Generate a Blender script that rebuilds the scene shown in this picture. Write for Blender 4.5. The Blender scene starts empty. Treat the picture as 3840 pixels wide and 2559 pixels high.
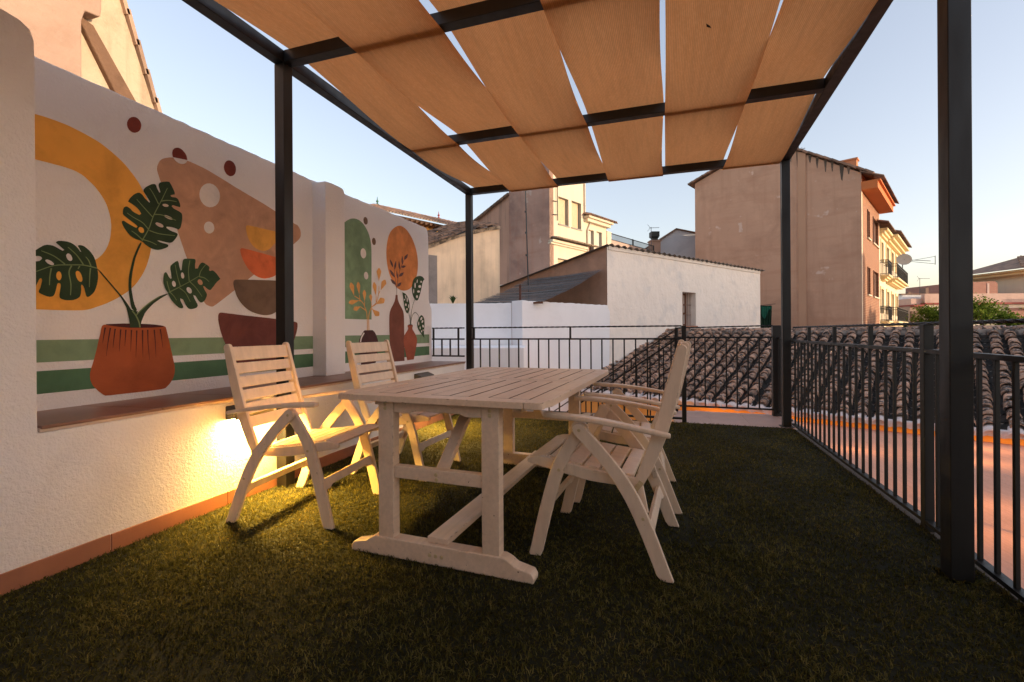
import bpy, bmesh, math, random
import numpy as np
from mathutils import Vector, Matrix
R=math.radians
random.seed(7)
sc=bpy.context.scene
COL=sc.collection

# ------------------------------------------------------------------ helpers
class MB:
    """collects faces (with material index and a tint value) for one mesh object"""
    def __init__(s): s.v=[]; s.f=[]; s.m=[]; s.t=[]
    def add(s,vs,fs,mi=0,tint=.5):
        o=len(s.v); s.v+= [tuple(p) for p in vs]
        for f in fs: s.f.append([o+i for i in f]); s.m.append(mi); s.t.append(tint)
        return s
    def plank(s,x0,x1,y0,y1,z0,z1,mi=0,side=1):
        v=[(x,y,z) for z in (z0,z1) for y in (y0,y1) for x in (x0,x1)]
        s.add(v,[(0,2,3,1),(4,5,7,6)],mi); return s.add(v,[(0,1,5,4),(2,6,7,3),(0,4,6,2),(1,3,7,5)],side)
    def box(s,x0,x1,y0,y1,z0,z1,mi=0,tint=.5):
        v=[(x,y,z) for z in (z0,z1) for y in (y0,y1) for x in (x0,x1)]
        return s.add(v,[(0,2,3,1),(4,5,7,6),(0,1,5,4),(2,6,7,3),(0,4,6,2),(1,3,7,5)],mi,tint)
    def bar(s,p0,p1,w,h,side=(1,0,0),mi=0,tint=.5):
        p0,p1=Vector(p0),Vector(p1); d=(p1-p0).normalized(); a=Vector(side)
        a=(a-d*a.dot(d)).normalized(); b=d.cross(a)
        vs=[p+a*(i*w/2)+b*(j*h/2) for p in (p0,p1) for j in (-1,1) for i in (-1,1)]
        return s.add(vs,[(0,2,3,1),(4,5,7,6),(0,1,5,4),(2,6,7,3),(0,4,6,2),(1,3,7,5)],mi,tint)
    def prism(s,poly,O,U,V,W,d0,d1,mi=0,tint=.5):
        O,U,V,W=map(Vector,(O,U,V,W)); n=len(poly)
        vs=[O+U*a+V*b+W*d0 for a,b in poly]+[O+U*a+V*b+W*d1 for a,b in poly]
        fs=[tuple(range(n))[::-1],tuple(range(n,2*n))]+[(i,(i+1)%n,n+(i+1)%n,n+i) for i in range(n)]
        return s.add(vs,fs,mi,tint)
    def sheet(s,poly,O,U,V,mi=0,tint=.5):
        O,U,V=map(Vector,(O,U,V)); return s.add([O+U*a+V*b for a,b in poly],[tuple(range(len(poly)))],mi,tint)
    def tube(s,pts,r,n=8,mi=0,tint=.5,cap=True):
        pts=[Vector(p) for p in pts]; rs=r if isinstance(r,(list,tuple)) else [r]*len(pts)
        d=(pts[1]-pts[0]).normalized(); a=Vector((0,0,1)) if abs(d.z)<.9 else Vector((1,0,0))
        a=(a-d*a.dot(d)).normalized(); vs=[]
        for i,p in enumerate(pts):
            d=(pts[min(i+1,len(pts)-1)]-pts[max(i-1,0)]).normalized()
            a=(a-d*a.dot(d)).normalized(); b=d.cross(a)
            vs+=[p+(a*math.cos(2*math.pi*k/n)+b*math.sin(2*math.pi*k/n))*rs[i] for k in range(n)]
        fs=[(i*n+k,i*n+(k+1)%n,(i+1)*n+(k+1)%n,(i+1)*n+k) for i in range(len(pts)-1) for k in range(n)]
        if cap: fs+=[tuple(range(n))[::-1],tuple(range((len(pts)-1)*n,len(pts)*n))]
        return s.add(vs,fs,mi,tint)
    def lathe(s,prof,O,n=16,mi=0,tint=.5):
        vs=[(O[0]+r*math.cos(2*math.pi*k/n),O[1]+r*math.sin(2*math.pi*k/n),O[2]+z) for r,z in prof for k in range(n)]
        m=len(prof)
        fs=[(i*n+k,i*n+(k+1)%n,(i+1)*n+(k+1)%n,(i+1)*n+k) for i in range(m-1) for k in range(n)]
        fs+=[tuple(range(n))[::-1],tuple(range((m-1)*n,m*n))]
        return s.add(vs,fs,mi,tint)
    def build(s,name,mats,parent=None,bevel=0,smooth=False,seg=2):
        me=bpy.data.meshes.new(name); me.from_pydata(s.v,[],s.f)
        for m in (mats if isinstance(mats,(list,tuple)) else [mats]): me.materials.append(m)
        me.polygons.foreach_set('material_index',s.m)
        at=me.attributes.new('tint','FLOAT','FACE'); at.data.foreach_set('value',s.t)
        if smooth: me.polygons.foreach_set('use_smooth',[True]*len(s.f))
        me.update()
        o=bpy.data.objects.new(name,me); COL.objects.link(o); o.parent=parent
        if bevel:
            b=o.modifiers.new('edges','BEVEL'); b.width=bevel; b.segments=seg; b.limit_method='ANGLE'; b.angle_limit=R(35)
            me.polygons.foreach_set('use_smooth',[True]*len(s.f))
            w=o.modifiers.new('normals','WEIGHTED_NORMAL'); w.keep_sharp=False
        return o
def fix_normals(o):
    bm=bmesh.new(); bm.from_mesh(o.data); bmesh.ops.recalc_face_normals(bm,faces=bm.faces); bm.to_mesh(o.data); bm.free(); return o
def thing(name,label,cat,loc=(0,0,0),rotz=0,group=None):
    o=bpy.data.objects.new(name,None); o.empty_display_size=.1; COL.objects.link(o)
    o.location=loc; o.rotation_euler=(0,0,rotz); return tag(o,label,cat,group)
def tag(o,label,cat,group=None):
    o['label']=label; o['category']=cat
    if group: o['group']=group
    return o
def kind(o,k='structure'): o['kind']=k; return o
def copy_tree(o,parent=None):
    c=o.copy(); COL.objects.link(c); c.parent=parent
    for ch in list(o.children): copy_tree(ch,c)
    return c
def rel(o): return (o[0],o[1],o[2])

# ------------------------------------------------------------------ materials
def nodes(name):
    m=bpy.data.materials.new(name); m.use_nodes=True; nt=m.node_tree; nt.nodes.clear()
    out=nt.nodes.new('ShaderNodeOutputMaterial'); return m,nt,out
def N(nt,t,**k):
    n=nt.nodes.new(t)
    for a,b in k.items():
        if a in n.inputs.keys(): n.inputs[a].default_value=b
        else: setattr(n,a,b)
    return n
def c4(c): return (c[0],c[1],c[2],1)
def mixc(nt,fac,a,b,mode='MIX'):
    n=nt.nodes.new('ShaderNodeMix'); n.data_type='RGBA'; n.blend_type=mode
    for i,x in ((0,fac),(6,a),(7,b)):
        if hasattr(x,'is_output'): nt.links.new(x,n.inputs[i])
        else: n.inputs[i].default_value=x if i==0 else c4(x)
    return n.outputs[2]
def ramp(nt,src,a,b,lo=0,hi=1):
    n=nt.nodes.new('ShaderNodeMapRange'); n.inputs[1].default_value=a; n.inputs[2].default_value=b
    n.inputs[3].default_value=lo; n.inputs[4].default_value=hi; nt.links.new(src,n.inputs[0]); return n.outputs[0]
def noise(nt,scale,detail=4,rough=.55,stretch=None,dist=0):
    tc=N(nt,'ShaderNodeTexCoord'); n=N(nt,'ShaderNodeTexNoise',Scale=scale,Detail=detail,Roughness=rough,Distortion=dist)
    if stretch:
        mp=N(nt,'ShaderNodeMapping'); mp.inputs['Scale'].default_value=stretch
        nt.links.new(tc.outputs['Object'],mp.inputs[0]); nt.links.new(mp.outputs[0],n.inputs['Vector'])
    else: nt.links.new(tc.outputs['Object'],n.inputs['Vector'])
    return n.outputs[0]
def surf(name,col,rough=.8,var=.08,vs=3,bump=.2,bs=80,stain=None,stain_s=1.2,stain_lo=.5,stain_hi=.75,streak=None,streak_amt=.5,speck=None,speck_s=40,speck_lo=.62,spec=.3,metal=0,tint=0,bdist=.004,hband=None,hamt=.5):
    m,nt,out=nodes(name); p=N(nt,'ShaderNodeBsdfPrincipled',Roughness=rough,Metallic=metal)
    p.inputs['Specular IOR Level'].default_value=spec
    c=mixc(nt,ramp(nt,noise(nt,vs,5),.3,.7),[x*(1-var) for x in col],[min(1,x*(1+var)) for x in col])
    if tint:
        at=N(nt,'ShaderNodeAttribute',attribute_name='tint')
        g=N(nt,'ShaderNodeMapRange'); g.inputs[3].default_value=1-tint; g.inputs[4].default_value=1+tint; nt.links.new(at.outputs['Fac'],g.inputs[0])
        cb=N(nt,'ShaderNodeCombineColor'); 
        for i in range(3): nt.links.new(g.outputs[0],cb.inputs[i])
        c=mixc(nt,1.0,c,cb.outputs[0],'MULTIPLY')
    if stain: c=mixc(nt,ramp(nt,noise(nt,stain_s,6,.65,dist=.4),stain_lo,stain_hi),c,stain)
    if streak: c=mixc(nt,ramp(nt,noise(nt,1,5,.6,(3.5,3.5,.25)),.5,.78,0,streak_amt),c,streak)
    if hband: c=mixc(nt,ramp(nt,noise(nt,1,6,.65,(.35,.35,2.6),.3),.50,.70,0,hamt),c,hband)
    if speck: c=mixc(nt,ramp(nt,noise(nt,speck_s,3,.7),speck_lo,speck_lo+.06),c,speck)
    nt.links.new(c,p.inputs['Base Color'])
    if bump:
        b=N(nt,'ShaderNodeBump',Strength=bump,Distance=bdist); nt.links.new(noise(nt,bs,4,.6),b.inputs['Height']); nt.links.new(b.outputs[0],p.inputs['Normal'])
    nt.links.new(p.outputs[0],out.inputs[0]); return m
def metal(name,col,rough=.38):
    m,nt,out=nodes(name); p=N(nt,'ShaderNodeBsdfPrincipled'); p.inputs['Specular IOR Level'].default_value=.5
    nz=noise(nt,6,5); nt.links.new(mixc(nt,ramp(nt,nz,.35,.7),[x*.9 for x in col],[x*1.15 for x in col]),p.inputs['Base Color'])
    nt.links.new(ramp(nt,noise(nt,14,4,.6,(1,1,.2)),.3,.7,rough-.08,rough+.12),p.inputs['Roughness'])
    b=N(nt,'ShaderNodeBump',Strength=.06,Distance=.003); nt.links.new(noise(nt,120,3),b.inputs['Height']); nt.links.new(b.outputs[0],p.inputs['Normal'])
    nt.links.new(p.outputs[0],out.inputs[0]); return m
def paintwood(name,col,chip,grain=(2,60,60),chips=True,spec=.35):
    """painted slatted timber: faint grain, grime, paint worn through along the edges"""
    m,nt,out=nodes(name); p=N(nt,'ShaderNodeBsdfPrincipled'); p.inputs['Specular IOR Level'].default_value=spec
    c=mixc(nt,ramp(nt,noise(nt,1,4,.6,grain),.3,.75),[x*1.04 for x in col],[x*.86 for x in col])
    c=mixc(nt,ramp(nt,noise(nt,7,6,.6),.5,.8,0,.45),c,[col[0]*.78,col[1]*.72,col[2]*.62])
    if chips:
        bv=N(nt,'ShaderNodeBevel',samples=4); bv.inputs['Radius'].default_value=.007
        ge=N(nt,'ShaderNodeNewGeometry'); dt=N(nt,'ShaderNodeVectorMath',operation='DOT_PRODUCT')
        nt.links.new(bv.outputs[0],dt.inputs[0]); nt.links.new(ge.outputs['Normal'],dt.inputs[1])
        ed=ramp(nt,dt.outputs['Value'],.995,.93); ck=ramp(nt,noise(nt,26,5,.7),.56,.62)
        mu=N(nt,'ShaderNodeMath',operation='MULTIPLY'); nt.links.new(ed,mu.inputs[0]); nt.links.new(ck,mu.inputs[1])
        c=mixc(nt,mu.outputs[0],c,chip)
    c=mixc(nt,ramp(nt,noise(nt,55,2,.6),.74,.78),c,chip)
    nt.links.new(c,p.inputs['Base Color']); nt.links.new(ramp(nt,noise(nt,9,4),.3,.7,.28,.48),p.inputs['Roughness'])
    b=N(nt,'ShaderNodeBump',Strength=.12,Distance=.002); nt.links.new(noise(nt,1,4,.6,grain),b.inputs['Height']); nt.links.new(b.outputs[0],p.inputs['Normal'])
    nt.links.new(p.outputs[0],out.inputs[0]); return m
def emit(name,col,s):
    m,nt,out=nodes(name); e=N(nt,'ShaderNodeEmission',Strength=s); e.inputs[0].default_value=c4(col); nt.links.new(e.outputs[0],out.inputs[0]); return m
def cloth(name,col,trans=.5,rib=0,axis='X'):
    m,nt,out=nodes(name); tc=N(nt,'ShaderNodeTexCoord')
    w=N(nt,'ShaderNodeTexWave',bands_direction=axis,Scale=rib or 30,Distortion=.6); w.inputs['Detail'].default_value=2; nt.links.new(tc.outputs['Object'],w.inputs['Vector'])
    c=mixc(nt,ramp(nt,w.outputs['Fac'],0,1),[x*.82 for x in col],[min(1,x*1.1) for x in col])
    c=mixc(nt,ramp(nt,noise(nt,1.3,5,.6,(2.5,.5,1)),.35,.7,0,.4),c,[col[0]*.80,col[1]*.72,col[2]*.6])
    c=mixc(nt,ramp(nt,noise(nt,1,3,.7,(130,26,60)),.45,.75,0,.42),c,[min(1,col[0]*1.2),min(1,col[1]*1.4),min(1,col[2]*1.7)])
    c=mixc(nt,ramp(nt,noise(nt,1,4,.65,(34,2.2,8)),.45,.75,0,.5),c,[x*.72 for x in col])
    d=N(nt,'ShaderNodeBsdfDiffuse'); t=N(nt,'ShaderNodeBsdfTranslucent'); mx=N(nt,'ShaderNodeMixShader'); mx.inputs[0].default_value=trans
    nt.links.new(c,d.inputs[0]); nt.links.new(c,t.inputs[0])
    b=N(nt,'ShaderNodeBump',Strength=.25,Distance=.002); nt.links.new(w.outputs['Fac'],b.inputs['Height']); nt.links.new(b.outputs[0],d.inputs['Normal'])
    nt.links.new(d.outputs[0],mx.inputs[1]); nt.links.new(t.outputs[0],mx.inputs[2]); nt.links.new(mx.outputs[0],out.inputs[0]); return m
def brickmat(name,c1,c2,mortar,scale=1,bw=.25,rh=.075,rot=0,msize=.012):
    m,nt,out=nodes(name); p=N(nt,'ShaderNodeBsdfPrincipled',Roughness=.85); tc=N(nt,'ShaderNodeTexCoord')
    mp=N(nt,'ShaderNodeMapping'); mp.inputs['Rotation'].default_value=(R(90),0,rot); nt.links.new(tc.outputs['Object'],mp.inputs[0])
    sp=N(nt,'ShaderNodeSeparateXYZ'); nt.links.new(tc.outputs['Object'],sp.inputs[0])
    # horizontal run along the wall = x*cos + y*sin
    mx=N(nt,'ShaderNodeMath',operation='MULTIPLY'); mx.inputs[1].default_value=math.cos(rot); nt.links.new(sp.outputs[0],mx.inputs[0])
    my=N(nt,'ShaderNodeMath',operation='MULTIPLY'); my.inputs[1].default_value=math.sin(rot); nt.links.new(sp.outputs[1],my.inputs[0])
    ad=N(nt,'ShaderNodeMath',operation='ADD'); nt.links.new(mx.outputs[0],ad.inputs[0]); nt.links.new(my.outputs[0],ad.inputs[1])
    cb=N(nt,'ShaderNodeCombineXYZ'); nt.links.new(ad.outputs[0],cb.inputs[0]); nt.links.new(sp.outputs[2],cb.inputs[1])
    b=N(nt,'ShaderNodeTexBrick',Scale=scale); b.inputs['Brick Width'].default_value=bw; b.inputs['Row Height'].default_value=rh; b.inputs['Mortar Size'].default_value=msize
    b.inputs['Color1'].default_value=c4(c1); b.inputs['Color2'].default_value=c4(c2); b.inputs['Mortar'].default_value=c4(mortar)
    nt.links.new(cb.outputs[0],b.inputs['Vector']); nt.links.new(b.outputs['Color'],p.inputs['Base Color'])
    bm=N(nt,'ShaderNodeBump',Strength=.4,Distance=.01,invert=True); nt.links.new(b.outputs['Fac'],bm.inputs['Height']); nt.links.new(bm.outputs[0],p.inputs['Normal'])
    nt.links.new(p.outputs[0],out.inputs[0]); return m
def grassmat(name,a,b,c):
    m,nt,out=nodes(name); at=N(nt,'ShaderNodeAttribute',attribute_name='tint')
    cr=N(nt,'ShaderNodeValToRGB'); e=cr.color_ramp.elements; e[0].color=c4(a); e[1].color=c4(c); e.new(.5).color=c4(b); nt.links.new(at.outputs['Fac'],cr.inputs[0])
    col=mixc(nt,ramp(nt,noise(nt,1.6,5),.3,.75,0,.6),cr.outputs[0],[a[0]*.8,a[1]*.7,a[2]*.6])
    d=N(nt,'ShaderNodeBsdfDiffuse'); t=N(nt,'ShaderNodeBsdfTranslucent'); mx=N(nt,'ShaderNodeMixShader'); mx.inputs[0].default_value=.3
    nt.links.new(col,d.inputs[0]); nt.links.new(col,t.inputs[0]); nt.links.new(d.outputs[0],mx.inputs[1]); nt.links.new(t.outputs[0],mx.inputs[2]); nt.links.new(mx.outputs[0],out.inputs[0]); return m

WALLP=surf('wall plaster',(.82,.79,.785),.9,.03,1.5,.85,70,stain=(.68,.63,.60),stain_s=1.6,stain_lo=.56,stain_hi=.95,bdist=.008)
WHITEW=surf('whitewash',(.86,.885,.92),.92,.03,1.4,.35,60,stain=(.77,.79,.82),stain_s=2.2,stain_lo=.55,stain_hi=.9,bdist=.008)
TERR=surf('terracotta tile',(.36,.15,.085),.55,.16,4,.12,60,stain=(.25,.11,.07),stain_s=3,spec=.4)
LEDGE=surf('glazed ledge tile',(.25,.125,.085),.35,.14,3,.08,50,stain=(.22,.11,.08),stain_s=4,spec=.5)
LAND=surf('landing tile',(.52,.34,.28),.5,.08,3,.08,50,stain=(.44,.29,.24),stain_s=2.5,spec=.45)
GROUT=surf('grout',(.62,.5,.42),.9,.1,20,.2,90)
BLACK=metal('black steel',(.005,.0045,.0045),.48)
TABLE=paintwood('cream painted table wood',(.76,.585,.435),(.13,.07,.035),(60,2,60))
CHAIRW=paintwood('cream painted chair wood',(.80,.635,.48),(.30,.20,.12),(30,30,6),chips=True)
SCREW=metal('brass screw',(.55,.43,.24),.35)
FABRIC=cloth('shade cloth',(.74,.32,.115),.55,30,'X')
AWN=cloth('awning cloth',(.86,.55,.42),.35,60,'Y')
BULB=emit('warm lamp lens',(1,.72,.30),60)
PAINT={k:surf(k,c,.9,v,5,.3,110,stain=[x*.74 for x in c],stain_s=s,stain_lo=.46,stain_hi=.72,speck=[min(1,x*1.25) for x in c],speck_s=120,speck_lo=.68) for k,c,v,s in (
 ('pgreen_light',(.22,.32,.19),.1,5),('pgreen_dark',(.095,.19,.10),.12,4),('pyellow',(.84,.40,.075),.06,3),('pyellow2',(.72,.36,.08),.1,7),
 ('pmaroon',(.22,.045,.028),.06,8),('pwhite',(.78,.72,.69),.03,3),('ptan',(.56,.32,.21),.14,5),('ptan2',(.62,.50,.44),.05,5),('porange',(.72,.17,.065),.1,7),
 ('pbrown',(.19,.12,.08),.12,7),('pwine',(.17,.055,.045),.14,6),('pterra',(.40,.10,.035),.1,3),('pdark',(.07,.02,.022),.1,8),('pdark2',(.085,.035,.035),.15,9),
 ('pleaf',(.035,.062,.03),.2,8),('pleaf2',(.045,.085,.04),.2,8),('pvein',(.20,.27,.12),.1,8),('pgreen_arch',(.21,.32,.19),.25,6),('porange2',(.70,.26,.085),.18,6),
 ('pmauve',(.13,.07,.075),.1,9),('pbottle',(.21,.075,.05),.15,8),('pvase',(.36,.10,.055),.15,6),('ptwig',(.80,.40,.13),.06,6))}

# ------------------------------------------------------------------ ground, terrace deck
GZ=-7.5
kind(MB().box(-400,400,-300,600,GZ-.5,GZ).build('ground',surf('street ground',(.22,.19,.16),.9,.15,.3,.2,2)))
DECKM=surf('deck screed',(.10,.08,.065),.9)
deck=MB(); deck.box(-3.3,1.34,-2.6,5.64,-.35,-.012); kind(deck.build('terrace_deck',DECKM))
house=MB(); house.box(-3.3,1.34,-2.6,5.60,GZ,-.35); house.box(.05,1.36,5.66,6.46,GZ,-.12)
tag(house.build('terrace_house',surf('ochre render',(.72,.42,.26),.9,.05,2,.2,40)),'house carrying the turfed roof terrace, its walls hidden below the deck','house')
ld=MB()
xs=[.10,.66,1.02,1.36]; ys=[5.62,6.42]
xe=[.10,.49,.885,1.28,1.42]
for i in range(4):
    for (y0,y1) in ((5.615,5.99),(5.994,6.37),(6.374,6.47)):
        ld.box(xe[i]+.003,xe[i+1]-.003,y0,y1,-.05,-.002+random.uniform(-.0006,.0006),0,random.random())
ld.box(.10,1.42,5.60,6.475,-.12,-.006,1)
kind(ld.build('landing_paving',[LAND,GROUT],bevel=.002))
st=MB()
for i in range(7): st.box(.10-.27*(i+1),.10-.27*i,5.70,6.40,-.18*(i+1)-.3,-.18*(i+1),0,random.random())
tag(st.build('stone_stairs',[LAND]),'terracotta stairs going down from the tiled landing behind the railing','stairs')

# ------------------------------------------------------------------ artificial turf: short curled blades
TX0,TX1,TY0,TY1=-2.515,1.275,-1.2,5.575
kind(MB().box(TX0,TX1,TY0,TY1,-.011,.004).build('turf_backing',surf('turf backing',(.012,.014,.006),.95,.3,30,.5,200)))
rng=np.random.default_rng(3)
def turf():
    pts=[]
    for (y0,y1,dens) in ((TY0,.4,1500),(.4,1.1,22000),(1.1,2.4,30000),(2.4,3.8,19000),(3.8,TY1,14000)):
        n=int((y1-y0)*(TX1-TX0)*dens)
        pts.append(np.c_[rng.uniform(TX0,TX1,n),rng.uniform(y0,y1,n)])
    P=np.vstack(pts)
    # only what the camera side of the terrace can show, thin out under the deep foreground corners
    seam=np.abs(P[:,1]-(3.72+.03*P[:,0]))<.006
    P=P[~seam]; n=len(P)
    gx_=np.floor(P[:,0]/.017+.35*np.sin(P[:,1]*190)).astype(int); gy_=np.floor(P[:,1]/.017+.35*np.sin(P[:,0]*170)).astype(int)
    cl=np.modf(np.abs(np.sin(gx_*12.9898+gy_*78.233)*43758.5453))[0]; keep=rng.random(n)<(.35+.85*cl); P=P[keep]; cl=cl[keep]; n=len(P)
    ang=rng.uniform(0,2*np.pi,n); h=(.58+.5*cl)*rng.uniform(.008,.021,n)*(.8+.4*np.sin(P[:,0]*5+1.3*np.sin(P[:,1]*4))*.5+.2*rng.random(n)); w=rng.uniform(.0011,.0021,n)
    lean=rng.uniform(.2,1.35,n); flat=rng.random(n)<.30; h[flat]*=.75; lean[flat]=rng.uniform(1.5,2.8,flat.sum())
    d=np.c_[np.cos(ang),np.sin(ang)]; s=np.c_[-d[:,1],d[:,0]]
    z0=rng.uniform(.002,.006,n)
    A=np.c_[P-s*w[:,None],z0]; B=np.c_[P+s*w[:,None],z0]
    M=P+d*(lean*h*.35)[:,None]; Cc=np.c_[M-s*(w*.85)[:,None],z0+h*.65]; D=np.c_[M+s*(w*.85)[:,None],z0+h*.65]
    tw=rng.normal(0,.35,n); T=P+d*(lean*h)[:,None]+s*(h*tw)[:,None]; E=np.c_[T,z0+h*np.where(flat,.55,1.0)]
    V=np.stack([A,B,D,Cc,E],1).reshape(-1,3).astype(np.float32)
    me=bpy.data.meshes.new('artificial_turf'); me.vertices.add(len(V)); me.vertices.foreach_set('co',V.ravel())
    base=np.arange(n)*5
    q=np.stack([base,base+1,base+2,base+3],1); t=np.stack([base+3,base+2,base+4],1)
    loops=np.concatenate([np.c_[q,t].ravel()]).astype(np.int32)
    me.loops.add(len(loops)); me.loops.foreach_set('vertex_index',loops)
    ls=np.stack([np.arange(n)*7,np.arange(n)*7+4],1).ravel().astype(np.int32)
    me.polygons.add(2*n); me.polygons.foreach_set('loop_start',ls)
    me.polygons.foreach_set('loop_total',np.tile([4,3],n).astype(np.int32))
    tint=np.clip(rng.normal(.22,.17,n)+.55*cl*cl+.12*np.sin(P[:,0]*9)*np.sin(P[:,1]*7),0,1)
    at=me.attributes.new('tint','FLOAT','FACE'); at.data.foreach_set('value',np.repeat(tint,2).astype(np.float32))
    me.update(calc_edges=True); me.materials.append(grassmat('turf blades',(.022,.022,.007),(.100,.094,.026),(.26,.22,.075)))
    o=bpy.data.objects.new('artificial_turf',me); COL.objects.link(o); kind(o,'stuff')
turf()

# ------------------------------------------------------------------ mural wall
WX=-3.017
wall=thing('mural_wall','long white terrace wall painted with potted monstera, arcs, bowls and vases','wall',(WX,0,0))
def place(o,par): o.parent=par; o.matrix_parent_inverse=Matrix.Translation(-Vector(par.location)); return o
def jag(y0,y1,za,zb,n=36,j=.004): return [(y0+(y1-y0)*i/n, za+(zb-za)*i/n+random.uniform(-j,j)) for i in range(n+1)]
w=MB()
top=jag(1.15,3.44,2.457,2.425,40)+jag(3.45,5.48,2.425,2.44,36)
end=[(5.53,2.432),(5.565,2.40),(5.583,2.33),(5.588,2.1),(5.592,1.49),(5.605,1.44),(5.662,1.36),(5.668,1.30),(5.668,-.3)]
w.prism([(1.15,-.3)]+top+end,(0,0,0),(0,1,0),(0,0,1),(1,0,0),WX-.24,WX)
place(fix_normals(w.build('plaster_wall',WALLP,bevel=.012)),wall)
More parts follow.
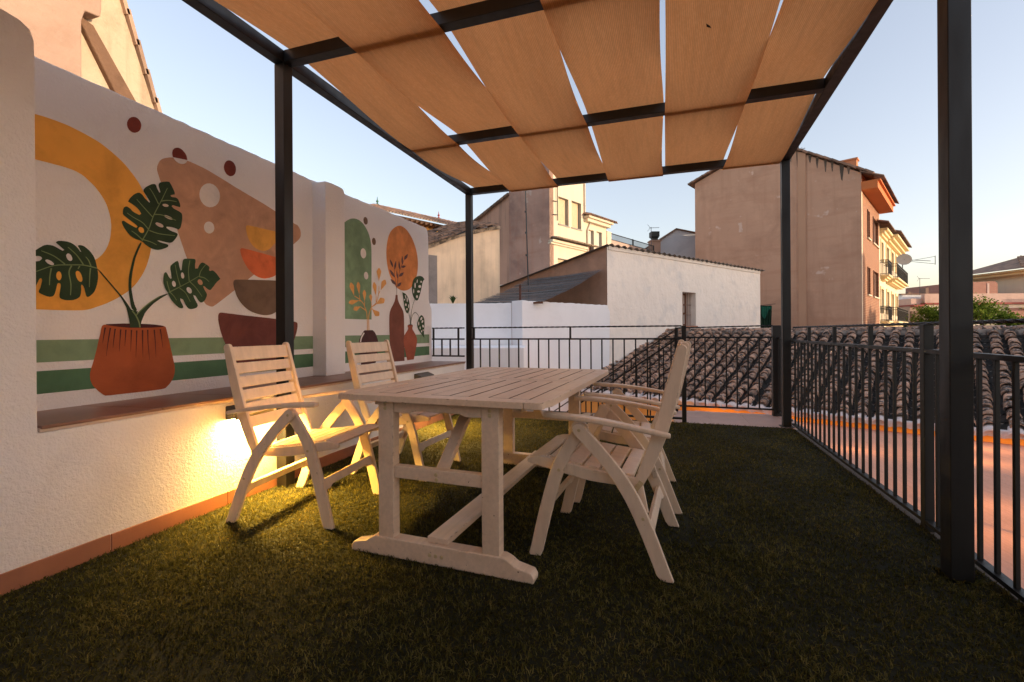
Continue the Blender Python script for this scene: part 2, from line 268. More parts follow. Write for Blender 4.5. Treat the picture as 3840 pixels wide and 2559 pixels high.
# near pier flush with the bench front, and the shallow pilaster
w=MB(); w.prism([(3.412,.655),(3.416,2.398),(3.50,2.405),(3.60,2.404),(3.655,2.398),(3.676,2.375),(3.680,2.33),(3.676,.655)],(0,0,0),(0,1,0),(0,0,1),(1,0,0),WX-.02,-2.872)
place(fix_normals(w.build('pilaster',WALLP,bevel=.008)),wall)
MURAL=[
('painted_stripe','pgreen_light',1,[(1.255,0.9),(3.415,0.9),(3.415,1.014),(1.255,1.014)]),
('painted_stripe.001','pgreen_dark',1,[(1.255,0.74),(3.415,0.74),(3.415,0.856),(1.255,0.856)]),
('painted_stripe.002','pgreen_light',1,[(3.69,0.9),(5.585,0.9),(5.585,1.014),(3.69,1.014)]),
('painted_stripe.003','pgreen_dark',1,[(3.69,0.74),(5.585,0.74),(5.585,0.856),(3.69,0.856)]),
('painted_arc','pyellow',1,[(1.403,2.14),(1.444,2.15),(1.466,2.154),(1.482,2.157),(1.497,2.158),(1.511,2.159),(1.526,2.159),(1.542,2.159),(1.56,2.159),(1.577,2.158),(1.597,2.157),(1.617,2.155),(1.638,2.151),(1.66,2.147),(1.682,2.142),(1.702,2.137),(1.72,2.132),(1.738,2.127),(1.757,2.12),(1.776,2.111),(1.797,2.1),(1.818,2.088),(1.837,2.076),(1.855,2.064),(1.871,2.052),(1.884,2.041),(1.898,2.028),(1.911,2.014),(1.924,2),(1.938,1.984),(1.949,1.97),(1.958,1.958),(1.965,1.947),(1.97,1.939),(1.976,1.928),(1.984,1.915),(1.992,1.899),(2.002,1.881),(2.01,1.861),(2.017,1.838),(2.023,1.813),(2.028,1.786),(2.031,1.759),(2.034,1.734),(2.035,1.71),(2.036,1.687),(2.036,1.665),(2.035,1.642),(2.033,1.62),(2.031,1.598),(2.028,1.578),(2.026,1.559),(2.023,1.543),(2.02,1.529),(2.017,1.514),(2.012,1.497),(2.007,1.479),(2.001,1.46),(1.994,1.442),(1.986,1.423),(1.978,1.405),(1.968,1.387),(1.958,1.37),(1.949,1.355),(1.938,1.34),(1.928,1.327),(1.917,1.315),(1.906,1.303),(1.893,1.291),(1.88,1.281),(1.867,1.27),(1.852,1.259),(1.837,1.248),(1.821,1.238),(1.804,1.228),(1.787,1.218),(1.769,1.209),(1.751,1.201),(1.735,1.194),(1.722,1.188),(1.711,1.183),(1.702,1.18),(1.693,1.177),(1.682,1.175),(1.671,1.173),(1.659,1.172),(1.64,1.171),(1.613,1.17),(1.578,1.169),(1.535,1.169),(1.499,1.169),(1.468,1.169),(1.439,1.169),(1.398,1.168),(1.399,1.387),(1.44,1.393),(1.466,1.396),(1.49,1.4),(1.517,1.405),(1.547,1.41),(1.575,1.415),(1.602,1.42),(1.628,1.425),(1.653,1.431),(1.674,1.436),(1.692,1.441),(1.706,1.446),(1.717,1.451),(1.726,1.455),(1.733,1.459),(1.739,1.463),(1.743,1.467),(1.748,1.471),(1.753,1.477),(1.758,1.483),(1.764,1.49),(1.769,1.498),(1.774,1.507),(1.78,1.516),(1.785,1.527),(1.789,1.537),(1.794,1.549),(1.797,1.56),(1.801,1.573),(1.804,1.586),(1.806,1.599),(1.808,1.614),(1.809,1.629),(1.81,1.642),(1.811,1.654),(1.811,1.663),(1.811,1.671),(1.81,1.679),(1.809,1.687),(1.809,1.695),(1.808,1.703),(1.806,1.713),(1.804,1.724),(1.801,1.737),(1.797,1.752),(1.793,1.767),(1.788,1.78),(1.782,1.793),(1.776,1.805),(1.769,1.816),(1.762,1.827),(1.754,1.838),(1.746,1.848),(1.738,1.858),(1.729,1.868),(1.719,1.877),(1.708,1.886),(1.698,1.894),(1.688,1.902),(1.679,1.908),(1.67,1.913),(1.659,1.917),(1.648,1.921),(1.636,1.924),(1.623,1.926),(1.609,1.927),(1.593,1.928),(1.576,1.929),(1.558,1.928),(1.541,1.928),(1.525,1.928),(1.51,1.928),(1.496,1.927),(1.481,1.927),(1.464,1.926),(1.443,1.925),(1.402,1.921)]),
('painted_dot','pmaroon',1,[(1.972,2.328),(1.976,2.314),(1.975,2.299),(1.971,2.283),(1.963,2.269),(1.952,2.258),(1.94,2.25),(1.928,2.247),(1.917,2.249),(1.907,2.255),(1.9,2.266),(1.897,2.279),(1.897,2.294),(1.902,2.309),(1.909,2.323),(1.919,2.334),(1.931,2.342),(1.944,2.346),(1.955,2.344),(1.965,2.338)]),
('painted_dot.001','pmaroon',2,[(2.161,2.212),(2.162,2.217),(2.163,2.222),(2.164,2.227),(2.166,2.232),(2.169,2.236),(2.172,2.241),(2.176,2.245),(2.181,2.249),(2.186,2.252),(2.191,2.255),(2.197,2.257),(2.202,2.258),(2.208,2.258),(2.213,2.258),(2.219,2.257),(2.224,2.255),(2.23,2.252),(2.235,2.248),(2.24,2.244),(2.245,2.24),(2.249,2.235),(2.253,2.229),(2.256,2.223),(2.258,2.214),(2.261,2.198),(2.165,2.183),(2.162,2.195),(2.161,2.202),(2.161,2.207)]),
('painted_dot.002','pwhite',3,[(2.165,2.183),(2.261,2.198),(2.255,2.184),(2.251,2.177),(2.246,2.172),(2.241,2.168),(2.235,2.164),(2.228,2.161),(2.222,2.159),(2.216,2.157),(2.21,2.157),(2.204,2.157),(2.198,2.158),(2.193,2.16),(2.187,2.162),(2.182,2.165),(2.178,2.168),(2.173,2.173)]),
('painted_dot.003','pmaroon',1,[(2.629,2.277),(2.631,2.259),(2.629,2.241),(2.622,2.223),(2.611,2.208),(2.596,2.198),(2.581,2.192),(2.566,2.193),(2.552,2.199),(2.541,2.21),(2.534,2.224),(2.531,2.242),(2.534,2.26),(2.541,2.277),(2.551,2.292),(2.565,2.303),(2.58,2.308),(2.596,2.308),(2.61,2.303),(2.621,2.292)]),
('painted_blob','ptan',1,[(2.145,2.175),(2.131,2.168),(2.119,2.162),(2.109,2.156),(2.101,2.15),(2.094,2.144),(2.088,2.137),(2.082,2.129),(2.078,2.121),(2.074,2.111),(2.071,2.102),(2.068,2.093),(2.067,2.084),(2.066,2.076),(2.067,2.066),(2.07,2.055),(2.074,2.042),(2.079,2.027),(2.091,1.994),(2.11,1.942),(2.136,1.871),(2.168,1.781),(2.195,1.709),(2.214,1.653),(2.228,1.615),(2.235,1.594),(2.245,1.568),(2.257,1.538),(2.271,1.503),(2.287,1.463),(2.303,1.423),(2.319,1.384),(2.335,1.346),(2.351,1.308),(2.364,1.278),(2.375,1.258),(2.385,1.246),(2.391,1.242),(2.398,1.239),(2.405,1.236),(2.412,1.234),(2.419,1.232),(2.425,1.231),(2.432,1.231),(2.438,1.232),(2.443,1.234),(2.457,1.243),(2.478,1.258),(2.507,1.28),(2.544,1.308),(2.578,1.334),(2.609,1.358),(2.636,1.379),(2.66,1.397),(2.682,1.415),(2.703,1.432),(2.723,1.447),(2.741,1.462),(2.782,1.494),(2.846,1.542),(2.933,1.608),(3.043,1.691),(3.129,1.756),(3.192,1.805),(3.23,1.836),(3.245,1.85),(3.257,1.862),(3.265,1.873),(3.27,1.883),(3.272,1.892),(3.273,1.9),(3.273,1.909),(3.273,1.918),(3.271,1.928),(3.268,1.937),(3.264,1.946),(3.259,1.954),(3.252,1.963),(3.245,1.969),(3.237,1.974),(3.229,1.977),(3.219,1.978),(3.198,1.982),(3.166,1.991),(3.123,2.002),(3.068,2.017),(3.019,2.031),(2.974,2.043),(2.935,2.054),(2.9,2.063),(2.864,2.072),(2.825,2.081),(2.783,2.09),(2.74,2.099),(2.698,2.109),(2.658,2.118),(2.619,2.127),(2.582,2.137),(2.546,2.146),(2.511,2.155),(2.476,2.163),(2.442,2.171),(2.413,2.178),(2.388,2.182),(2.367,2.186),(2.351,2.187),(2.335,2.189),(2.319,2.191),(2.302,2.192),(2.285,2.194),(2.267,2.194),(2.247,2.194),(2.225,2.192),(2.201,2.189),(2.18,2.185),(2.161,2.18)]),
('painted_dot.004','pwhite',2,[(2.495,2.046),(2.498,2.02),(2.493,1.993),(2.481,1.967),(2.463,1.946),(2.44,1.931),(2.416,1.923),(2.393,1.924),(2.372,1.933),(2.356,1.949),(2.346,1.97),(2.343,1.995),(2.347,2.021),(2.359,2.046),(2.376,2.067),(2.397,2.083),(2.421,2.092),(2.445,2.092),(2.467,2.084),(2.484,2.068)]),
('painted_dot.005','pwhite',2,[(2.451,1.798),(2.453,1.785),(2.45,1.772),(2.445,1.76),(2.435,1.75),(2.424,1.742),(2.412,1.739),(2.4,1.74),(2.389,1.745),(2.381,1.754),(2.376,1.765),(2.375,1.778),(2.377,1.791),(2.383,1.803),(2.392,1.813),(2.403,1.82),(2.415,1.823),(2.427,1.823),(2.438,1.818),(2.446,1.81)]),
('painted_bowl','pyellow2',2,[(2.713,1.851),(2.716,1.856),(2.719,1.86),(2.723,1.863),(2.728,1.865),(2.733,1.866),(2.744,1.867),(2.76,1.868),(2.781,1.868),(2.807,1.869),(2.836,1.869),(2.868,1.87),(2.902,1.87),(2.938,1.871),(2.97,1.872),(2.997,1.873),(3.019,1.873),(3.036,1.874),(3.05,1.874),(3.061,1.873),(3.069,1.871),(3.073,1.869),(3.076,1.865),(3.076,1.86),(3.076,1.853),(3.073,1.845),(3.067,1.836),(3.056,1.825),(3.041,1.813),(3.021,1.8),(3.003,1.786),(2.986,1.772),(2.97,1.756),(2.955,1.739),(2.94,1.725),(2.925,1.713),(2.91,1.705),(2.896,1.699),(2.881,1.695),(2.865,1.693),(2.848,1.693),(2.83,1.695),(2.814,1.699),(2.8,1.703),(2.786,1.71),(2.775,1.718),(2.764,1.727),(2.754,1.737),(2.745,1.749),(2.736,1.763),(2.729,1.777),(2.723,1.791),(2.719,1.806),(2.715,1.821),(2.713,1.833),(2.713,1.843)]),
('painted_bowl.001','porange',2,[(2.663,1.671),(2.665,1.675),(2.668,1.678),(2.672,1.68),(2.677,1.682),(2.682,1.683),(2.696,1.683),(2.718,1.682),(2.749,1.681),(2.788,1.678),(2.826,1.675),(2.864,1.673),(2.902,1.67),(2.939,1.668),(2.972,1.665),(2.999,1.663),(3.022,1.662),(3.041,1.661),(3.055,1.659),(3.066,1.658),(3.074,1.655),(3.077,1.653),(3.078,1.647),(3.077,1.638),(3.074,1.625),(3.068,1.609),(3.06,1.592),(3.05,1.576),(3.036,1.559),(3.021,1.542),(3.006,1.527),(2.993,1.516),(2.981,1.507),(2.969,1.501),(2.957,1.496),(2.943,1.491),(2.928,1.486),(2.911,1.482),(2.895,1.478),(2.88,1.476),(2.865,1.476),(2.851,1.476),(2.837,1.478),(2.822,1.481),(2.807,1.486),(2.792,1.492),(2.776,1.5),(2.761,1.51),(2.746,1.522),(2.731,1.535),(2.718,1.55),(2.706,1.565),(2.695,1.581),(2.685,1.598),(2.677,1.613),(2.671,1.627),(2.667,1.639),(2.664,1.649),(2.662,1.658),(2.662,1.666)]),
('painted_bowl.002','pbrown',2,[(2.604,1.424),(2.606,1.429),(2.609,1.433),(2.613,1.436),(2.618,1.438),(2.623,1.44),(2.639,1.442),(2.664,1.445),(2.698,1.448),(2.743,1.452),(2.788,1.456),(2.833,1.459),(2.88,1.463),(2.927,1.467),(2.973,1.47),(3.017,1.474),(3.061,1.477),(3.104,1.48),(3.137,1.482),(3.16,1.482),(3.175,1.48),(3.179,1.476),(3.182,1.469),(3.182,1.459),(3.181,1.446),(3.177,1.429),(3.169,1.409),(3.158,1.387),(3.143,1.362),(3.125,1.334),(3.104,1.308),(3.083,1.284),(3.059,1.263),(3.033,1.243),(3.011,1.227),(2.992,1.214),(2.976,1.205),(2.962,1.199),(2.948,1.194),(2.934,1.191),(2.918,1.188),(2.902,1.186),(2.883,1.185),(2.862,1.186),(2.838,1.189),(2.812,1.193),(2.788,1.199),(2.766,1.205),(2.746,1.213),(2.728,1.222),(2.71,1.233),(2.693,1.245),(2.677,1.259),(2.661,1.275),(2.647,1.292),(2.635,1.31),(2.625,1.329),(2.618,1.349),(2.612,1.366),(2.607,1.381),(2.604,1.393),(2.603,1.402),(2.602,1.41),(2.603,1.418)]),
('painted_bowl.003','pwine',2,[(2.479,1.171),(2.48,1.177),(2.483,1.182),(2.486,1.186),(2.49,1.189),(2.495,1.191),(2.505,1.192),(2.519,1.191),(2.537,1.19),(2.559,1.188),(2.601,1.185),(2.662,1.18),(2.743,1.175),(2.844,1.169),(2.933,1.163),(3.012,1.157),(3.079,1.152),(3.135,1.147),(3.178,1.142),(3.207,1.137),(3.223,1.132),(3.226,1.127),(3.228,1.121),(3.228,1.112),(3.228,1.101),(3.226,1.088),(3.223,1.076),(3.22,1.063),(3.216,1.05),(3.212,1.037),(3.206,1.023),(3.199,1.006),(3.191,0.988),(3.181,0.967),(3.17,0.947),(3.157,0.928),(3.143,0.91),(3.126,0.891),(3.106,0.873),(3.084,0.853),(3.058,0.832),(3.028,0.811),(2.999,0.794),(2.971,0.78),(2.943,0.77),(2.915,0.764),(2.888,0.76),(2.861,0.758),(2.835,0.758),(2.809,0.76),(2.782,0.764),(2.756,0.77),(2.728,0.778),(2.7,0.788),(2.676,0.798),(2.654,0.81),(2.635,0.822),(2.62,0.836),(2.606,0.85),(2.594,0.864),(2.583,0.879),(2.574,0.895),(2.565,0.91),(2.556,0.926),(2.547,0.942),(2.538,0.958),(2.53,0.975),(2.522,0.991),(2.514,1.008),(2.507,1.026),(2.501,1.043),(2.495,1.061),(2.49,1.079),(2.486,1.098),(2.482,1.114),(2.48,1.128),(2.478,1.139),(2.478,1.148),(2.478,1.157),(2.478,1.164)]),
('painted_pot','pterra',2,[(1.762,1.089),(1.76,1.084),(1.758,1.077),(1.756,1.067),(1.754,1.054),(1.751,1.038),(1.747,1.019),(1.742,0.996),(1.737,0.969),(1.73,0.938),(1.724,0.912),(1.719,0.892),(1.715,0.877),(1.712,0.867),(1.709,0.857),(1.707,0.848),(1.705,0.838),(1.703,0.829),(1.702,0.82),(1.702,0.811),(1.703,0.802),(1.704,0.792),(1.706,0.783),(1.709,0.773),(1.713,0.764),(1.718,0.754),(1.725,0.744),(1.733,0.734),(1.742,0.723),(1.753,0.712),(1.761,0.704),(1.768,0.698),(1.773,0.695),(1.776,0.693),(1.798,0.692),(1.839,0.692),(1.899,0.692),(1.979,0.691),(2.04,0.692),(2.082,0.693),(2.106,0.696),(2.11,0.698),(2.116,0.703),(2.122,0.709),(2.13,0.716),(2.138,0.725),(2.145,0.735),(2.151,0.744),(2.157,0.754),(2.161,0.763),(2.164,0.774),(2.167,0.785),(2.168,0.796),(2.169,0.808),(2.168,0.821),(2.167,0.835),(2.165,0.851),(2.161,0.868),(2.157,0.888),(2.152,0.912),(2.146,0.938),(2.14,0.968),(2.135,0.995),(2.129,1.018),(2.125,1.038),(2.121,1.054),(2.118,1.068),(2.115,1.077),(2.113,1.083),(2.112,1.086),(2.108,1.088),(2.102,1.09),(2.095,1.092),(2.085,1.094),(2.073,1.095),(2.059,1.096),(2.043,1.097),(2.026,1.097),(2.007,1.097),(1.986,1.097),(1.963,1.098),(1.938,1.099),(1.914,1.099),(1.892,1.099),(1.87,1.099),(1.85,1.099),(1.831,1.099),(1.814,1.098),(1.798,1.098),(1.784,1.097),(1.774,1.096),(1.766,1.093)]),
('painted_pot','pdark',3,[(1.784,1.099),(1.798,1.1),(1.814,1.101),(1.831,1.102),(1.85,1.103),(1.87,1.104),(1.892,1.104),(1.914,1.105),(1.938,1.104),(1.963,1.104),(1.986,1.103),(2.007,1.102),(2.026,1.101),(2.043,1.1),(2.059,1.098),(2.073,1.096),(2.084,1.095),(2.094,1.093),(2.1,1.091),(2.102,1.089),(2.101,1.088),(2.095,1.087),(2.086,1.085),(2.072,1.084),(2.055,1.083),(2.033,1.081),(2.011,1.08),(1.99,1.08),(1.969,1.079),(1.948,1.079),(1.927,1.079),(1.907,1.079),(1.887,1.08),(1.867,1.082),(1.848,1.084),(1.829,1.086),(1.81,1.089),(1.792,1.092),(1.781,1.095),(1.779,1.097)]),
('painted_pot','pdark',3,[(1.7802,1.0787),(1.7788,1.0721),(1.7769,1.0627),(1.7748,1.0518),(1.7728,1.0407),(1.7709,1.0308),(1.7692,1.0214),(1.7676,1.0117),(1.766,1.0026),(1.7646,0.9949),(1.7635,0.9893),(1.7625,0.9895),(1.7629,0.9951),(1.7636,1.0029),(1.7645,1.0122),(1.7655,1.0219),(1.7665,1.0314),(1.7676,1.0415),(1.769,1.0527),(1.7704,1.0637),(1.7715,1.0732),(1.7722,1.0799)]),
('painted_pot','pdark',3,[(1.8061,1.0767),(1.8041,1.0665),(1.8015,1.0523),(1.7985,1.0355),(1.7955,1.0179),(1.7927,1.0011),(1.7902,0.9836),(1.7876,0.9642),(1.7851,0.9453),(1.783,0.9289),(1.7814,0.9174),(1.7804,0.9176),(1.7813,0.9291),(1.7828,0.9455),(1.7845,0.9646),(1.7864,0.984),(1.7883,1.0017),(1.7903,1.0187),(1.7926,1.0364),(1.7949,1.0533),(1.7969,1.0677),(1.7981,1.0779)]),
('painted_pot','pdark',3,[(1.8305,1.0727),(1.8291,1.0645),(1.8273,1.0528),(1.8253,1.0393),(1.8234,1.0255),(1.8216,1.0133),(1.8201,1.0018),(1.8186,0.9899),(1.8173,0.9788),(1.8161,0.9693),(1.8151,0.9626),(1.8141,0.9626),(1.8144,0.9695),(1.8149,0.979),(1.8155,0.9902),(1.8163,1.0021),(1.8172,1.0137),(1.8182,1.0261),(1.8195,1.04),(1.8208,1.0536),(1.8219,1.0654),(1.8225,1.0737)]),
('painted_pot','pdark',3,[(1.8592,1.0687),(1.8583,1.0607),(1.8571,1.0494),(1.8558,1.0361),(1.8545,1.0221),(1.8532,1.0086),(1.852,0.9943),(1.8507,0.9784),(1.8494,0.9629),(1.8482,0.9494),(1.8473,0.94),(1.8463,0.94),(1.8465,0.9495),(1.847,0.963),(1.8476,0.9786),(1.8482,0.9945),(1.8488,1.0088),(1.8493,1.0224),(1.8499,1.0365),(1.8505,1.0499),(1.851,1.0612),(1.8512,1.0693)]),
('painted_pot','pdark',3,[(1.8866,1.0667),(1.8858,1.0607),(1.8849,1.0521),(1.8839,1.042),(1.8829,1.0314),(1.8818,1.0212),(1.8808,1.0103),(1.8796,0.9983),(1.8785,0.9865),(1.8774,0.9762),(1.8766,0.9691),(1.8756,0.9691),(1.8757,0.9764),(1.8761,0.9866),(1.8765,0.9985),(1.877,1.0106),(1.8774,1.0214),(1.8777,1.0318),(1.878,1.0424),(1.8783,1.0525),(1.8786,1.0611),(1.8786,1.0673)]),
('painted_pot','pdark',3,[(1.9165,1.0655),(1.9158,1.0578),(1.915,1.0471),(1.9141,1.0344),(1.9132,1.0208),(1.9123,1.0075),(1.9115,0.9931),(1.9106,0.977),(1.9097,0.961),(1.9089,0.9471),(1.9082,0.9374),(1.9072,0.9374),(1.9072,0.9472),(1.9073,0.961),(1.9075,0.9771),(1.9077,0.9933),(1.9079,1.0077),(1.908,1.021),(1.9082,1.0346),(1.9084,1.0474),(1.9085,1.0581),(1.9085,1.0659)]),
('painted_pot','pdark',3,[(1.9457,1.0625),(1.945,1.0521),(1.944,1.0374),(1.943,1.0201),(1.942,1.002),(1.941,0.9848),(1.9401,0.9671),(1.939,0.9476),(1.9381,0.9286),(1.9371,0.9122),(1.9364,0.9007),(1.9354,0.9007),(1.9354,0.9123),(1.9357,0.9287),(1.936,0.9477),(1.9363,0.9672),(1.9366,0.985),(1.9368,1.0022),(1.9372,1.0203),(1.9375,1.0376),(1.9377,1.0524),(1.9377,1.0629)]),
('painted_pot','pdark',3,[(1.9782,1.0658),(1.9779,1.0547),(1.9776,1.0392),(1.9773,1.0209),(1.977,1.0019),(1.9767,0.984),(1.9765,0.9658),(1.9764,0.946),(1.9762,0.9268),(1.976,0.9103),(1.9758,0.8986),(1.9748,0.8986),(1.9743,0.9103),(1.9738,0.9268),(1.9733,0.946),(1.9727,0.9658),(1.9723,0.984),(1.9718,1.0019),(1.9714,1.0209),(1.971,1.0391),(1.9706,1.0547),(1.9702,1.0658)]),
('painted_pot','pdark',3,[(2.0079,1.0673),(2.0077,1.0562),(2.0074,1.0405),(2.0073,1.0221),(2.0073,1.0025),(2.0077,0.9833),(2.0087,0.9627),(2.0102,0.9395),(2.0118,0.9166),(2.0132,0.8968),(2.014,0.8828),(2.013,0.8828),(2.0115,0.8966),(2.0094,0.9164),(2.0071,0.9393),(2.0049,0.9624),(2.0033,0.9831),(2.0021,1.0023),(2.0014,1.022),(2.0008,1.0405),(2.0004,1.0561),(1.9999,1.0673)]),
('painted_pot','pdark',3,[(2.0461,1.0676),(2.0465,1.0576),(2.0473,1.0437),(2.0483,1.0271),(2.0493,1.0093),(2.05,0.9915),(2.0506,0.9719),(2.0512,0.9495),(2.0516,0.9273),(2.052,0.908),(2.0521,0.8944),(2.0511,0.8944),(2.0503,0.9079),(2.0492,0.9272),(2.0481,0.9494),(2.0468,0.9717),(2.0456,0.9913),(2.0441,1.009),(2.0424,1.0267),(2.0408,1.0431),(2.0393,1.057),(2.0381,1.067)]),
('painted_pot','pdark',3,[(2.0826,1.0712),(2.0833,1.0635),(2.0844,1.0527),(2.0858,1.04),(2.0872,1.0267),(2.0885,1.0141),(2.0898,1.0011),(2.0912,0.987),(2.0925,0.9732),(2.0935,0.9613),(2.0942,0.953),(2.0932,0.9528),(2.0919,0.9611),(2.0901,0.9729),(2.0881,0.9866),(2.086,1.0007),(2.0841,1.0135),(2.0821,1.026),(2.0799,1.0392),(2.0779,1.0518),(2.076,1.0625),(2.0746,1.0702)]),
('painted_plant','pleaf',3,[(1.963,1.608),(1.944,1.61),(1.927,1.616),(1.911,1.626),(1.897,1.639),(1.885,1.654),(1.875,1.669),(1.867,1.685),(1.864,1.696),(1.865,1.701),(1.868,1.705),(1.873,1.707),(1.879,1.706),(1.887,1.701),(1.898,1.696),(1.912,1.69),(1.925,1.685),(1.943,1.679),(1.95,1.69),(1.933,1.703),(1.92,1.711),(1.906,1.719),(1.892,1.728),(1.878,1.737),(1.871,1.744),(1.87,1.749),(1.87,1.756),(1.871,1.768),(1.873,1.777),(1.876,1.785),(1.881,1.79),(1.887,1.794),(1.894,1.795),(1.901,1.792),(1.911,1.786),(1.922,1.775),(1.936,1.768),(1.96,1.761),(1.971,1.771),(1.96,1.789),(1.949,1.8),(1.935,1.809),(1.92,1.817),(1.898,1.826),(1.908,1.847),(1.918,1.861),(1.93,1.876),(1.941,1.886),(1.952,1.893),(1.961,1.896),(1.969,1.894),(1.98,1.886),(1.992,1.871),(2.004,1.861),(2.018,1.851),(2.022,1.857),(2.005,1.883),(1.995,1.897),(1.986,1.908),(1.984,1.919),(1.989,1.929),(1.999,1.942),(2.017,1.957),(2.031,1.968),(2.042,1.973),(2.05,1.975),(2.055,1.974),(2.06,1.967),(2.063,1.957),(2.068,1.946),(2.078,1.93),(2.084,1.934),(2.08,1.95),(2.076,1.962),(2.073,1.975),(2.076,1.986),(2.083,1.995),(2.1,2.004),(2.125,2.014),(2.14,2.016),(2.145,2.011),(2.154,1.998),(2.167,1.975),(2.174,1.959),(2.175,1.945),(2.158,1.938),(2.15,1.934),(2.148,1.93),(2.149,1.927),(2.154,1.924),(2.163,1.924),(2.178,1.927),(2.188,1.925),(2.196,1.92),(2.202,1.91),(2.208,1.895),(2.211,1.883),(2.209,1.87),(2.198,1.871),(2.186,1.871),(2.161,1.873),(2.154,1.863),(2.166,1.853),(2.181,1.848),(2.203,1.842),(2.216,1.836),(2.221,1.83),(2.223,1.82),(2.223,1.805),(2.223,1.798),(2.221,1.784),(2.217,1.759),(2.212,1.74),(2.2,1.722),(2.17,1.728),(2.15,1.729),(2.122,1.725),(2.12,1.717),(2.139,1.707),(2.157,1.702),(2.179,1.699),(2.191,1.694),(2.192,1.687),(2.188,1.676),(2.178,1.659),(2.169,1.646),(2.159,1.634),(2.149,1.628),(2.137,1.625),(2.117,1.625),(2.076,1.628),(2.063,1.626),(2.079,1.619),(2.095,1.616),(2.116,1.615),(2.128,1.612),(2.131,1.608),(2.131,1.603),(2.128,1.596),(2.114,1.587),(2.088,1.574),(2.067,1.568),(2.049,1.567),(2.032,1.57),(2.014,1.576),(1.997,1.586),(1.98,1.6)]),
('painted_plant','ptan2',4,[(2.134,1.86),(2.131,1.856),(2.125,1.852),(2.117,1.85),(2.109,1.849),(2.102,1.851),(2.097,1.854),(2.096,1.858),(2.099,1.863),(2.105,1.866),(2.113,1.868),(2.121,1.869),(2.128,1.867),(2.133,1.864)]),
('painted_plant','ptan2',4,[(2.16,1.78),(2.155,1.777),(2.146,1.776),(2.135,1.776),(2.122,1.78),(2.112,1.784),(2.106,1.789),(2.105,1.793),(2.109,1.796),(2.118,1.797),(2.129,1.796),(2.142,1.793),(2.152,1.789),(2.158,1.784)]),
('painted_plant','ptan2',4,[(2.101,1.72),(2.097,1.715),(2.088,1.713),(2.078,1.714),(2.067,1.717),(2.058,1.722),(2.053,1.727),(2.053,1.733),(2.057,1.737),(2.065,1.739),(2.076,1.738),(2.087,1.736),(2.096,1.731),(2.101,1.725)]),
('painted_plant','pyellow',4,[(1.981,1.684),(1.985,1.677),(1.986,1.669),(1.984,1.661),(1.978,1.656),(1.972,1.654),(1.964,1.656),(1.958,1.661),(1.954,1.668),(1.953,1.676),(1.956,1.683),(1.96,1.688),(1.967,1.69),(1.974,1.689)]),
('painted_plant','pleaf',3,[(1.735,1.431),(1.731,1.451),(1.726,1.467),(1.721,1.478),(1.713,1.49),(1.703,1.503),(1.692,1.513),(1.68,1.522),(1.669,1.526),(1.659,1.526),(1.652,1.524),(1.65,1.521),(1.651,1.516),(1.655,1.51),(1.659,1.502),(1.665,1.49),(1.66,1.491),(1.65,1.507),(1.641,1.517),(1.63,1.526),(1.617,1.532),(1.604,1.535),(1.591,1.535),(1.577,1.534),(1.566,1.532),(1.559,1.528),(1.555,1.524),(1.555,1.52),(1.559,1.516),(1.566,1.51),(1.575,1.502),(1.59,1.488),(1.582,1.483),(1.57,1.489),(1.562,1.494),(1.552,1.499),(1.542,1.503),(1.529,1.504),(1.517,1.503),(1.505,1.498),(1.493,1.488),(1.472,1.468),(1.472,1.438),(1.483,1.44),(1.49,1.439),(1.496,1.435),(1.497,1.429),(1.492,1.421),(1.486,1.415),(1.472,1.411),(1.471,1.285),(1.474,1.291),(1.478,1.302),(1.484,1.319),(1.489,1.328),(1.493,1.328),(1.496,1.325),(1.497,1.317),(1.495,1.306),(1.492,1.291),(1.489,1.277),(1.484,1.266),(1.483,1.258),(1.485,1.254),(1.492,1.249),(1.504,1.243),(1.516,1.238),(1.527,1.236),(1.536,1.238),(1.543,1.243),(1.548,1.253),(1.552,1.269),(1.555,1.285),(1.558,1.301),(1.561,1.309),(1.564,1.311),(1.568,1.311),(1.572,1.308),(1.574,1.3),(1.573,1.288),(1.571,1.273),(1.568,1.253),(1.568,1.239),(1.571,1.232),(1.579,1.227),(1.59,1.224),(1.603,1.223),(1.616,1.224),(1.628,1.226),(1.64,1.231),(1.649,1.237),(1.657,1.246),(1.661,1.257),(1.663,1.271),(1.664,1.286),(1.663,1.302),(1.664,1.311),(1.666,1.312),(1.67,1.31),(1.674,1.303),(1.678,1.292),(1.681,1.276),(1.684,1.263),(1.686,1.253),(1.69,1.247),(1.694,1.247),(1.701,1.25),(1.709,1.258),(1.718,1.268),(1.726,1.281),(1.732,1.298),(1.738,1.32),(1.741,1.34),(1.743,1.358),(1.743,1.376),(1.742,1.392),(1.74,1.406),(1.738,1.416)]),
('painted_plant','pwhite',4,[(1.545,1.405),(1.542,1.402),(1.535,1.401),(1.528,1.403),(1.52,1.407),(1.514,1.413),(1.51,1.419),(1.51,1.423),(1.513,1.426),(1.519,1.427),(1.527,1.425),(1.535,1.421),(1.541,1.415),(1.545,1.41)]),
('painted_plant','pwhite',4,[(1.62,1.461),(1.623,1.453),(1.624,1.444),(1.621,1.437),(1.617,1.434),(1.611,1.434),(1.605,1.438),(1.601,1.444),(1.598,1.453),(1.597,1.461),(1.6,1.468),(1.604,1.472),(1.61,1.472),(1.615,1.468)]),
('painted_plant','pyellow',4,[(1.577,1.351),(1.576,1.34),(1.573,1.331),(1.569,1.326),(1.564,1.325),(1.56,1.329),(1.556,1.336),(1.554,1.346),(1.555,1.357),(1.558,1.366),(1.562,1.371),(1.567,1.372),(1.571,1.369),(1.575,1.361)]),
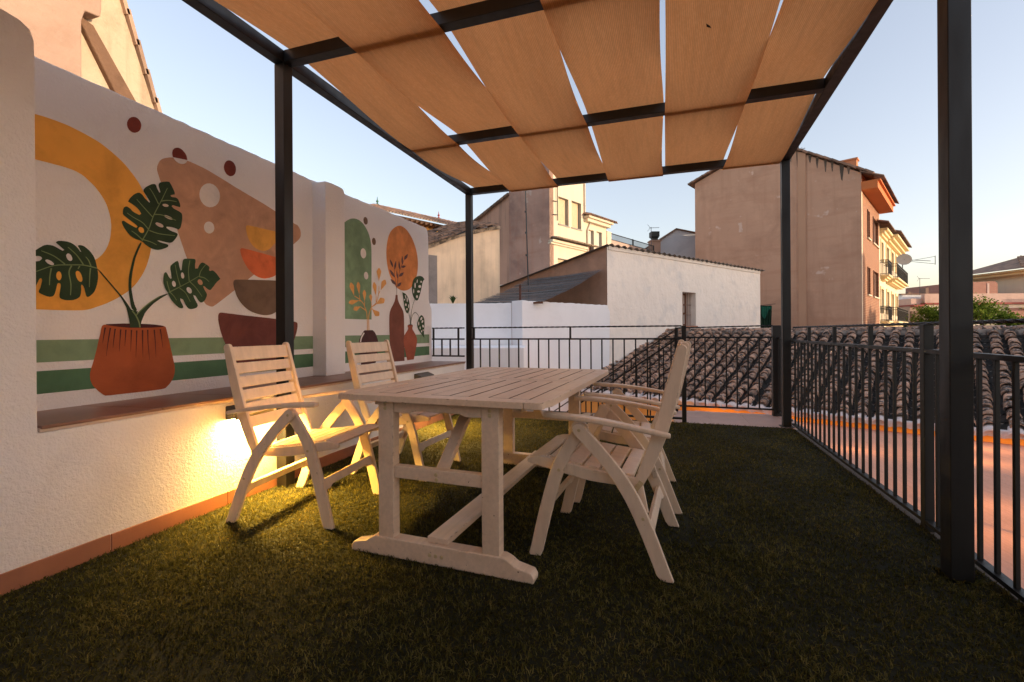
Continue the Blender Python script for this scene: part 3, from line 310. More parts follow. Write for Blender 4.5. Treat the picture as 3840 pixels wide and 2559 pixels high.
('painted_plant','pyellow',4,[(1.665,1.363),(1.668,1.35),(1.669,1.338),(1.666,1.329),(1.66,1.326),(1.654,1.329),(1.647,1.337),(1.642,1.349),(1.639,1.362),(1.638,1.374),(1.641,1.382),(1.646,1.385),(1.653,1.383),(1.66,1.375)]),
('painted_plant','pleaf2',3,[(2.123,1.31),(2.115,1.32),(2.108,1.336),(2.102,1.356),(2.099,1.375),(2.099,1.391),(2.1,1.406),(2.103,1.421),(2.107,1.43),(2.111,1.433),(2.116,1.434),(2.12,1.431),(2.125,1.424),(2.13,1.413),(2.135,1.404),(2.144,1.395),(2.152,1.4),(2.149,1.421),(2.147,1.438),(2.143,1.456),(2.143,1.47),(2.145,1.479),(2.157,1.492),(2.177,1.51),(2.19,1.517),(2.194,1.513),(2.198,1.504),(2.2,1.49),(2.203,1.477),(2.209,1.457),(2.217,1.461),(2.219,1.49),(2.222,1.508),(2.225,1.523),(2.23,1.533),(2.237,1.537),(2.256,1.542),(2.287,1.545),(2.305,1.546),(2.312,1.542),(2.313,1.531),(2.309,1.512),(2.308,1.497),(2.31,1.482),(2.328,1.485),(2.336,1.505),(2.343,1.516),(2.351,1.525),(2.36,1.53),(2.371,1.529),(2.384,1.524),(2.401,1.515),(2.41,1.508),(2.413,1.503),(2.413,1.497),(2.41,1.489),(2.411,1.483),(2.417,1.478),(2.432,1.485),(2.442,1.484),(2.453,1.478),(2.468,1.465),(2.496,1.432),(2.472,1.41),(2.457,1.393),(2.443,1.373),(2.431,1.359),(2.423,1.349),(2.415,1.345),(2.406,1.347),(2.395,1.353),(2.375,1.368),(2.365,1.367),(2.373,1.349),(2.38,1.337),(2.389,1.325),(2.393,1.314),(2.392,1.303),(2.387,1.29),(2.379,1.274),(2.369,1.263),(2.358,1.256),(2.349,1.254),(2.341,1.257),(2.33,1.268),(2.311,1.297),(2.295,1.302),(2.299,1.287),(2.306,1.273),(2.316,1.256),(2.323,1.244),(2.326,1.235),(2.324,1.227),(2.319,1.219),(2.305,1.212),(2.285,1.207),(2.271,1.206),(2.263,1.209),(2.255,1.215),(2.248,1.224),(2.239,1.238),(2.225,1.267),(2.207,1.274),(2.207,1.261),(2.212,1.249),(2.22,1.235),(2.225,1.224),(2.226,1.217),(2.224,1.212),(2.217,1.208),(2.208,1.209),(2.196,1.212),(2.181,1.224),(2.162,1.243),(2.146,1.263),(2.135,1.283),(2.128,1.297),(2.127,1.302)]),
('painted_plant','pwhite',4,[(2.232,1.428),(2.233,1.418),(2.23,1.409),(2.225,1.405),(2.219,1.406),(2.214,1.412),(2.211,1.422),(2.211,1.432),(2.213,1.44),(2.218,1.445),(2.224,1.444),(2.229,1.437)]),
('painted_plant','pwhite',4,[(2.176,1.369),(2.177,1.359),(2.175,1.351),(2.17,1.346),(2.163,1.346),(2.157,1.352),(2.153,1.361),(2.152,1.371),(2.155,1.379),(2.16,1.384),(2.166,1.383),(2.172,1.378)]),
('painted_plant','pwhite',4,[(2.279,1.341),(2.284,1.33),(2.284,1.32),(2.28,1.313),(2.272,1.31),(2.262,1.314),(2.253,1.322),(2.248,1.332),(2.248,1.342),(2.252,1.349),(2.26,1.352),(2.27,1.349)]),
('painted_plant','ptan',4,[(2.356,1.403),(2.361,1.394),(2.361,1.384),(2.356,1.377),(2.348,1.374),(2.338,1.376),(2.33,1.383),(2.325,1.393),(2.326,1.402),(2.33,1.409),(2.339,1.412),(2.348,1.41)]),
('painted_plant','pvein',5,[(1.9689,1.6085),(1.9743,1.6188),(1.9821,1.6331),(1.9909,1.65),(1.9998,1.6681),(2.0077,1.6857),(2.0142,1.7031),(2.02,1.7214),(2.0258,1.7404),(2.0319,1.7598),(2.039,1.7793),(2.0474,1.7991),(2.0565,1.8193),(2.0661,1.8397),(2.0756,1.8598),(2.0845,1.8795),(2.0935,1.9),(2.1027,1.9216),(2.1115,1.9423),(2.1189,1.9599),(2.1243,1.9725),(2.1279,1.9709),(2.1227,1.9583),(2.1154,1.9406),(2.1068,1.9199),(2.0977,1.8982),(2.0889,1.8775),(2.08,1.8578),(2.0707,1.8375),(2.0613,1.8172),(2.0523,1.797),(2.0442,1.7773),(2.0373,1.758),(2.0313,1.7387),(2.0257,1.7197),(2.0199,1.7011),(2.0135,1.6833),(2.0056,1.6653),(1.9968,1.6471),(1.988,1.63),(1.9804,1.6156),(1.9751,1.6053)]),
('painted_plant','pvein',5,[(2.0347,1.7617),(2.0284,1.7677),(2.0194,1.7761),(2.0089,1.7859),(1.9981,1.7961),(1.9881,1.8056),(1.9782,1.8152),(1.9677,1.8256),(1.9576,1.8356),(1.949,1.8442),(1.9429,1.8504),(1.9457,1.8532),(1.952,1.8473),(1.9608,1.8389),(1.9711,1.8291),(1.9818,1.819),(1.9919,1.8096),(2.0021,1.8003),(2.0131,1.7904),(2.0237,1.7808),(2.0329,1.7726),(2.0395,1.7669)]),
('painted_plant','pvein',5,[(2.0677,1.8541),(2.0639,1.8616),(2.0584,1.8724),(2.052,1.8846),(2.0456,1.8967),(2.04,1.9067),(2.0347,1.9149),(2.0294,1.9225),(2.0243,1.9292),(2.0201,1.9348),(2.017,1.939),(2.0202,1.9414),(2.0234,1.9375),(2.028,1.9321),(2.0333,1.9254),(2.039,1.9178),(2.0446,1.9095),(2.0507,1.8995),(2.0574,1.8875),(2.0641,1.8754),(2.0698,1.8647),(2.0739,1.8573)]),
('painted_plant','pvein',5,[(2.008,1.6821),(2.0037,1.687),(1.9978,1.6939),(1.9908,1.7017),(1.9831,1.7093),(1.9752,1.7155),(1.9665,1.7203),(1.9565,1.7244),(1.946,1.7282),(1.9357,1.7319),(1.9263,1.7357),(1.9176,1.74),(1.9091,1.7444),(1.9014,1.7487),(1.895,1.7523),(1.8904,1.7549),(1.8922,1.7585),(1.897,1.756),(1.9035,1.7526),(1.9113,1.7485),(1.9197,1.7443),(1.9283,1.7403),(1.9375,1.7367),(1.9478,1.7333),(1.9585,1.7297),(1.9689,1.7255),(1.9784,1.7205),(1.9871,1.714),(1.9954,1.7062),(2.0027,1.6983),(2.0088,1.6915),(2.0132,1.6869)]),
('painted_plant','pvein',5,[(1.9697,1.6132),(1.9659,1.6167),(1.9604,1.6215),(1.9541,1.627),(1.9475,1.6325),(1.9415,1.6371),(1.9356,1.6412),(1.9291,1.6451),(1.9229,1.6487),(1.9175,1.6518),(1.9137,1.654),(1.9157,1.6576),(1.9196,1.6556),(1.9251,1.6528),(1.9316,1.6494),(1.9383,1.6456),(1.9447,1.6417),(1.9511,1.6371),(1.9579,1.6317),(1.9646,1.6264),(1.9702,1.6218),(1.9743,1.6186)]),
('painted_plant','pvein',5,[(2.0854,1.8817),(2.0916,1.8841),(2.1002,1.8876),(2.1105,1.8915),(2.1214,1.8953),(2.132,1.8981),(2.1431,1.8999),(2.1553,1.901),(2.1672,1.9018),(2.1774,1.9023),(2.1846,1.9027),(2.1848,1.8987),(2.1777,1.898),(2.1675,1.8972),(2.1557,1.8962),(2.1438,1.8947),(2.1332,1.8927),(2.1232,1.8897),(2.1127,1.8858),(2.1027,1.8816),(2.0941,1.8779),(2.088,1.8753)]),
('painted_plant','pvein',5,[(2.0453,1.7882),(2.0514,1.7894),(2.0598,1.7913),(2.0702,1.7932),(2.0821,1.7946),(2.0953,1.7946),(2.1115,1.7928),(2.1307,1.7896),(2.1504,1.7859),(2.1676,1.7824),(2.1796,1.7801),(2.1788,1.7761),(2.1668,1.7782),(2.1496,1.7814),(2.1299,1.7848),(2.1108,1.7877),(2.0951,1.7892),(2.0825,1.7888),(2.0711,1.7872),(2.0612,1.785),(2.0529,1.7828),(2.0467,1.7814)]),
('painted_plant','pvein',5,[(2.0155,1.682),(2.0233,1.6805),(2.0339,1.6783),(2.0467,1.6759),(2.0611,1.674),(2.0764,1.673),(2.095,1.6735),(2.1172,1.6749),(2.1399,1.6768),(2.1597,1.6786),(2.1735,1.6797),(2.1739,1.6757),(2.1601,1.6743),(2.1403,1.6722),(2.1176,1.67),(2.0953,1.6683),(2.0764,1.6676),(2.0606,1.6682),(2.0458,1.6699),(2.0328,1.672),(2.0221,1.6739),(2.0143,1.6752)]),
('painted_plant','pvein',5,[(1.9808,1.6187),(1.9867,1.6179),(1.9951,1.6168),(2.0049,1.6155),(2.0148,1.614),(2.0237,1.6122),(2.0319,1.6098),(2.0402,1.6068),(2.0478,1.6038),(2.0542,1.6011),(2.0588,1.5992),(2.0574,1.5954),(2.0527,1.5971),(2.0462,1.5995),(2.0385,1.6022),(2.0304,1.6048),(2.0225,1.6068),(2.0139,1.6083),(2.0041,1.6095),(1.9944,1.6105),(1.986,1.6112),(1.98,1.6117)]),
('painted_plant','pvein',5,[(1.7368,1.4071),(1.7285,1.4086),(1.7169,1.4107),(1.7033,1.413),(1.6894,1.4149),(1.6765,1.4159),(1.6649,1.4158),(1.6535,1.415),(1.6419,1.4137),(1.6299,1.412),(1.6171,1.4102),(1.6033,1.4084),(1.5889,1.4066),(1.5742,1.4044),(1.5594,1.4013),(1.5449,1.397),(1.5296,1.3903),(1.513,1.3814),(1.4969,1.3721),(1.4831,1.3637),(1.4733,1.358),(1.4713,1.3614),(1.481,1.3673),(1.4947,1.3757),(1.5108,1.3853),(1.5275,1.3944),(1.5433,1.4014),(1.5582,1.4061),(1.5732,1.4094),(1.5882,1.4118),(1.6026,1.4137),(1.6163,1.4156),(1.6291,1.4176),(1.6412,1.4195),(1.6529,1.4209),(1.6646,1.4219),(1.6767,1.4221),(1.69,1.4213),(1.7042,1.4195),(1.718,1.4174),(1.7297,1.4153),(1.738,1.4141)]),
('painted_plant','pvein',5,[(1.5888,1.4106),(1.5826,1.4159),(1.5738,1.4234),(1.5636,1.432),(1.553,1.4402),(1.543,1.4468),(1.5325,1.4519),(1.5209,1.4565),(1.5095,1.4603),(1.4997,1.4635),(1.4927,1.4659),(1.4939,1.4697),(1.5009,1.4676),(1.5109,1.4647),(1.5226,1.4611),(1.5346,1.4567),(1.5456,1.4516),(1.5563,1.4449),(1.5674,1.4368),(1.5779,1.4284),(1.5869,1.421),(1.5932,1.416)]),
('painted_plant','pvein',5,[(1.6719,1.4169),(1.6678,1.424),(1.6621,1.434),(1.6554,1.4454),(1.6482,1.4568),(1.6412,1.4667),(1.6335,1.4754),(1.6247,1.4842),(1.6159,1.4923),(1.6083,1.4991),(1.603,1.5041),(1.6056,1.5071),(1.6111,1.5024),(1.619,1.4957),(1.628,1.4878),(1.6372,1.479),(1.6454,1.4701),(1.653,1.4601),(1.6606,1.4487),(1.6676,1.4372),(1.6736,1.4274),(1.6779,1.4205)]),
('painted_plant','pvein',5,[(1.7042,1.4179),(1.703,1.4221),(1.7013,1.4281),(1.6992,1.4349),(1.697,1.4415),(1.6948,1.447),(1.6924,1.4514),(1.6895,1.4557),(1.6865,1.4595),(1.6839,1.4628),(1.6821,1.4652),(1.6851,1.4678),(1.6872,1.4656),(1.69,1.4625),(1.6934,1.4587),(1.6967,1.4543),(1.6998,1.4494),(1.7024,1.4436),(1.705,1.4369),(1.7074,1.4301),(1.7094,1.4242),(1.7108,1.4201)]),
('painted_plant','pvein',5,[(1.5368,1.3839),(1.5357,1.3778),(1.5342,1.3692),(1.5325,1.3592),(1.5309,1.349),(1.5297,1.3395),(1.5289,1.33),(1.5284,1.3198),(1.5279,1.31),(1.5276,1.3015),(1.5273,1.2955),(1.5233,1.2957),(1.5233,1.3016),(1.5233,1.3101),(1.5235,1.32),(1.5237,1.3303),(1.5243,1.3399),(1.5252,1.3497),(1.5265,1.3601),(1.5279,1.3702),(1.5291,1.3788),(1.5298,1.3849)]),
('painted_plant','pvein',5,[(1.6232,1.4081),(1.6212,1.4034),(1.6183,1.3972),(1.6152,1.3898),(1.6127,1.3814),(1.6114,1.3723),(1.6118,1.3618),(1.6134,1.3496),(1.6155,1.3364),(1.6175,1.323),(1.6187,1.3101),(1.6188,1.297),(1.6183,1.2831),(1.6176,1.2698),(1.6168,1.2585),(1.6163,1.2505),(1.6123,1.2507),(1.6126,1.2587),(1.6132,1.2701),(1.6137,1.2833),(1.614,1.297),(1.6137,1.3099),(1.6124,1.3224),(1.6102,1.3355),(1.6078,1.3487),(1.606,1.3612),(1.6054,1.3725),(1.6066,1.3826),(1.6092,1.3918),(1.6122,1.3998),(1.615,1.4061),(1.6168,1.4107)]),
('painted_plant','pvein',5,[(1.7092,1.4062),(1.7085,1.4006),(1.7076,1.3929),(1.7066,1.3836),(1.7056,1.3735),(1.7047,1.3631),(1.7041,1.351),(1.7034,1.3369),(1.7029,1.3227),(1.7024,1.3103),(1.702,1.3016),(1.698,1.3018),(1.6981,1.3104),(1.6983,1.3228),(1.6985,1.337),(1.6989,1.3512),(1.6993,1.3633),(1.6998,1.3739),(1.7005,1.3842),(1.7012,1.3935),(1.7018,1.4012),(1.7022,1.4068)]),
('painted_plant','pvein',5,[(1.6594,1.4107),(1.6497,1.3942),(1.6461,1.396),(1.6532,1.4137)]),
('painted_plant','pvein',5,[(2.1272,1.3086),(2.1371,1.3142),(2.1509,1.3221),(2.167,1.3314),(2.1837,1.341),(2.1991,1.3501),(2.2133,1.3586),(2.2275,1.3672),(2.2417,1.3758),(2.2556,1.3844),(2.269,1.3929),(2.283,1.4019),(2.2976,1.4115),(2.3115,1.4207),(2.3233,1.4285),(2.3317,1.4341),(2.3339,1.4307),(2.3256,1.425),(2.3139,1.417),(2.3002,1.4076),(2.2857,1.3979),(2.2718,1.3887),(2.2583,1.38),(2.2445,1.3712),(2.2305,1.3624),(2.2163,1.3536),(2.2021,1.3449),(2.1868,1.3357),(2.1703,1.3259),(2.1542,1.3164),(2.1405,1.3083),(2.1308,1.3026)]),
('painted_plant','pvein',5,[(2.2022,1.3542),(2.1996,1.3627),(2.196,1.3746),(2.1917,1.3887),(2.1875,1.4035),(2.1838,1.4177),(2.1806,1.4326),(2.1775,1.449),(2.1747,1.4649),(2.1723,1.4787),(2.1706,1.4884),(2.1746,1.4892),(2.1765,1.4795),(2.1792,1.4658),(2.1823,1.4499),(2.1857,1.4337),(2.1892,1.4191),(2.1931,1.4051),(2.1976,1.3905),(2.2021,1.3765),(2.206,1.3647),(2.2088,1.3562)]),
('painted_plant','pvein',5,[(2.2619,1.3925),(2.2612,1.4026),(2.26,1.417),(2.2587,1.4337),(2.2579,1.4508),(2.2581,1.4664),(2.2595,1.4813),(2.262,1.4967),(2.2649,1.5112),(2.2675,1.5235),(2.2693,1.5323),(2.2733,1.5315),(2.2717,1.5227),(2.2694,1.5103),(2.2668,1.4958),(2.2647,1.4807),(2.2635,1.4662),(2.2637,1.451),(2.2648,1.4342),(2.2664,1.4176),(2.2679,1.4032),(2.2689,1.3931)]),
('painted_plant','pvein',5,[(2.332,1.4311),(2.3336,1.4366),(2.3355,1.4443),(2.3382,1.4536),(2.3417,1.4636),(2.3465,1.4735),(2.3534,1.4841),(2.3622,1.4958),(2.3715,1.5073),(2.3797,1.5173),(2.3854,1.5242),(2.3886,1.5218),(2.3831,1.5146),(2.3751,1.5045),(2.3661,1.4928),(2.3577,1.4811),(2.3513,1.4709),(2.3471,1.4615),(2.344,1.4519),(2.3418,1.4428),(2.3401,1.435),(2.3388,1.4293)]),
('painted_plant','pvein',5,[(2.3357,1.4337),(2.3412,1.433),(2.3492,1.4323),(2.3585,1.4312),(2.3679,1.4295),(2.3765,1.427),(2.3843,1.4229),(2.3921,1.4176),(2.3992,1.4121),(2.4051,1.4072),(2.4093,1.4038),(2.4069,1.4006),(2.4025,1.4038),(2.3964,1.4084),(2.3892,1.4136),(2.3817,1.4184),(2.3745,1.4218),(2.3667,1.4239),(2.3577,1.4252),(2.3486,1.4259),(2.3407,1.4263),(2.3351,1.4267)]),
('painted_plant','pvein',5,[(2.2726,1.3911),(2.278,1.3864),(2.2857,1.3801),(2.2947,1.3723),(2.3042,1.3636),(2.3133,1.3543),(2.3227,1.3431),(2.3329,1.3299),(2.3429,1.3166),(2.3514,1.3049),(2.3574,1.2967),(2.3542,1.2943),(2.348,1.3023),(2.3392,1.3138),(2.329,1.3269),(2.3187,1.3398),(2.3093,1.3505),(2.3002,1.3594),(2.2907,1.3677),(2.2816,1.3751),(2.2738,1.3812),(2.2682,1.3857)]),
('painted_plant','pvein',5,[(2.2024,1.3432),(2.2077,1.3397),(2.2154,1.335),(2.2244,1.3291),(2.2336,1.3219),(2.2418,1.3136),(2.2493,1.3028),(2.2568,1.2896),(2.2638,1.2761),(2.2697,1.2642),(2.2739,1.2559),(2.2703,1.2541),(2.2659,1.2622),(2.2598,1.2739),(2.2526,1.2872),(2.2449,1.2999),(2.2376,1.31),(2.2298,1.3176),(2.2209,1.3241),(2.212,1.3295),(2.2042,1.3339),(2.1986,1.3372)]),
('painted_plant','pvein',5,[(2.1407,1.3113),(2.1439,1.3083),(2.1484,1.3041),(2.1537,1.2991),(2.1591,1.2938),(2.1639,1.2884),(2.1683,1.2825),(2.1726,1.276),(2.1766,1.2696),(2.18,1.2641),(2.1824,1.2602),(2.179,1.258),(2.1764,1.2618),(2.1728,1.2671),(2.1686,1.2733),(2.1641,1.2795),(2.1597,1.2848),(2.155,1.2897),(2.1496,1.2947),(2.1442,1.2993),(2.1394,1.3033),(2.1361,1.3061)]),
('painted_plant','pvein',5,[(2.1351,1.3077),(2.1332,1.3144),(2.1304,1.324),(2.1273,1.3349),(2.1243,1.3455),(2.122,1.3541),(2.1206,1.3607),(2.1196,1.3664),(2.119,1.3711),(2.1185,1.3749),(2.1182,1.3777),(2.1222,1.3783),(2.1228,1.3755),(2.1235,1.3719),(2.1244,1.3673),(2.1257,1.3618),(2.1274,1.3555),(2.1299,1.3471),(2.1331,1.3367),(2.1365,1.3258),(2.1396,1.3163),(2.1417,1.3097)]),
('painted_plant','pleaf',3,[(1.951,1.568),(1.943,1.548),(1.935,1.527),(1.928,1.507),(1.922,1.486),(1.917,1.466),(1.913,1.446),(1.909,1.427),(1.905,1.408),(1.902,1.39),(1.9,1.373),(1.899,1.355),(1.898,1.339),(1.898,1.322),(1.899,1.305),(1.9,1.288),(1.902,1.27),(1.905,1.251),(1.907,1.235),(1.909,1.221),(1.911,1.209),(1.913,1.199),(1.917,1.191),(1.922,1.186),(1.928,1.182),(1.936,1.18),(1.941,1.181),(1.943,1.186),(1.941,1.193),(1.936,1.204),(1.931,1.217),(1.927,1.232),(1.923,1.25),(1.92,1.27),(1.917,1.288),(1.915,1.306),(1.914,1.324),(1.914,1.34),(1.915,1.357),(1.916,1.374),(1.918,1.392),(1.92,1.41),(1.923,1.428),(1.927,1.448),(1.931,1.468),(1.935,1.488),(1.941,1.509),(1.948,1.529),(1.955,1.548),(1.963,1.567),(1.969,1.582),(1.972,1.592),(1.971,1.597),(1.968,1.598),(1.964,1.593),(1.958,1.583)]),
('painted_plant','pleaf',3.05,[(1.745,1.404),(1.751,1.399),(1.758,1.392),(1.766,1.383),(1.774,1.373),(1.783,1.362),(1.793,1.349),(1.804,1.336),(1.815,1.322),(1.827,1.307),(1.839,1.293),(1.849,1.28),(1.859,1.268),(1.867,1.257),(1.876,1.244),(1.885,1.231),(1.896,1.214),(1.916,1.18),(1.884,1.201),(1.871,1.229),(1.863,1.245),(1.856,1.257),(1.848,1.268),(1.84,1.279),(1.83,1.291),(1.82,1.304),(1.809,1.318),(1.797,1.333),(1.785,1.347),(1.775,1.36),(1.765,1.372),(1.756,1.384),(1.749,1.393),(1.744,1.4),(1.74,1.405),(1.738,1.408),(1.738,1.409),(1.741,1.408)]),
('painted_plant','pleaf',3.1,[(2.105,1.292),(2.093,1.287),(2.08,1.281),(2.066,1.272),(2.051,1.263),(2.035,1.251),(2.021,1.24),(2.007,1.228),(1.995,1.216),(1.983,1.204),(1.972,1.193),(1.963,1.183),(1.953,1.172),(1.936,1.152),(1.969,1.129),(1.981,1.154),(1.989,1.169),(1.997,1.181),(2.007,1.194),(2.018,1.207),(2.029,1.219),(2.04,1.231),(2.052,1.241),(2.065,1.251),(2.077,1.261),(2.089,1.269),(2.1,1.277),(2.112,1.284),(2.12,1.29),(2.125,1.294),(2.127,1.297),(2.126,1.298),(2.122,1.298),(2.115,1.296)]),
('painted_plant','pleaf',3.45,[(1.905,1.081),(1.902,1.112),(1.9,1.129),(1.897,1.144),(1.893,1.164),(1.884,1.201),(1.916,1.185),(1.949,1.177),(1.937,1.152),(1.99,1.174),(1.981,1.151),(1.976,1.139),(1.973,1.131),(1.97,1.123),(1.968,1.116),(1.966,1.109),(1.965,1.103),(1.963,1.095),(1.96,1.08)]),
('painted_plant','pvein',5,[(1.9192,1.1825),(1.922,1.1789),(1.926,1.1738),(1.9307,1.1677),(1.9354,1.161),(1.9397,1.1541),(1.9434,1.1469),(1.9471,1.1393),(1.9505,1.1313),(1.9536,1.1235),(1.9562,1.1159),(1.9583,1.1081),(1.9598,1.1001),(1.9609,1.0926),(1.9618,1.0863),(1.9625,1.0819),(1.9545,1.0807),(1.9539,1.0852),(1.953,1.0915),(1.9519,1.0988),(1.9505,1.1063),(1.9486,1.1135),(1.9461,1.1207),(1.9431,1.1283),(1.9398,1.136),(1.9363,1.1434),(1.9327,1.1501),(1.9288,1.1565),(1.9242,1.163),(1.9197,1.1689),(1.9157,1.174),(1.9128,1.1777)]),
('painted_plant','pvein',5,[(1.9339,1.154),(1.9375,1.1585),(1.9426,1.1648),(1.9487,1.1723),(1.9556,1.1804),(1.9631,1.1886),(1.9711,1.1971),(1.9799,1.2061),(1.9894,1.2154),(1.9996,1.2249),(2.0103,1.2342),(2.0228,1.2441),(2.0371,1.2546),(2.0513,1.2648),(2.0637,1.2735),(2.0724,1.2796),(2.0758,1.2748),(2.0672,1.2686),(2.0548,1.2599),(2.0406,1.2498),(2.0264,1.2393),(2.0141,1.2296),(2.0036,1.2204),(1.9936,1.2111),(1.9842,1.2018),(1.9755,1.1929),(1.9675,1.1846),(1.9601,1.1765),(1.9533,1.1684),(1.9472,1.161),(1.9422,1.1547),(1.9385,1.1502)]),
('painted_arch','pgreen_arch',1,[(3.842,2.127),(3.881,2.155),(3.902,2.169),(3.917,2.178),(3.93,2.185),(3.942,2.191),(3.954,2.196),(3.966,2.2),(3.979,2.204),(3.991,2.208),(4.004,2.21),(4.017,2.213),(4.031,2.214),(4.045,2.215),(4.061,2.215),(4.076,2.214),(4.093,2.212),(4.11,2.208),(4.126,2.204),(4.142,2.197),(4.158,2.19),(4.173,2.181),(4.188,2.171),(4.202,2.16),(4.216,2.147),(4.229,2.134),(4.241,2.12),(4.252,2.106),(4.261,2.091),(4.268,2.076),(4.275,2.061),(4.282,2.045),(4.287,2.028),(4.291,2.011),(4.295,1.992),(4.297,1.973),(4.299,1.952),(4.3,1.93),(4.3,1.869),(4.3,1.769),(4.298,1.585),(4.294,1.184),(3.837,1.18)]),
('painted_dot.006','pbrown',1,[(4.237,2.243),(4.238,2.23),(4.236,2.217),(4.229,2.206),(4.22,2.198),(4.209,2.192),(4.197,2.191),(4.186,2.193),(4.176,2.199),(4.168,2.208),(4.164,2.22),(4.163,2.232),(4.165,2.244),(4.171,2.256),(4.18,2.264),(4.191,2.27),(4.203,2.272),(4.215,2.269),(4.225,2.263),(4.233,2.254)]),
('painted_dot.007','pbrown',1,[(4.382,2.047),(4.383,2.035),(4.379,2.022),(4.373,2.012),(4.364,2.004),(4.353,2),(4.342,1.999),(4.331,2.002),(4.322,2.009),(4.315,2.018),(4.311,2.03),(4.311,2.042),(4.314,2.054),(4.321,2.064),(4.329,2.072),(4.34,2.077),(4.351,2.078),(4.362,2.075),(4.371,2.068),(4.378,2.059)]),
('painted_dot.008','pwhite',2,[(4.204,1.889),(4.205,1.872),(4.2,1.856),(4.191,1.842),(4.179,1.832),(4.165,1.826),(4.15,1.825),(4.135,1.83),(4.123,1.839),(4.114,1.852),(4.109,1.868),(4.109,1.884),(4.113,1.9),(4.122,1.914),(4.133,1.924),(4.148,1.93),(4.163,1.931),(4.178,1.927),(4.19,1.918),(4.199,1.905)]),
('painted_dot.009','pwhite',2,[(4.239,1.655),(4.239,1.642),(4.235,1.629),(4.228,1.619),(4.218,1.612),(4.207,1.608),(4.195,1.608),(4.184,1.612),(4.175,1.62),(4.168,1.63),(4.165,1.642),(4.165,1.655),(4.168,1.667),(4.175,1.677),(4.185,1.685),(4.196,1.689),(4.208,1.689),(4.219,1.685),(4.228,1.677),(4.235,1.667)]),
('painted_oval','porange2',1,[(4.833,2.313),(4.81,2.305),(4.788,2.294),(4.766,2.283),(4.744,2.269),(4.723,2.254),(4.703,2.239),(4.686,2.224),(4.67,2.208),(4.657,2.192),(4.645,2.175),(4.634,2.158),(4.625,2.139),(4.617,2.12),(4.61,2.1),(4.603,2.079),(4.597,2.057),(4.592,2.034),(4.588,2.012),(4.585,1.99),(4.583,1.967),(4.583,1.946),(4.584,1.923),(4.585,1.901),(4.588,1.878),(4.592,1.856),(4.596,1.833),(4.603,1.81),(4.61,1.788),(4.619,1.766),(4.629,1.745),(4.64,1.725),(4.651,1.706),(4.664,1.688),(4.679,1.67),(4.697,1.652),(4.716,1.633),(4.737,1.614),(4.756,1.599),(4.774,1.586),(4.79,1.577),(4.804,1.571),(4.819,1.566),(4.836,1.561),(4.853,1.557),(4.873,1.554),(4.891,1.551),(4.909,1.55),(4.926,1.55),(4.942,1.55),(4.959,1.551),(4.978,1.554),(4.997,1.557),(5.017,1.561),(5.037,1.566),(5.058,1.572),(5.079,1.58),(5.099,1.589),(5.12,1.602),(5.141,1.617),(5.163,1.636),(5.184,1.658),(5.204,1.68),(5.221,1.701),(5.236,1.721),(5.249,1.74),(5.261,1.761),(5.27,1.783),(5.279,1.807),(5.286,1.833),(5.291,1.858),(5.294,1.883),(5.296,1.908),(5.296,1.932),(5.295,1.957),(5.292,1.981),(5.288,2.005),(5.281,2.028),(5.274,2.052),(5.264,2.075),(5.253,2.097),(5.241,2.12),(5.227,2.142),(5.211,2.163),(5.194,2.184),(5.176,2.205),(5.155,2.225),(5.132,2.244),(5.107,2.262),(5.08,2.279),(5.054,2.293),(5.029,2.304),(5.004,2.313),(4.981,2.319),(4.958,2.323),(4.937,2.326),(4.916,2.327),(4.896,2.327),(4.875,2.324),(4.854,2.32)]),
('painted_branch','pmauve',2,[(4.719,1.802),(4.72,1.82),(4.715,1.84),(4.706,1.854),(4.687,1.87),(4.668,1.883),(4.653,1.891),(4.654,1.878),(4.658,1.859),(4.666,1.84),(4.677,1.827),(4.698,1.812)]),
('painted_branch','pmauve',2,[(4.749,1.782),(4.766,1.799),(4.781,1.821),(4.787,1.838),(4.788,1.86),(4.786,1.879),(4.783,1.892),(4.772,1.879),(4.758,1.858),(4.746,1.836),(4.742,1.82),(4.743,1.798)]),
('painted_branch','pmauve',2,[(4.86,1.796),(4.868,1.813),(4.872,1.834),(4.871,1.849),(4.863,1.868),(4.853,1.884),(4.844,1.895),(4.839,1.882),(4.835,1.863),(4.833,1.842),(4.836,1.827),(4.847,1.809)]),
('painted_branch','pmauve',2,[(4.917,1.865),(4.928,1.883),(4.935,1.905),(4.936,1.922),(4.932,1.943),(4.925,1.961),(4.919,1.973),(4.912,1.959),(4.905,1.939),(4.9,1.917),(4.901,1.901),(4.907,1.88)]),
('painted_branch','pmauve',2,[(4.964,1.927),(4.992,1.937),(5.02,1.952),(5.034,1.965),(5.044,1.983),(5.048,2),(5.048,2.012),(5.028,2.004),(5.002,1.99),(4.978,1.974),(4.967,1.961),(4.962,1.943)]),
('painted_branch','pmauve',2,[(4.894,1.828),(4.914,1.825),(4.939,1.825),(4.956,1.829),(4.976,1.839),(4.994,1.85),(5.005,1.858),(4.989,1.859),(4.966,1.86),(4.942,1.857),(4.926,1.852),(4.907,1.84)]),
('painted_branch','pmauve',2,[(4.814,1.681),(4.82,1.697),(4.822,1.717),(4.82,1.732),(4.811,1.75),(4.801,1.766),(4.793,1.776),(4.79,1.763),(4.787,1.745),(4.787,1.726),(4.791,1.712),(4.802,1.694)]),
('painted_branch','pmauve',2,[(4.754,1.69),(4.749,1.708),(4.736,1.729),(4.72,1.742),(4.692,1.756),(4.664,1.766),(4.643,1.772),(4.648,1.758),(4.659,1.74),(4.676,1.72),(4.693,1.709),(4.724,1.696)]),
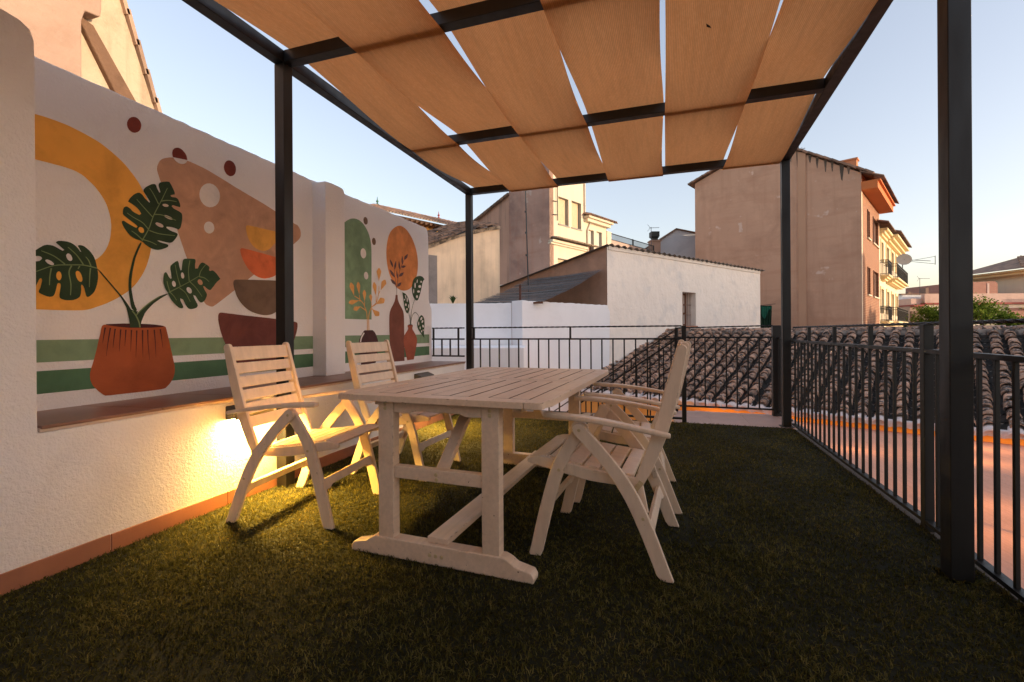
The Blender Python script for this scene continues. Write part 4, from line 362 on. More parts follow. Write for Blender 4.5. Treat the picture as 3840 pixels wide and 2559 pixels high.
('painted_branch','pmauve',2,[(4.842,1.709),(4.87,1.712),(4.9,1.721),(4.918,1.73),(4.935,1.746),(4.947,1.762),(4.953,1.774),(4.932,1.769),(4.904,1.762),(4.877,1.751),(4.861,1.741),(4.847,1.724)]),
('painted_branch','pmauve',2,[(4.774,1.605),(4.77,1.621),(4.757,1.638),(4.741,1.647),(4.714,1.655),(4.685,1.66),(4.665,1.662),(4.67,1.651),(4.681,1.635),(4.697,1.621),(4.715,1.613),(4.745,1.606)]),
('painted_branch','pmauve',2,[(4.807,1.587),(4.833,1.59),(4.86,1.599),(4.875,1.607),(4.887,1.622),(4.895,1.637),(4.898,1.647),(4.879,1.643),(4.854,1.636),(4.83,1.626),(4.818,1.617),(4.809,1.601)]),
('painted_branch','pmauve',2.2,[(4.7923,1.5866),(4.796,1.6014),(4.801,1.6223),(4.807,1.6468),(4.8139,1.6722),(4.8213,1.6959),(4.8293,1.7183),(4.838,1.7413),(4.8474,1.7641),(4.8574,1.7858),(4.8677,1.8057),(4.8791,1.8237),(4.8916,1.8401),(4.9041,1.8551),(4.9158,1.8689),(4.9259,1.8815),(4.9346,1.8935),(4.9424,1.9049),(4.9491,1.915),(4.9547,1.9233),(4.9588,1.9294),(4.9654,1.925),(4.9613,1.9189),(4.9558,1.9105),(4.949,1.9004),(4.9411,1.8889),(4.9323,1.8767),(4.922,1.8638),(4.9102,1.8499),(4.8978,1.8351),(4.8857,1.8191),(4.8747,1.8017),(4.8645,1.7823),(4.8548,1.7609),(4.8455,1.7384),(4.8368,1.7156),(4.8289,1.6933),(4.8216,1.6699),(4.8148,1.6448),(4.8087,1.6204),(4.8037,1.5995),(4.8001,1.5846)]),
('painted_branch','pmauve',2.2,[(4.7812,1.5746),(4.7776,1.5889),(4.7724,1.609),(4.7665,1.6326),(4.7605,1.6573),(4.7552,1.6806),(4.7504,1.7044),(4.7456,1.7302),(4.7412,1.7554),(4.7374,1.777),(4.7348,1.7922),(4.7426,1.7936),(4.7453,1.7783),(4.7491,1.7567),(4.7535,1.7317),(4.7583,1.7059),(4.763,1.6822),(4.7683,1.6591),(4.7742,1.6346),(4.7802,1.611),(4.7853,1.5909),(4.789,1.5766)]),
('painted_branch','pmauve',2.2,[(4.7993,1.583),(4.7974,1.5808),(4.7947,1.5778),(4.7919,1.5745),(4.7898,1.5714),(4.7891,1.5692),(4.7892,1.5689),(4.7904,1.5679),(4.7932,1.5651),(4.796,1.5601),(4.7974,1.5526),(4.7974,1.5412),(4.7968,1.5262),(4.7958,1.5104),(4.7948,1.4963),(4.7942,1.4866),(4.7862,1.4872),(4.7868,1.4968),(4.7878,1.5109),(4.7888,1.5267),(4.7894,1.5413),(4.7894,1.552),(4.7884,1.5576),(4.7868,1.5604),(4.7848,1.5622),(4.7822,1.5651),(4.7811,1.57),(4.7827,1.5749),(4.7855,1.5792),(4.7886,1.583),(4.7914,1.5861),(4.7931,1.5882)]),
('painted_bottle','pbottle',2,[(4.768,1.485),(4.811,1.488),(4.813,1.46),(4.815,1.443),(4.82,1.43),(4.826,1.417),(4.835,1.404),(4.846,1.39),(4.86,1.375),(4.877,1.359),(4.896,1.343),(4.912,1.327),(4.925,1.311),(4.935,1.295),(4.942,1.279),(4.948,1.253),(4.951,1.215),(4.953,1.166),(4.953,1.107),(4.954,1.042),(4.954,0.972),(4.955,0.877),(4.957,0.696),(4.656,0.703),(4.646,0.858),(4.641,0.938),(4.638,0.994),(4.636,1.044),(4.634,1.087),(4.634,1.126),(4.633,1.161),(4.634,1.192),(4.635,1.219),(4.637,1.242),(4.641,1.263),(4.646,1.279),(4.653,1.293),(4.662,1.307),(4.672,1.322),(4.686,1.337),(4.701,1.353),(4.715,1.369),(4.727,1.384),(4.738,1.398),(4.747,1.412),(4.754,1.426),(4.76,1.44),(4.764,1.456)]),
('painted_jar','pvase',3,[(5.046,1.135),(5.039,1.131),(5.034,1.128),(5.032,1.124),(5.031,1.12),(5.033,1.116),(5.035,1.111),(5.037,1.107),(5.04,1.104),(5.044,1.1),(5.045,1.096),(5.044,1.09),(5.041,1.084),(5.036,1.077),(5.028,1.069),(5.018,1.06),(5.005,1.05),(4.99,1.04),(4.976,1.028),(4.965,1.016),(4.955,1.003),(4.946,0.989),(4.94,0.974),(4.937,0.959),(4.936,0.944),(4.937,0.928),(4.94,0.911),(4.945,0.892),(4.951,0.872),(4.959,0.851),(4.968,0.827),(4.978,0.802),(4.991,0.767),(5.017,0.7),(5.176,0.701),(5.197,0.754),(5.209,0.784),(5.219,0.811),(5.229,0.838),(5.241,0.867),(5.249,0.893),(5.255,0.915),(5.258,0.933),(5.258,0.948),(5.255,0.963),(5.249,0.978),(5.24,0.992),(5.227,1.007),(5.214,1.022),(5.2,1.035),(5.185,1.049),(5.169,1.062),(5.157,1.073),(5.149,1.082),(5.145,1.09),(5.145,1.097),(5.147,1.103),(5.149,1.109),(5.152,1.114),(5.156,1.12),(5.158,1.125),(5.157,1.129),(5.154,1.133),(5.148,1.136),(5.138,1.138),(5.125,1.139),(5.108,1.14),(5.087,1.14),(5.07,1.139),(5.056,1.137)]),
('painted_jar','pdark',4,[(5.147,1.137),(5.142,1.134),(5.128,1.132),(5.108,1.131),(5.086,1.13),(5.066,1.131),(5.053,1.133),(5.048,1.135),(5.053,1.138),(5.066,1.14),(5.086,1.142),(5.108,1.142),(5.128,1.141),(5.142,1.139)]),
('painted_vase','pdark2',2,[(4.17,1.067),(4.308,1.069),(4.329,1.06),(4.341,1.053),(4.351,1.044),(4.361,1.034),(4.371,1.021),(4.381,1.008),(4.389,0.994),(4.397,0.98),(4.404,0.966),(4.409,0.952),(4.413,0.938),(4.415,0.925),(4.417,0.912),(4.416,0.898),(4.414,0.883),(4.41,0.866),(4.404,0.849),(4.398,0.829),(4.391,0.806),(4.381,0.774),(4.363,0.71),(4.108,0.703),(4.09,0.782),(4.081,0.821),(4.075,0.848),(4.071,0.87),(4.068,0.888),(4.066,0.905),(4.066,0.919),(4.067,0.931),(4.069,0.942),(4.072,0.952),(4.076,0.962),(4.081,0.973),(4.087,0.983),(4.095,0.994),(4.104,1.006),(4.115,1.019),(4.127,1.033),(4.138,1.044),(4.147,1.052),(4.156,1.059)]),
('painted_vase','pwhite',3,[(4.1672,1.0338),(4.1607,1.0272),(4.1514,1.0179),(4.141,1.0073),(4.1312,0.9965),(4.1238,0.987),(4.1186,0.9778),(4.1141,0.9674),(4.1104,0.9571),(4.1074,0.948),(4.105,0.9414),(4.0862,0.948),(4.0884,0.9544),(4.0915,0.9637),(4.0955,0.9748),(4.1007,0.9867),(4.1072,0.9982),(4.1159,1.0094),(4.1264,1.021),(4.1372,1.032),(4.1466,1.0413),(4.153,1.0478)]),
('painted_sprig','ptwig',2,[(4.211,1.0665),(4.2112,1.0828),(4.2115,1.106),(4.2117,1.1327),(4.2114,1.1592),(4.2104,1.1821),(4.2088,1.2016),(4.2066,1.2199),(4.204,1.237),(4.2007,1.2526),(4.1969,1.2663),(4.1921,1.2779),(4.1864,1.2878),(4.1802,1.2967),(4.1739,1.3049),(4.1683,1.313),(4.1643,1.3204),(4.1618,1.3261),(4.1596,1.3307),(4.1563,1.3354),(4.1499,1.3416),(4.14,1.3496),(4.1274,1.3588),(4.1132,1.3684),(4.0983,1.3775),(4.0835,1.3854),(4.0674,1.3924),(4.0491,1.3988),(4.031,1.4046),(4.0153,1.4094),(4.0042,1.4129),(4.0068,1.4215),(4.0179,1.4181),(4.0337,1.4135),(4.0521,1.4078),(4.0708,1.4012),(4.0877,1.3942),(4.1031,1.386),(4.1185,1.3768),(4.1332,1.3671),(4.1461,1.3577),(4.1567,1.3494),(4.164,1.3425),(4.1686,1.3363),(4.1715,1.3307),(4.174,1.3253),(4.1775,1.319),(4.1829,1.3115),(4.1892,1.3034),(4.196,1.294),(4.2025,1.283),(4.2079,1.2701),(4.2122,1.2554),(4.2157,1.2392),(4.2186,1.2216),(4.2209,1.2028),(4.2228,1.1829),(4.2239,1.1596),(4.2243,1.1327),(4.2242,1.106),(4.224,1.0827),(4.224,1.0665)]),
('painted_sprig','ptwig',2,[(4.2395,1.0662),(4.2387,1.0867),(4.2372,1.1164),(4.2359,1.15),(4.2353,1.1824),(4.2362,1.2084),(4.2388,1.2269),(4.2428,1.2414),(4.2477,1.2531),(4.253,1.2632),(4.2583,1.2733),(4.2631,1.2832),(4.2678,1.2924),(4.2735,1.3012),(4.2811,1.3103),(4.2916,1.3201),(4.3065,1.3301),(4.3247,1.3397),(4.3439,1.3498),(4.3618,1.361),(4.3764,1.3742),(4.388,1.3905),(4.3981,1.4097),(4.4068,1.4303),(4.414,1.4512),(4.42,1.4708),(4.4243,1.4905),(4.4269,1.5113),(4.4283,1.5312),(4.4291,1.5483),(4.4299,1.5606),(4.4389,1.56),(4.4382,1.5479),(4.4375,1.5307),(4.4362,1.5104),(4.4337,1.4889),(4.4294,1.4684),(4.4234,1.4481),(4.416,1.4268),(4.4072,1.4054),(4.3967,1.3852),(4.3842,1.3674),(4.3682,1.3527),(4.3492,1.3406),(4.3297,1.3302),(4.3121,1.3208),(4.2984,1.3115),(4.2891,1.3026),(4.2826,1.2946),(4.2777,1.2867),(4.2735,1.2781),(4.2687,1.2681),(4.2634,1.2578),(4.2585,1.2481),(4.2542,1.2376),(4.2508,1.2246),(4.2484,1.2074),(4.2477,1.1824),(4.2485,1.1504),(4.25,1.1169),(4.2515,1.0873),(4.2525,1.0668)]),
('painted_sprig','ptwig',2,[(4.2,1.2683),(4.1025,1.3084),(4.1057,1.3168),(4.2048,1.2805)]),
('painted_sprig','ptwig',2,[(4.1616,1.3289),(4.1689,1.3686),(4.1779,1.3674),(4.1744,1.3271)]),
('painted_sprig','ptwig',2,[(4.0869,1.3831),(4.0798,1.434),(4.0886,1.4356),(4.0997,1.3855)]),
('painted_sprig','ptwig',2,[(4.1041,1.3665),(4.0754,1.3715),(4.0764,1.3805),(4.1055,1.3795)]),
('painted_sprig','ptwig',2,[(4.2885,1.3152),(4.2858,1.3683),(4.2948,1.3691),(4.3015,1.3164)]),
('painted_sprig','ptwig',2,[(4.3738,1.377),(4.3733,1.4436),(4.3823,1.444),(4.3868,1.3774)]),
('painted_sprig','ptwig',2,[(4.3343,1.3426),(4.3781,1.3621),(4.3821,1.3541),(4.3401,1.331)]),
('painted_sprig','ptwig',2,[(4.2849,1.3062),(4.3213,1.3014),(4.3207,1.2924),(4.2839,1.2932)]),
('painted_sprig','ptwig',2,[(4.4197,1.4737),(4.449,1.5067),(4.456,1.5011),(4.4297,1.4655)]),
('painted_sprig','ptwig',2.3,[(3.999,1.419),(3.997,1.435),(3.998,1.462),(3.999,1.509),(3.996,1.525),(3.98,1.537),(3.963,1.547),(3.947,1.55),(3.936,1.54),(3.929,1.524),(3.925,1.508),(3.935,1.493),(3.968,1.455),(3.988,1.433)]),
('painted_sprig','ptwig',2.3,[(4.084,1.431),(4.085,1.448),(4.091,1.474),(4.099,1.521),(4.099,1.538),(4.089,1.552),(4.076,1.564),(4.064,1.569),(4.053,1.56),(4.045,1.545),(4.039,1.529),(4.044,1.512),(4.065,1.47),(4.078,1.447)]),
('painted_sprig','ptwig',2.3,[(4.173,1.364),(4.176,1.38),(4.184,1.404),(4.197,1.447),(4.2,1.463),(4.191,1.477),(4.18,1.489),(4.169,1.494),(4.158,1.487),(4.148,1.473),(4.14,1.458),(4.144,1.442),(4.16,1.402),(4.169,1.379)]),
('painted_sprig','ptwig',2.3,[(4.29,1.364),(4.292,1.376),(4.298,1.393),(4.306,1.425),(4.308,1.436),(4.298,1.445),(4.287,1.453),(4.276,1.456),(4.266,1.45),(4.258,1.44),(4.252,1.429),(4.256,1.418),(4.274,1.391),(4.285,1.375)]),
('painted_sprig','ptwig',2.3,[(4.087,1.378),(4.064,1.377),(4.029,1.377),(3.969,1.377),(3.947,1.375),(3.931,1.365),(3.916,1.353),(3.911,1.343),(3.922,1.335),(3.942,1.33),(3.964,1.327),(3.984,1.334),(4.037,1.357),(4.067,1.371)]),
('painted_sprig','ptwig',2.3,[(4.109,1.318),(4.092,1.315),(4.065,1.314),(4.019,1.311),(4.003,1.308),(3.994,1.298),(3.988,1.286),(3.988,1.276),(4,1.27),(4.018,1.267),(4.036,1.265),(4.049,1.272),(4.079,1.296),(4.096,1.31)]),
('painted_sprig','ptwig',2.3,[(4.378,1.439),(4.378,1.459),(4.382,1.489),(4.388,1.542),(4.387,1.561),(4.373,1.576),(4.357,1.589),(4.342,1.595),(4.33,1.585),(4.322,1.567),(4.316,1.548),(4.323,1.53),(4.352,1.484),(4.369,1.457)]),
('painted_sprig','ptwig',2.3,[(4.433,1.611),(4.439,1.63),(4.452,1.658),(4.474,1.709),(4.479,1.727),(4.466,1.742),(4.452,1.756),(4.435,1.761),(4.418,1.751),(4.404,1.734),(4.391,1.717),(4.395,1.699),(4.416,1.654),(4.428,1.629)]),
('painted_sprig','ptwig',2.3,[(4.463,1.51),(4.48,1.525),(4.51,1.546),(4.561,1.585),(4.577,1.601),(4.574,1.617),(4.567,1.633),(4.554,1.642),(4.532,1.638),(4.507,1.626),(4.485,1.614),(4.478,1.597),(4.471,1.552),(4.469,1.526)]),
('painted_sprig','ptwig',2.3,[(4.369,1.352),(4.393,1.357),(4.432,1.361),(4.502,1.369),(4.526,1.375),(4.536,1.391),(4.542,1.408),(4.538,1.423),(4.517,1.43),(4.489,1.433),(4.461,1.433),(4.444,1.421),(4.406,1.385),(4.385,1.364)]),
('painted_sprig','ptwig',2.3,[(4.3,1.298),(4.311,1.288),(4.324,1.268),(4.349,1.234),(4.362,1.224),(4.386,1.223),(4.412,1.224),(4.433,1.229),(4.44,1.242),(4.439,1.257),(4.435,1.272),(4.415,1.278),(4.354,1.288),(4.32,1.293)]),
('painted_vine','pleaf2',3,[(4.914,1.529),(4.966,1.52),(4.993,1.512),(5.012,1.502),(5.029,1.488),(5.044,1.472),(5.056,1.455),(5.066,1.437),(5.074,1.42),(5.079,1.402),(5.082,1.385),(5.083,1.369),(5.083,1.354),(5.081,1.339),(5.078,1.326),(5.073,1.314),(5.066,1.303),(5.057,1.292),(5.048,1.285),(5.038,1.28),(5.029,1.278),(5.019,1.278),(5.009,1.282),(4.999,1.289),(4.989,1.3),(4.979,1.313),(4.97,1.328),(4.963,1.344),(4.957,1.36),(4.952,1.377),(4.948,1.395),(4.944,1.412),(4.941,1.43),(4.938,1.447),(4.934,1.463),(4.93,1.479),(4.925,1.497)]),
('painted_vine','pleaf2',3,[(5.345,1.773),(5.371,1.774),(5.394,1.772),(5.413,1.769),(5.432,1.761),(5.46,1.743),(5.431,1.721),(5.417,1.706),(5.408,1.691),(5.4,1.674),(5.394,1.655),(5.386,1.633),(5.377,1.61),(5.365,1.584),(5.352,1.557),(5.339,1.532),(5.326,1.511),(5.314,1.492),(5.303,1.476),(5.292,1.464),(5.281,1.456),(5.27,1.451),(5.259,1.449),(5.247,1.449),(5.236,1.451),(5.224,1.455),(5.211,1.461),(5.199,1.468),(5.188,1.478),(5.177,1.49),(5.166,1.504),(5.158,1.519),(5.151,1.537),(5.146,1.557),(5.142,1.578),(5.142,1.599),(5.143,1.619),(5.148,1.639),(5.155,1.658),(5.162,1.675),(5.17,1.691),(5.179,1.705),(5.189,1.717),(5.202,1.728),(5.22,1.739),(5.242,1.749),(5.267,1.758),(5.293,1.765),(5.319,1.77)]),
('painted_vine','pleaf2',3,[(5.356,1.262),(5.345,1.256),(5.334,1.248),(5.322,1.239),(5.311,1.229),(5.3,1.217),(5.29,1.205),(5.282,1.193),(5.275,1.18),(5.269,1.167),(5.266,1.154),(5.266,1.14),(5.268,1.126),(5.274,1.111),(5.282,1.096),(5.294,1.081),(5.309,1.066),(5.328,1.051),(5.347,1.036),(5.368,1.022),(5.395,1.003),(5.446,0.97),(5.442,1.011),(5.441,1.035),(5.442,1.053),(5.445,1.072),(5.449,1.091),(5.452,1.111),(5.455,1.131),(5.456,1.151),(5.456,1.173),(5.454,1.191),(5.451,1.207),(5.445,1.221),(5.438,1.232),(5.429,1.242),(5.418,1.25),(5.406,1.257),(5.393,1.263),(5.38,1.266),(5.368,1.265)]),
('painted_vine','pwhite',4,[(4.996,1.479),(5.001,1.465),(5,1.455),(4.994,1.454),(4.984,1.461),(4.976,1.474),(4.971,1.488),(4.971,1.498),(4.978,1.499),(4.987,1.492)]),
('painted_vine','pwhite',4,[(4.976,1.443),(4.973,1.436),(4.967,1.431),(4.959,1.431),(4.952,1.435),(4.95,1.441),(4.952,1.448),(4.959,1.452),(4.967,1.453),(4.974,1.449)]),
('painted_vine','pwhite',4,[(5.039,1.445),(5.036,1.428),(5.029,1.417),(5.021,1.416),(5.014,1.426),(5.012,1.443),(5.015,1.46),(5.022,1.471),(5.03,1.471),(5.037,1.461)]),
('painted_vine','pwhite',4,[(5.011,1.382),(5.008,1.373),(4.997,1.367),(4.985,1.366),(4.975,1.371),(4.971,1.38),(4.975,1.39),(4.985,1.396),(4.998,1.397),(5.008,1.391)]),
('painted_vine','pwhite',4,[(5.072,1.368),(5.069,1.353),(5.063,1.343),(5.054,1.343),(5.047,1.352),(5.045,1.366),(5.048,1.381),(5.055,1.391),(5.063,1.391),(5.07,1.382)]),
('painted_vine','pwhite',4,[(5.031,1.328),(5.028,1.319),(5.02,1.314),(5.01,1.313),(5.002,1.318),(4.999,1.326),(5.002,1.335),(5.01,1.34),(5.02,1.341),(5.028,1.336)]),
('painted_vine','pwhite',4,[(5.232,1.641),(5.228,1.62),(5.22,1.607),(5.21,1.606),(5.203,1.618),(5.2,1.638),(5.203,1.659),(5.211,1.673),(5.221,1.674),(5.229,1.662)]),
('painted_vine','pwhite',4,[(5.37,1.639),(5.363,1.627),(5.344,1.619),(5.321,1.617),(5.303,1.622),(5.296,1.632),(5.303,1.644),(5.322,1.652),(5.345,1.655),(5.363,1.649)]),
('painted_vine','pwhite',4,[(5.192,1.564),(5.189,1.547),(5.183,1.536),(5.175,1.535),(5.169,1.545),(5.167,1.562),(5.169,1.579),(5.176,1.591),(5.184,1.591),(5.19,1.581)]),
('painted_vine','pwhite',4,[(5.342,1.571),(5.335,1.562),(5.314,1.555),(5.29,1.553),(5.27,1.557),(5.263,1.565),(5.27,1.574),(5.29,1.581),(5.315,1.583),(5.335,1.579)]),
('painted_vine','pwhite',4,[(5.287,1.501),(5.282,1.49),(5.269,1.482),(5.254,1.481),(5.242,1.487),(5.237,1.498),(5.242,1.509),(5.254,1.517),(5.27,1.518),(5.282,1.512)]),
('painted_vine','pwhite',4,[(5.282,1.697),(5.275,1.682),(5.266,1.672),(5.258,1.672),(5.254,1.681),(5.256,1.696),(5.262,1.711),(5.271,1.721),(5.279,1.721),(5.283,1.712)]),
('painted_vine','pwhite',4,[(5.395,1.703),(5.391,1.695),(5.378,1.689),(5.363,1.687),(5.351,1.691),(5.347,1.698),(5.352,1.707),(5.364,1.713),(5.379,1.714),(5.391,1.711)]),
('painted_vine','pwhite',4,[(5.391,1.218),(5.378,1.206),(5.361,1.199),(5.348,1.201),(5.343,1.211),(5.348,1.224),(5.362,1.236),(5.378,1.242),(5.391,1.24),(5.396,1.231)]),
('painted_vine','pwhite',4,[(5.417,1.181),(5.404,1.169),(5.389,1.164),(5.378,1.166),(5.374,1.174),(5.379,1.187),(5.392,1.198),(5.406,1.204),(5.418,1.202),(5.422,1.193)]),
('painted_vine','pwhite',4,[(5.313,1.156),(5.311,1.141),(5.304,1.131),(5.296,1.131),(5.289,1.14),(5.287,1.156),(5.29,1.171),(5.296,1.181),(5.304,1.181),(5.311,1.171)]),
('painted_vine','pwhite',4,[(5.435,1.126),(5.436,1.115),(5.43,1.107),(5.417,1.105),(5.403,1.11),(5.393,1.121),(5.391,1.132),(5.398,1.14),(5.411,1.142),(5.425,1.137)]),
('painted_vine','pwhite',4,[(5.35,1.1),(5.347,1.089),(5.34,1.082),(5.332,1.082),(5.326,1.089),(5.323,1.1),(5.326,1.111),(5.333,1.118),(5.341,1.118),(5.348,1.111)]),
('painted_vine','pwhite',4,[(5.429,1.07),(5.426,1.064),(5.42,1.06),(5.412,1.06),(5.406,1.064),(5.404,1.07),(5.407,1.077),(5.413,1.081),(5.42,1.081),(5.426,1.077)]),
('painted_vine','pwhite',4,[(5.387,1.055),(5.385,1.046),(5.379,1.041),(5.371,1.041),(5.365,1.046),(5.363,1.055),(5.365,1.064),(5.372,1.069),(5.379,1.069),(5.385,1.064)]),
('painted_vine','pleaf',3.3,[(5.0926,1.1421),(5.0931,1.1534),(5.0934,1.1689),(5.0943,1.188),(5.0966,1.2097),(5.1012,1.2331),(5.1088,1.2602),(5.1189,1.2916),(5.1303,1.3241),(5.1419,1.3548),(5.1526,1.3807),(5.1631,1.4018),(5.1741,1.4201),(5.1845,1.4354),(5.1933,1.4476),(5.1996,1.4567),(5.2046,1.4533),(5.1984,1.4441),(5.1898,1.4318),(5.1797,1.4166),(5.1691,1.3986),(5.159,1.3779),(5.1486,1.3522),(5.1373,1.3216),(5.1261,1.2892),(5.1163,1.258),(5.109,1.2313),(5.1047,1.2085),(5.1026,1.1873),(5.102,1.1687),(5.1019,1.1532),(5.1016,1.1417)]),
('painted_vine','pleaf',3.3,[(5.0926,1.1414),(5.0913,1.1542),(5.0894,1.1725),(5.0871,1.1933),(5.0842,1.2138),(5.0808,1.2307),(5.0762,1.2447),(5.0704,1.2579),(5.0642,1.2697),(5.0588,1.2795),(5.0551,1.2868),(5.0603,1.2896),(5.0643,1.2826),(5.07,1.2729),(5.0765,1.2609),(5.0829,1.2474),(5.088,1.2327),(5.0919,1.2151),(5.0951,1.1944),(5.0978,1.1734),(5.0999,1.1551),(5.1016,1.1424)]),
('painted_vine','pleaf',3.3,[(5.0997,1.1432),(5.1041,1.1585),(5.11,1.1807),(5.1174,1.206),(5.1263,1.2304),(5.1368,1.2501),(5.1493,1.2649),(5.1638,1.2773),(5.1795,1.2871),(5.1955,1.294),(5.2112,1.2977),(5.2271,1.2973),(5.2433,1.293),(5.259,1.2862),(5.2734,1.2781),(5.2859,1.2696),(5.2964,1.2597),(5.3053,1.2476),(5.3126,1.2354),(5.3184,1.2248),(5.3227,1.2174),(5.3175,1.2144),(5.3131,1.2217),(5.3072,1.2322),(5.3,1.244),(5.2915,1.2553),(5.2817,1.2644),(5.2698,1.2722),(5.2559,1.2799),(5.241,1.2862),(5.226,1.29),(5.212,1.2903),(5.1979,1.2868),(5.1831,1.2802),(5.1686,1.2709),(5.1551,1.2592),(5.1436,1.2455),(5.134,1.2271),(5.1255,1.2034),(5.1184,1.1784),(5.1126,1.1562),(5.1083,1.1408)]),
('painted_vine','pleaf',3.3,[(5.2021,1.4567),(5.207,1.4712),(5.2136,1.4914),(5.2215,1.5155),(5.2306,1.5421),(5.2403,1.5697),(5.252,1.6014),(5.266,1.6385),(5.2803,1.6758),(5.2928,1.7083),(5.3015,1.731),(5.3071,1.7288),(5.2986,1.706),(5.2864,1.6734),(5.2725,1.6361),(5.2588,1.5989),(5.2473,1.5671),(5.2379,1.5396),(5.2292,1.513),(5.2216,1.4888),(5.2153,1.4686),(5.2107,1.4539)]),
('painted_vine','pleaf',3.3,[(5.0397,1.2867),(5.0369,1.3002),(5.0334,1.3191),(5.0287,1.341),(5.0226,1.3637),(5.0148,1.3848),(5.0035,1.4064),(4.9889,1.43),(4.9734,1.4529),(4.9597,1.4727),(4.9503,1.4867),(4.9553,1.4901),(4.9649,1.4763),(4.9789,1.4567),(4.9946,1.4337),(5.0097,1.41),(5.0216,1.388),(5.03,1.3661),(5.0366,1.3429),(5.0416,1.3208),(5.0455,1.3019),(5.0485,1.2887)]),
('painted_vine','pleaf',3.3,[(5.3238,1.2185),(5.3294,1.2102),(5.3373,1.1991),(5.3467,1.1853),(5.357,1.1692),(5.3675,1.1511),(5.3792,1.1283),(5.3927,1.1006),(5.4062,1.0722),(5.4179,1.0472),(5.4261,1.0299),(5.4207,1.0273),(5.4123,1.0445),(5.4003,1.0694),(5.3865,1.0976),(5.3728,1.1251),(5.3609,1.1475),(5.3504,1.1651),(5.34,1.1808),(5.3304,1.1942),(5.3223,1.2052),(5.3164,1.2133)])
]

groups={}
for part,mat,layer,poly in MURAL: groups.setdefault(part,[]).append((mat,layer,poly))
for part,items in groups.items():
    mats=[];m=MB()
    for mat,layer,poly in items:
        if mat not in mats: mats.append(mat)
        y_end=5.585
        m.sheet([(min(y,y_end),z) for y,z in poly],(WX+.0012*layer,0,0),(0,1,0),(0,0,1),mats.index(mat))
    o=m.build(part.split('.')[0],[PAINT[k] for k in mats])
    bm=bmesh.new(); bm.from_mesh(o.data); bmesh.ops.triangulate(bm,faces=bm.faces,ngon_method='EAR_CLIP')
    for f in bm.faces:
        if f.normal.x<0: f.normal_flip()
    bm.to_mesh(o.data); bm.free(); place(o,wall)

# ------------------------------------------------------------------ masonry bench with tiled ledge
bench=thing('masonry_bench','white masonry bench with brown tiled top and tall rounded end pier, along the mural wall','bench',(-2.75,3.4,0))
b=MB(); b.prism([(-2.4,-.3),(5.625,-.3),(5.625,.625),(1.237,.625),(1.235,.70),(1.234,2.2),(1.232,2.28),(1.219,2.322),(1.185,2.343),(1.13,2.352),(-2.4,2.352)],(0,0,0),(0,1,0),(0,0,1),(1,0,0),-3.3,-2.52); place(fix_normals(b.build('plinth',WALLP,bevel=.008)),bench)
b=MB(); b.box(WX+.003,-2.512,1.237,5.632,.626,.645,1)
yy=1.237; k=0
while yy<5.63:
    L=min(.50,5.634-yy); b.box(WX+.004,-2.503,yy+.002,yy+L-.002,.640,.655+random.uniform(-.0008,.0008),0,random.random()); yy+=.50; k+=1
b.v=[(x,y+(.16*(x+2.5) if 1.30<y<5.6 else 0),z) for x,y,z in b.v]   # the joints run slightly skew
place(b.build('ledge_tiles',[LEDGE,GROUT],bevel=.003),bench)
b=MB(); yy=-1.6
while yy<5.62:
    L=min(.62,5.625-yy); b.box(-2.521,-2.511,yy+.002,yy+L-.002,-.01,.088+random.uniform(-.001,.001),0,random.random()); yy+=.62
place(b.build('skirting',TERR,bevel=.003),bench)

def wall_lamp(y0,y1,label,power,skew=0):
    t=thing('wall_lamp',label,'lamp',(-2.52,(y0+y1)/2,.55),0,'wall lamps on the bench front')
    h=MB(); prof=[(0,.05),(.012,.055),(.085,.028),(.092,.018),(.092,-.022),(.082,-.030),(.075,-.022),(.02,-.028),(.0,-.030)]
    L=(y1-y0)/2
    h.prism(prof,(0,-L,0),(1,0,0),(0,0,1),(0,1,0),0,2*L); fix_normals(h.build('housing',surf('lamp housing',(.10,.085,.06),.5,.1,20,.1,80),t,bevel=.003))
    h=MB(); h.box(.016,.078,-L+.012,L-.012,-.0285,-.0245); h.build('lens',BULB,t)
    la=bpy.data.lights.new('wall_lamp_light','AREA'); la.shape='RECTANGLE'; la.size=.055; la.size_y=2*L-.03; la.energy=power; la.color=(1,.56,.075); la.spread=R(128)
    lo=bpy.data.objects.new('wall_lamp_light',la); COL.objects.link(lo); lo.parent=t; lo.location=(.042,0,-.034); lo.rotation_euler=(0,R(-38),0)
    return t
LP=15
wall_lamp(2.115,2.39,'bronze wedge wall lamp shining down behind the near left chair',LP)
wall_lamp(4.33,4.61,'bronze wedge wall lamp under the far end of the tiled ledge',LP)

# ------------------------------------------------------------------ pergola
perg=thing('pergola','black steel pergola with woven terracotta shade cloth strips','pergola',(-.6,3.4,0))
def P_(b,name,m=BLACK,bev=.004): return place(b.build(name,m,bevel=bev),perg)
def rx(y): return 1.155+.0273*(y-2.42)       # right hand beam runs a little out of square
lx=-2.47
for (x,y) in ((lx,2.53),(lx,5.70),(lx,.95),(rx(2.42),2.425),(rx(5.7)-.0,5.70),(rx(.95),.95)):
    b=MB(); b.box(x-.04,x+.04,y-.04,y+.04,-.008,2.869); b.box(x-.065,x+.065,y-.065,y+.065,-.008,.004); P_(b,'post')
b=MB(); b.box(lx-.04,lx+.04,-.9,5.742,2.87,2.95); P_(b,'side_beam')
b=MB(); b.prism([(rx(-.9)-.04,-.9),(rx(-.9)+.045,-.9),(rx(5.74)+.045,5.742),(rx(5.74)-.04,5.742)],(0,0,0),(1,0,0),(0,1,0),(0,0,1),2.87,2.95); fix_normals(P_(b,'side_beam'))
BY=(-.62,.95,2.53,4.12,5.70)
for y in BY:
    b=MB(); b.box(lx+.041,rx(y)-.041,y-.04,y+.04,2.8705,2.9495); P_(b,'cross_beam')
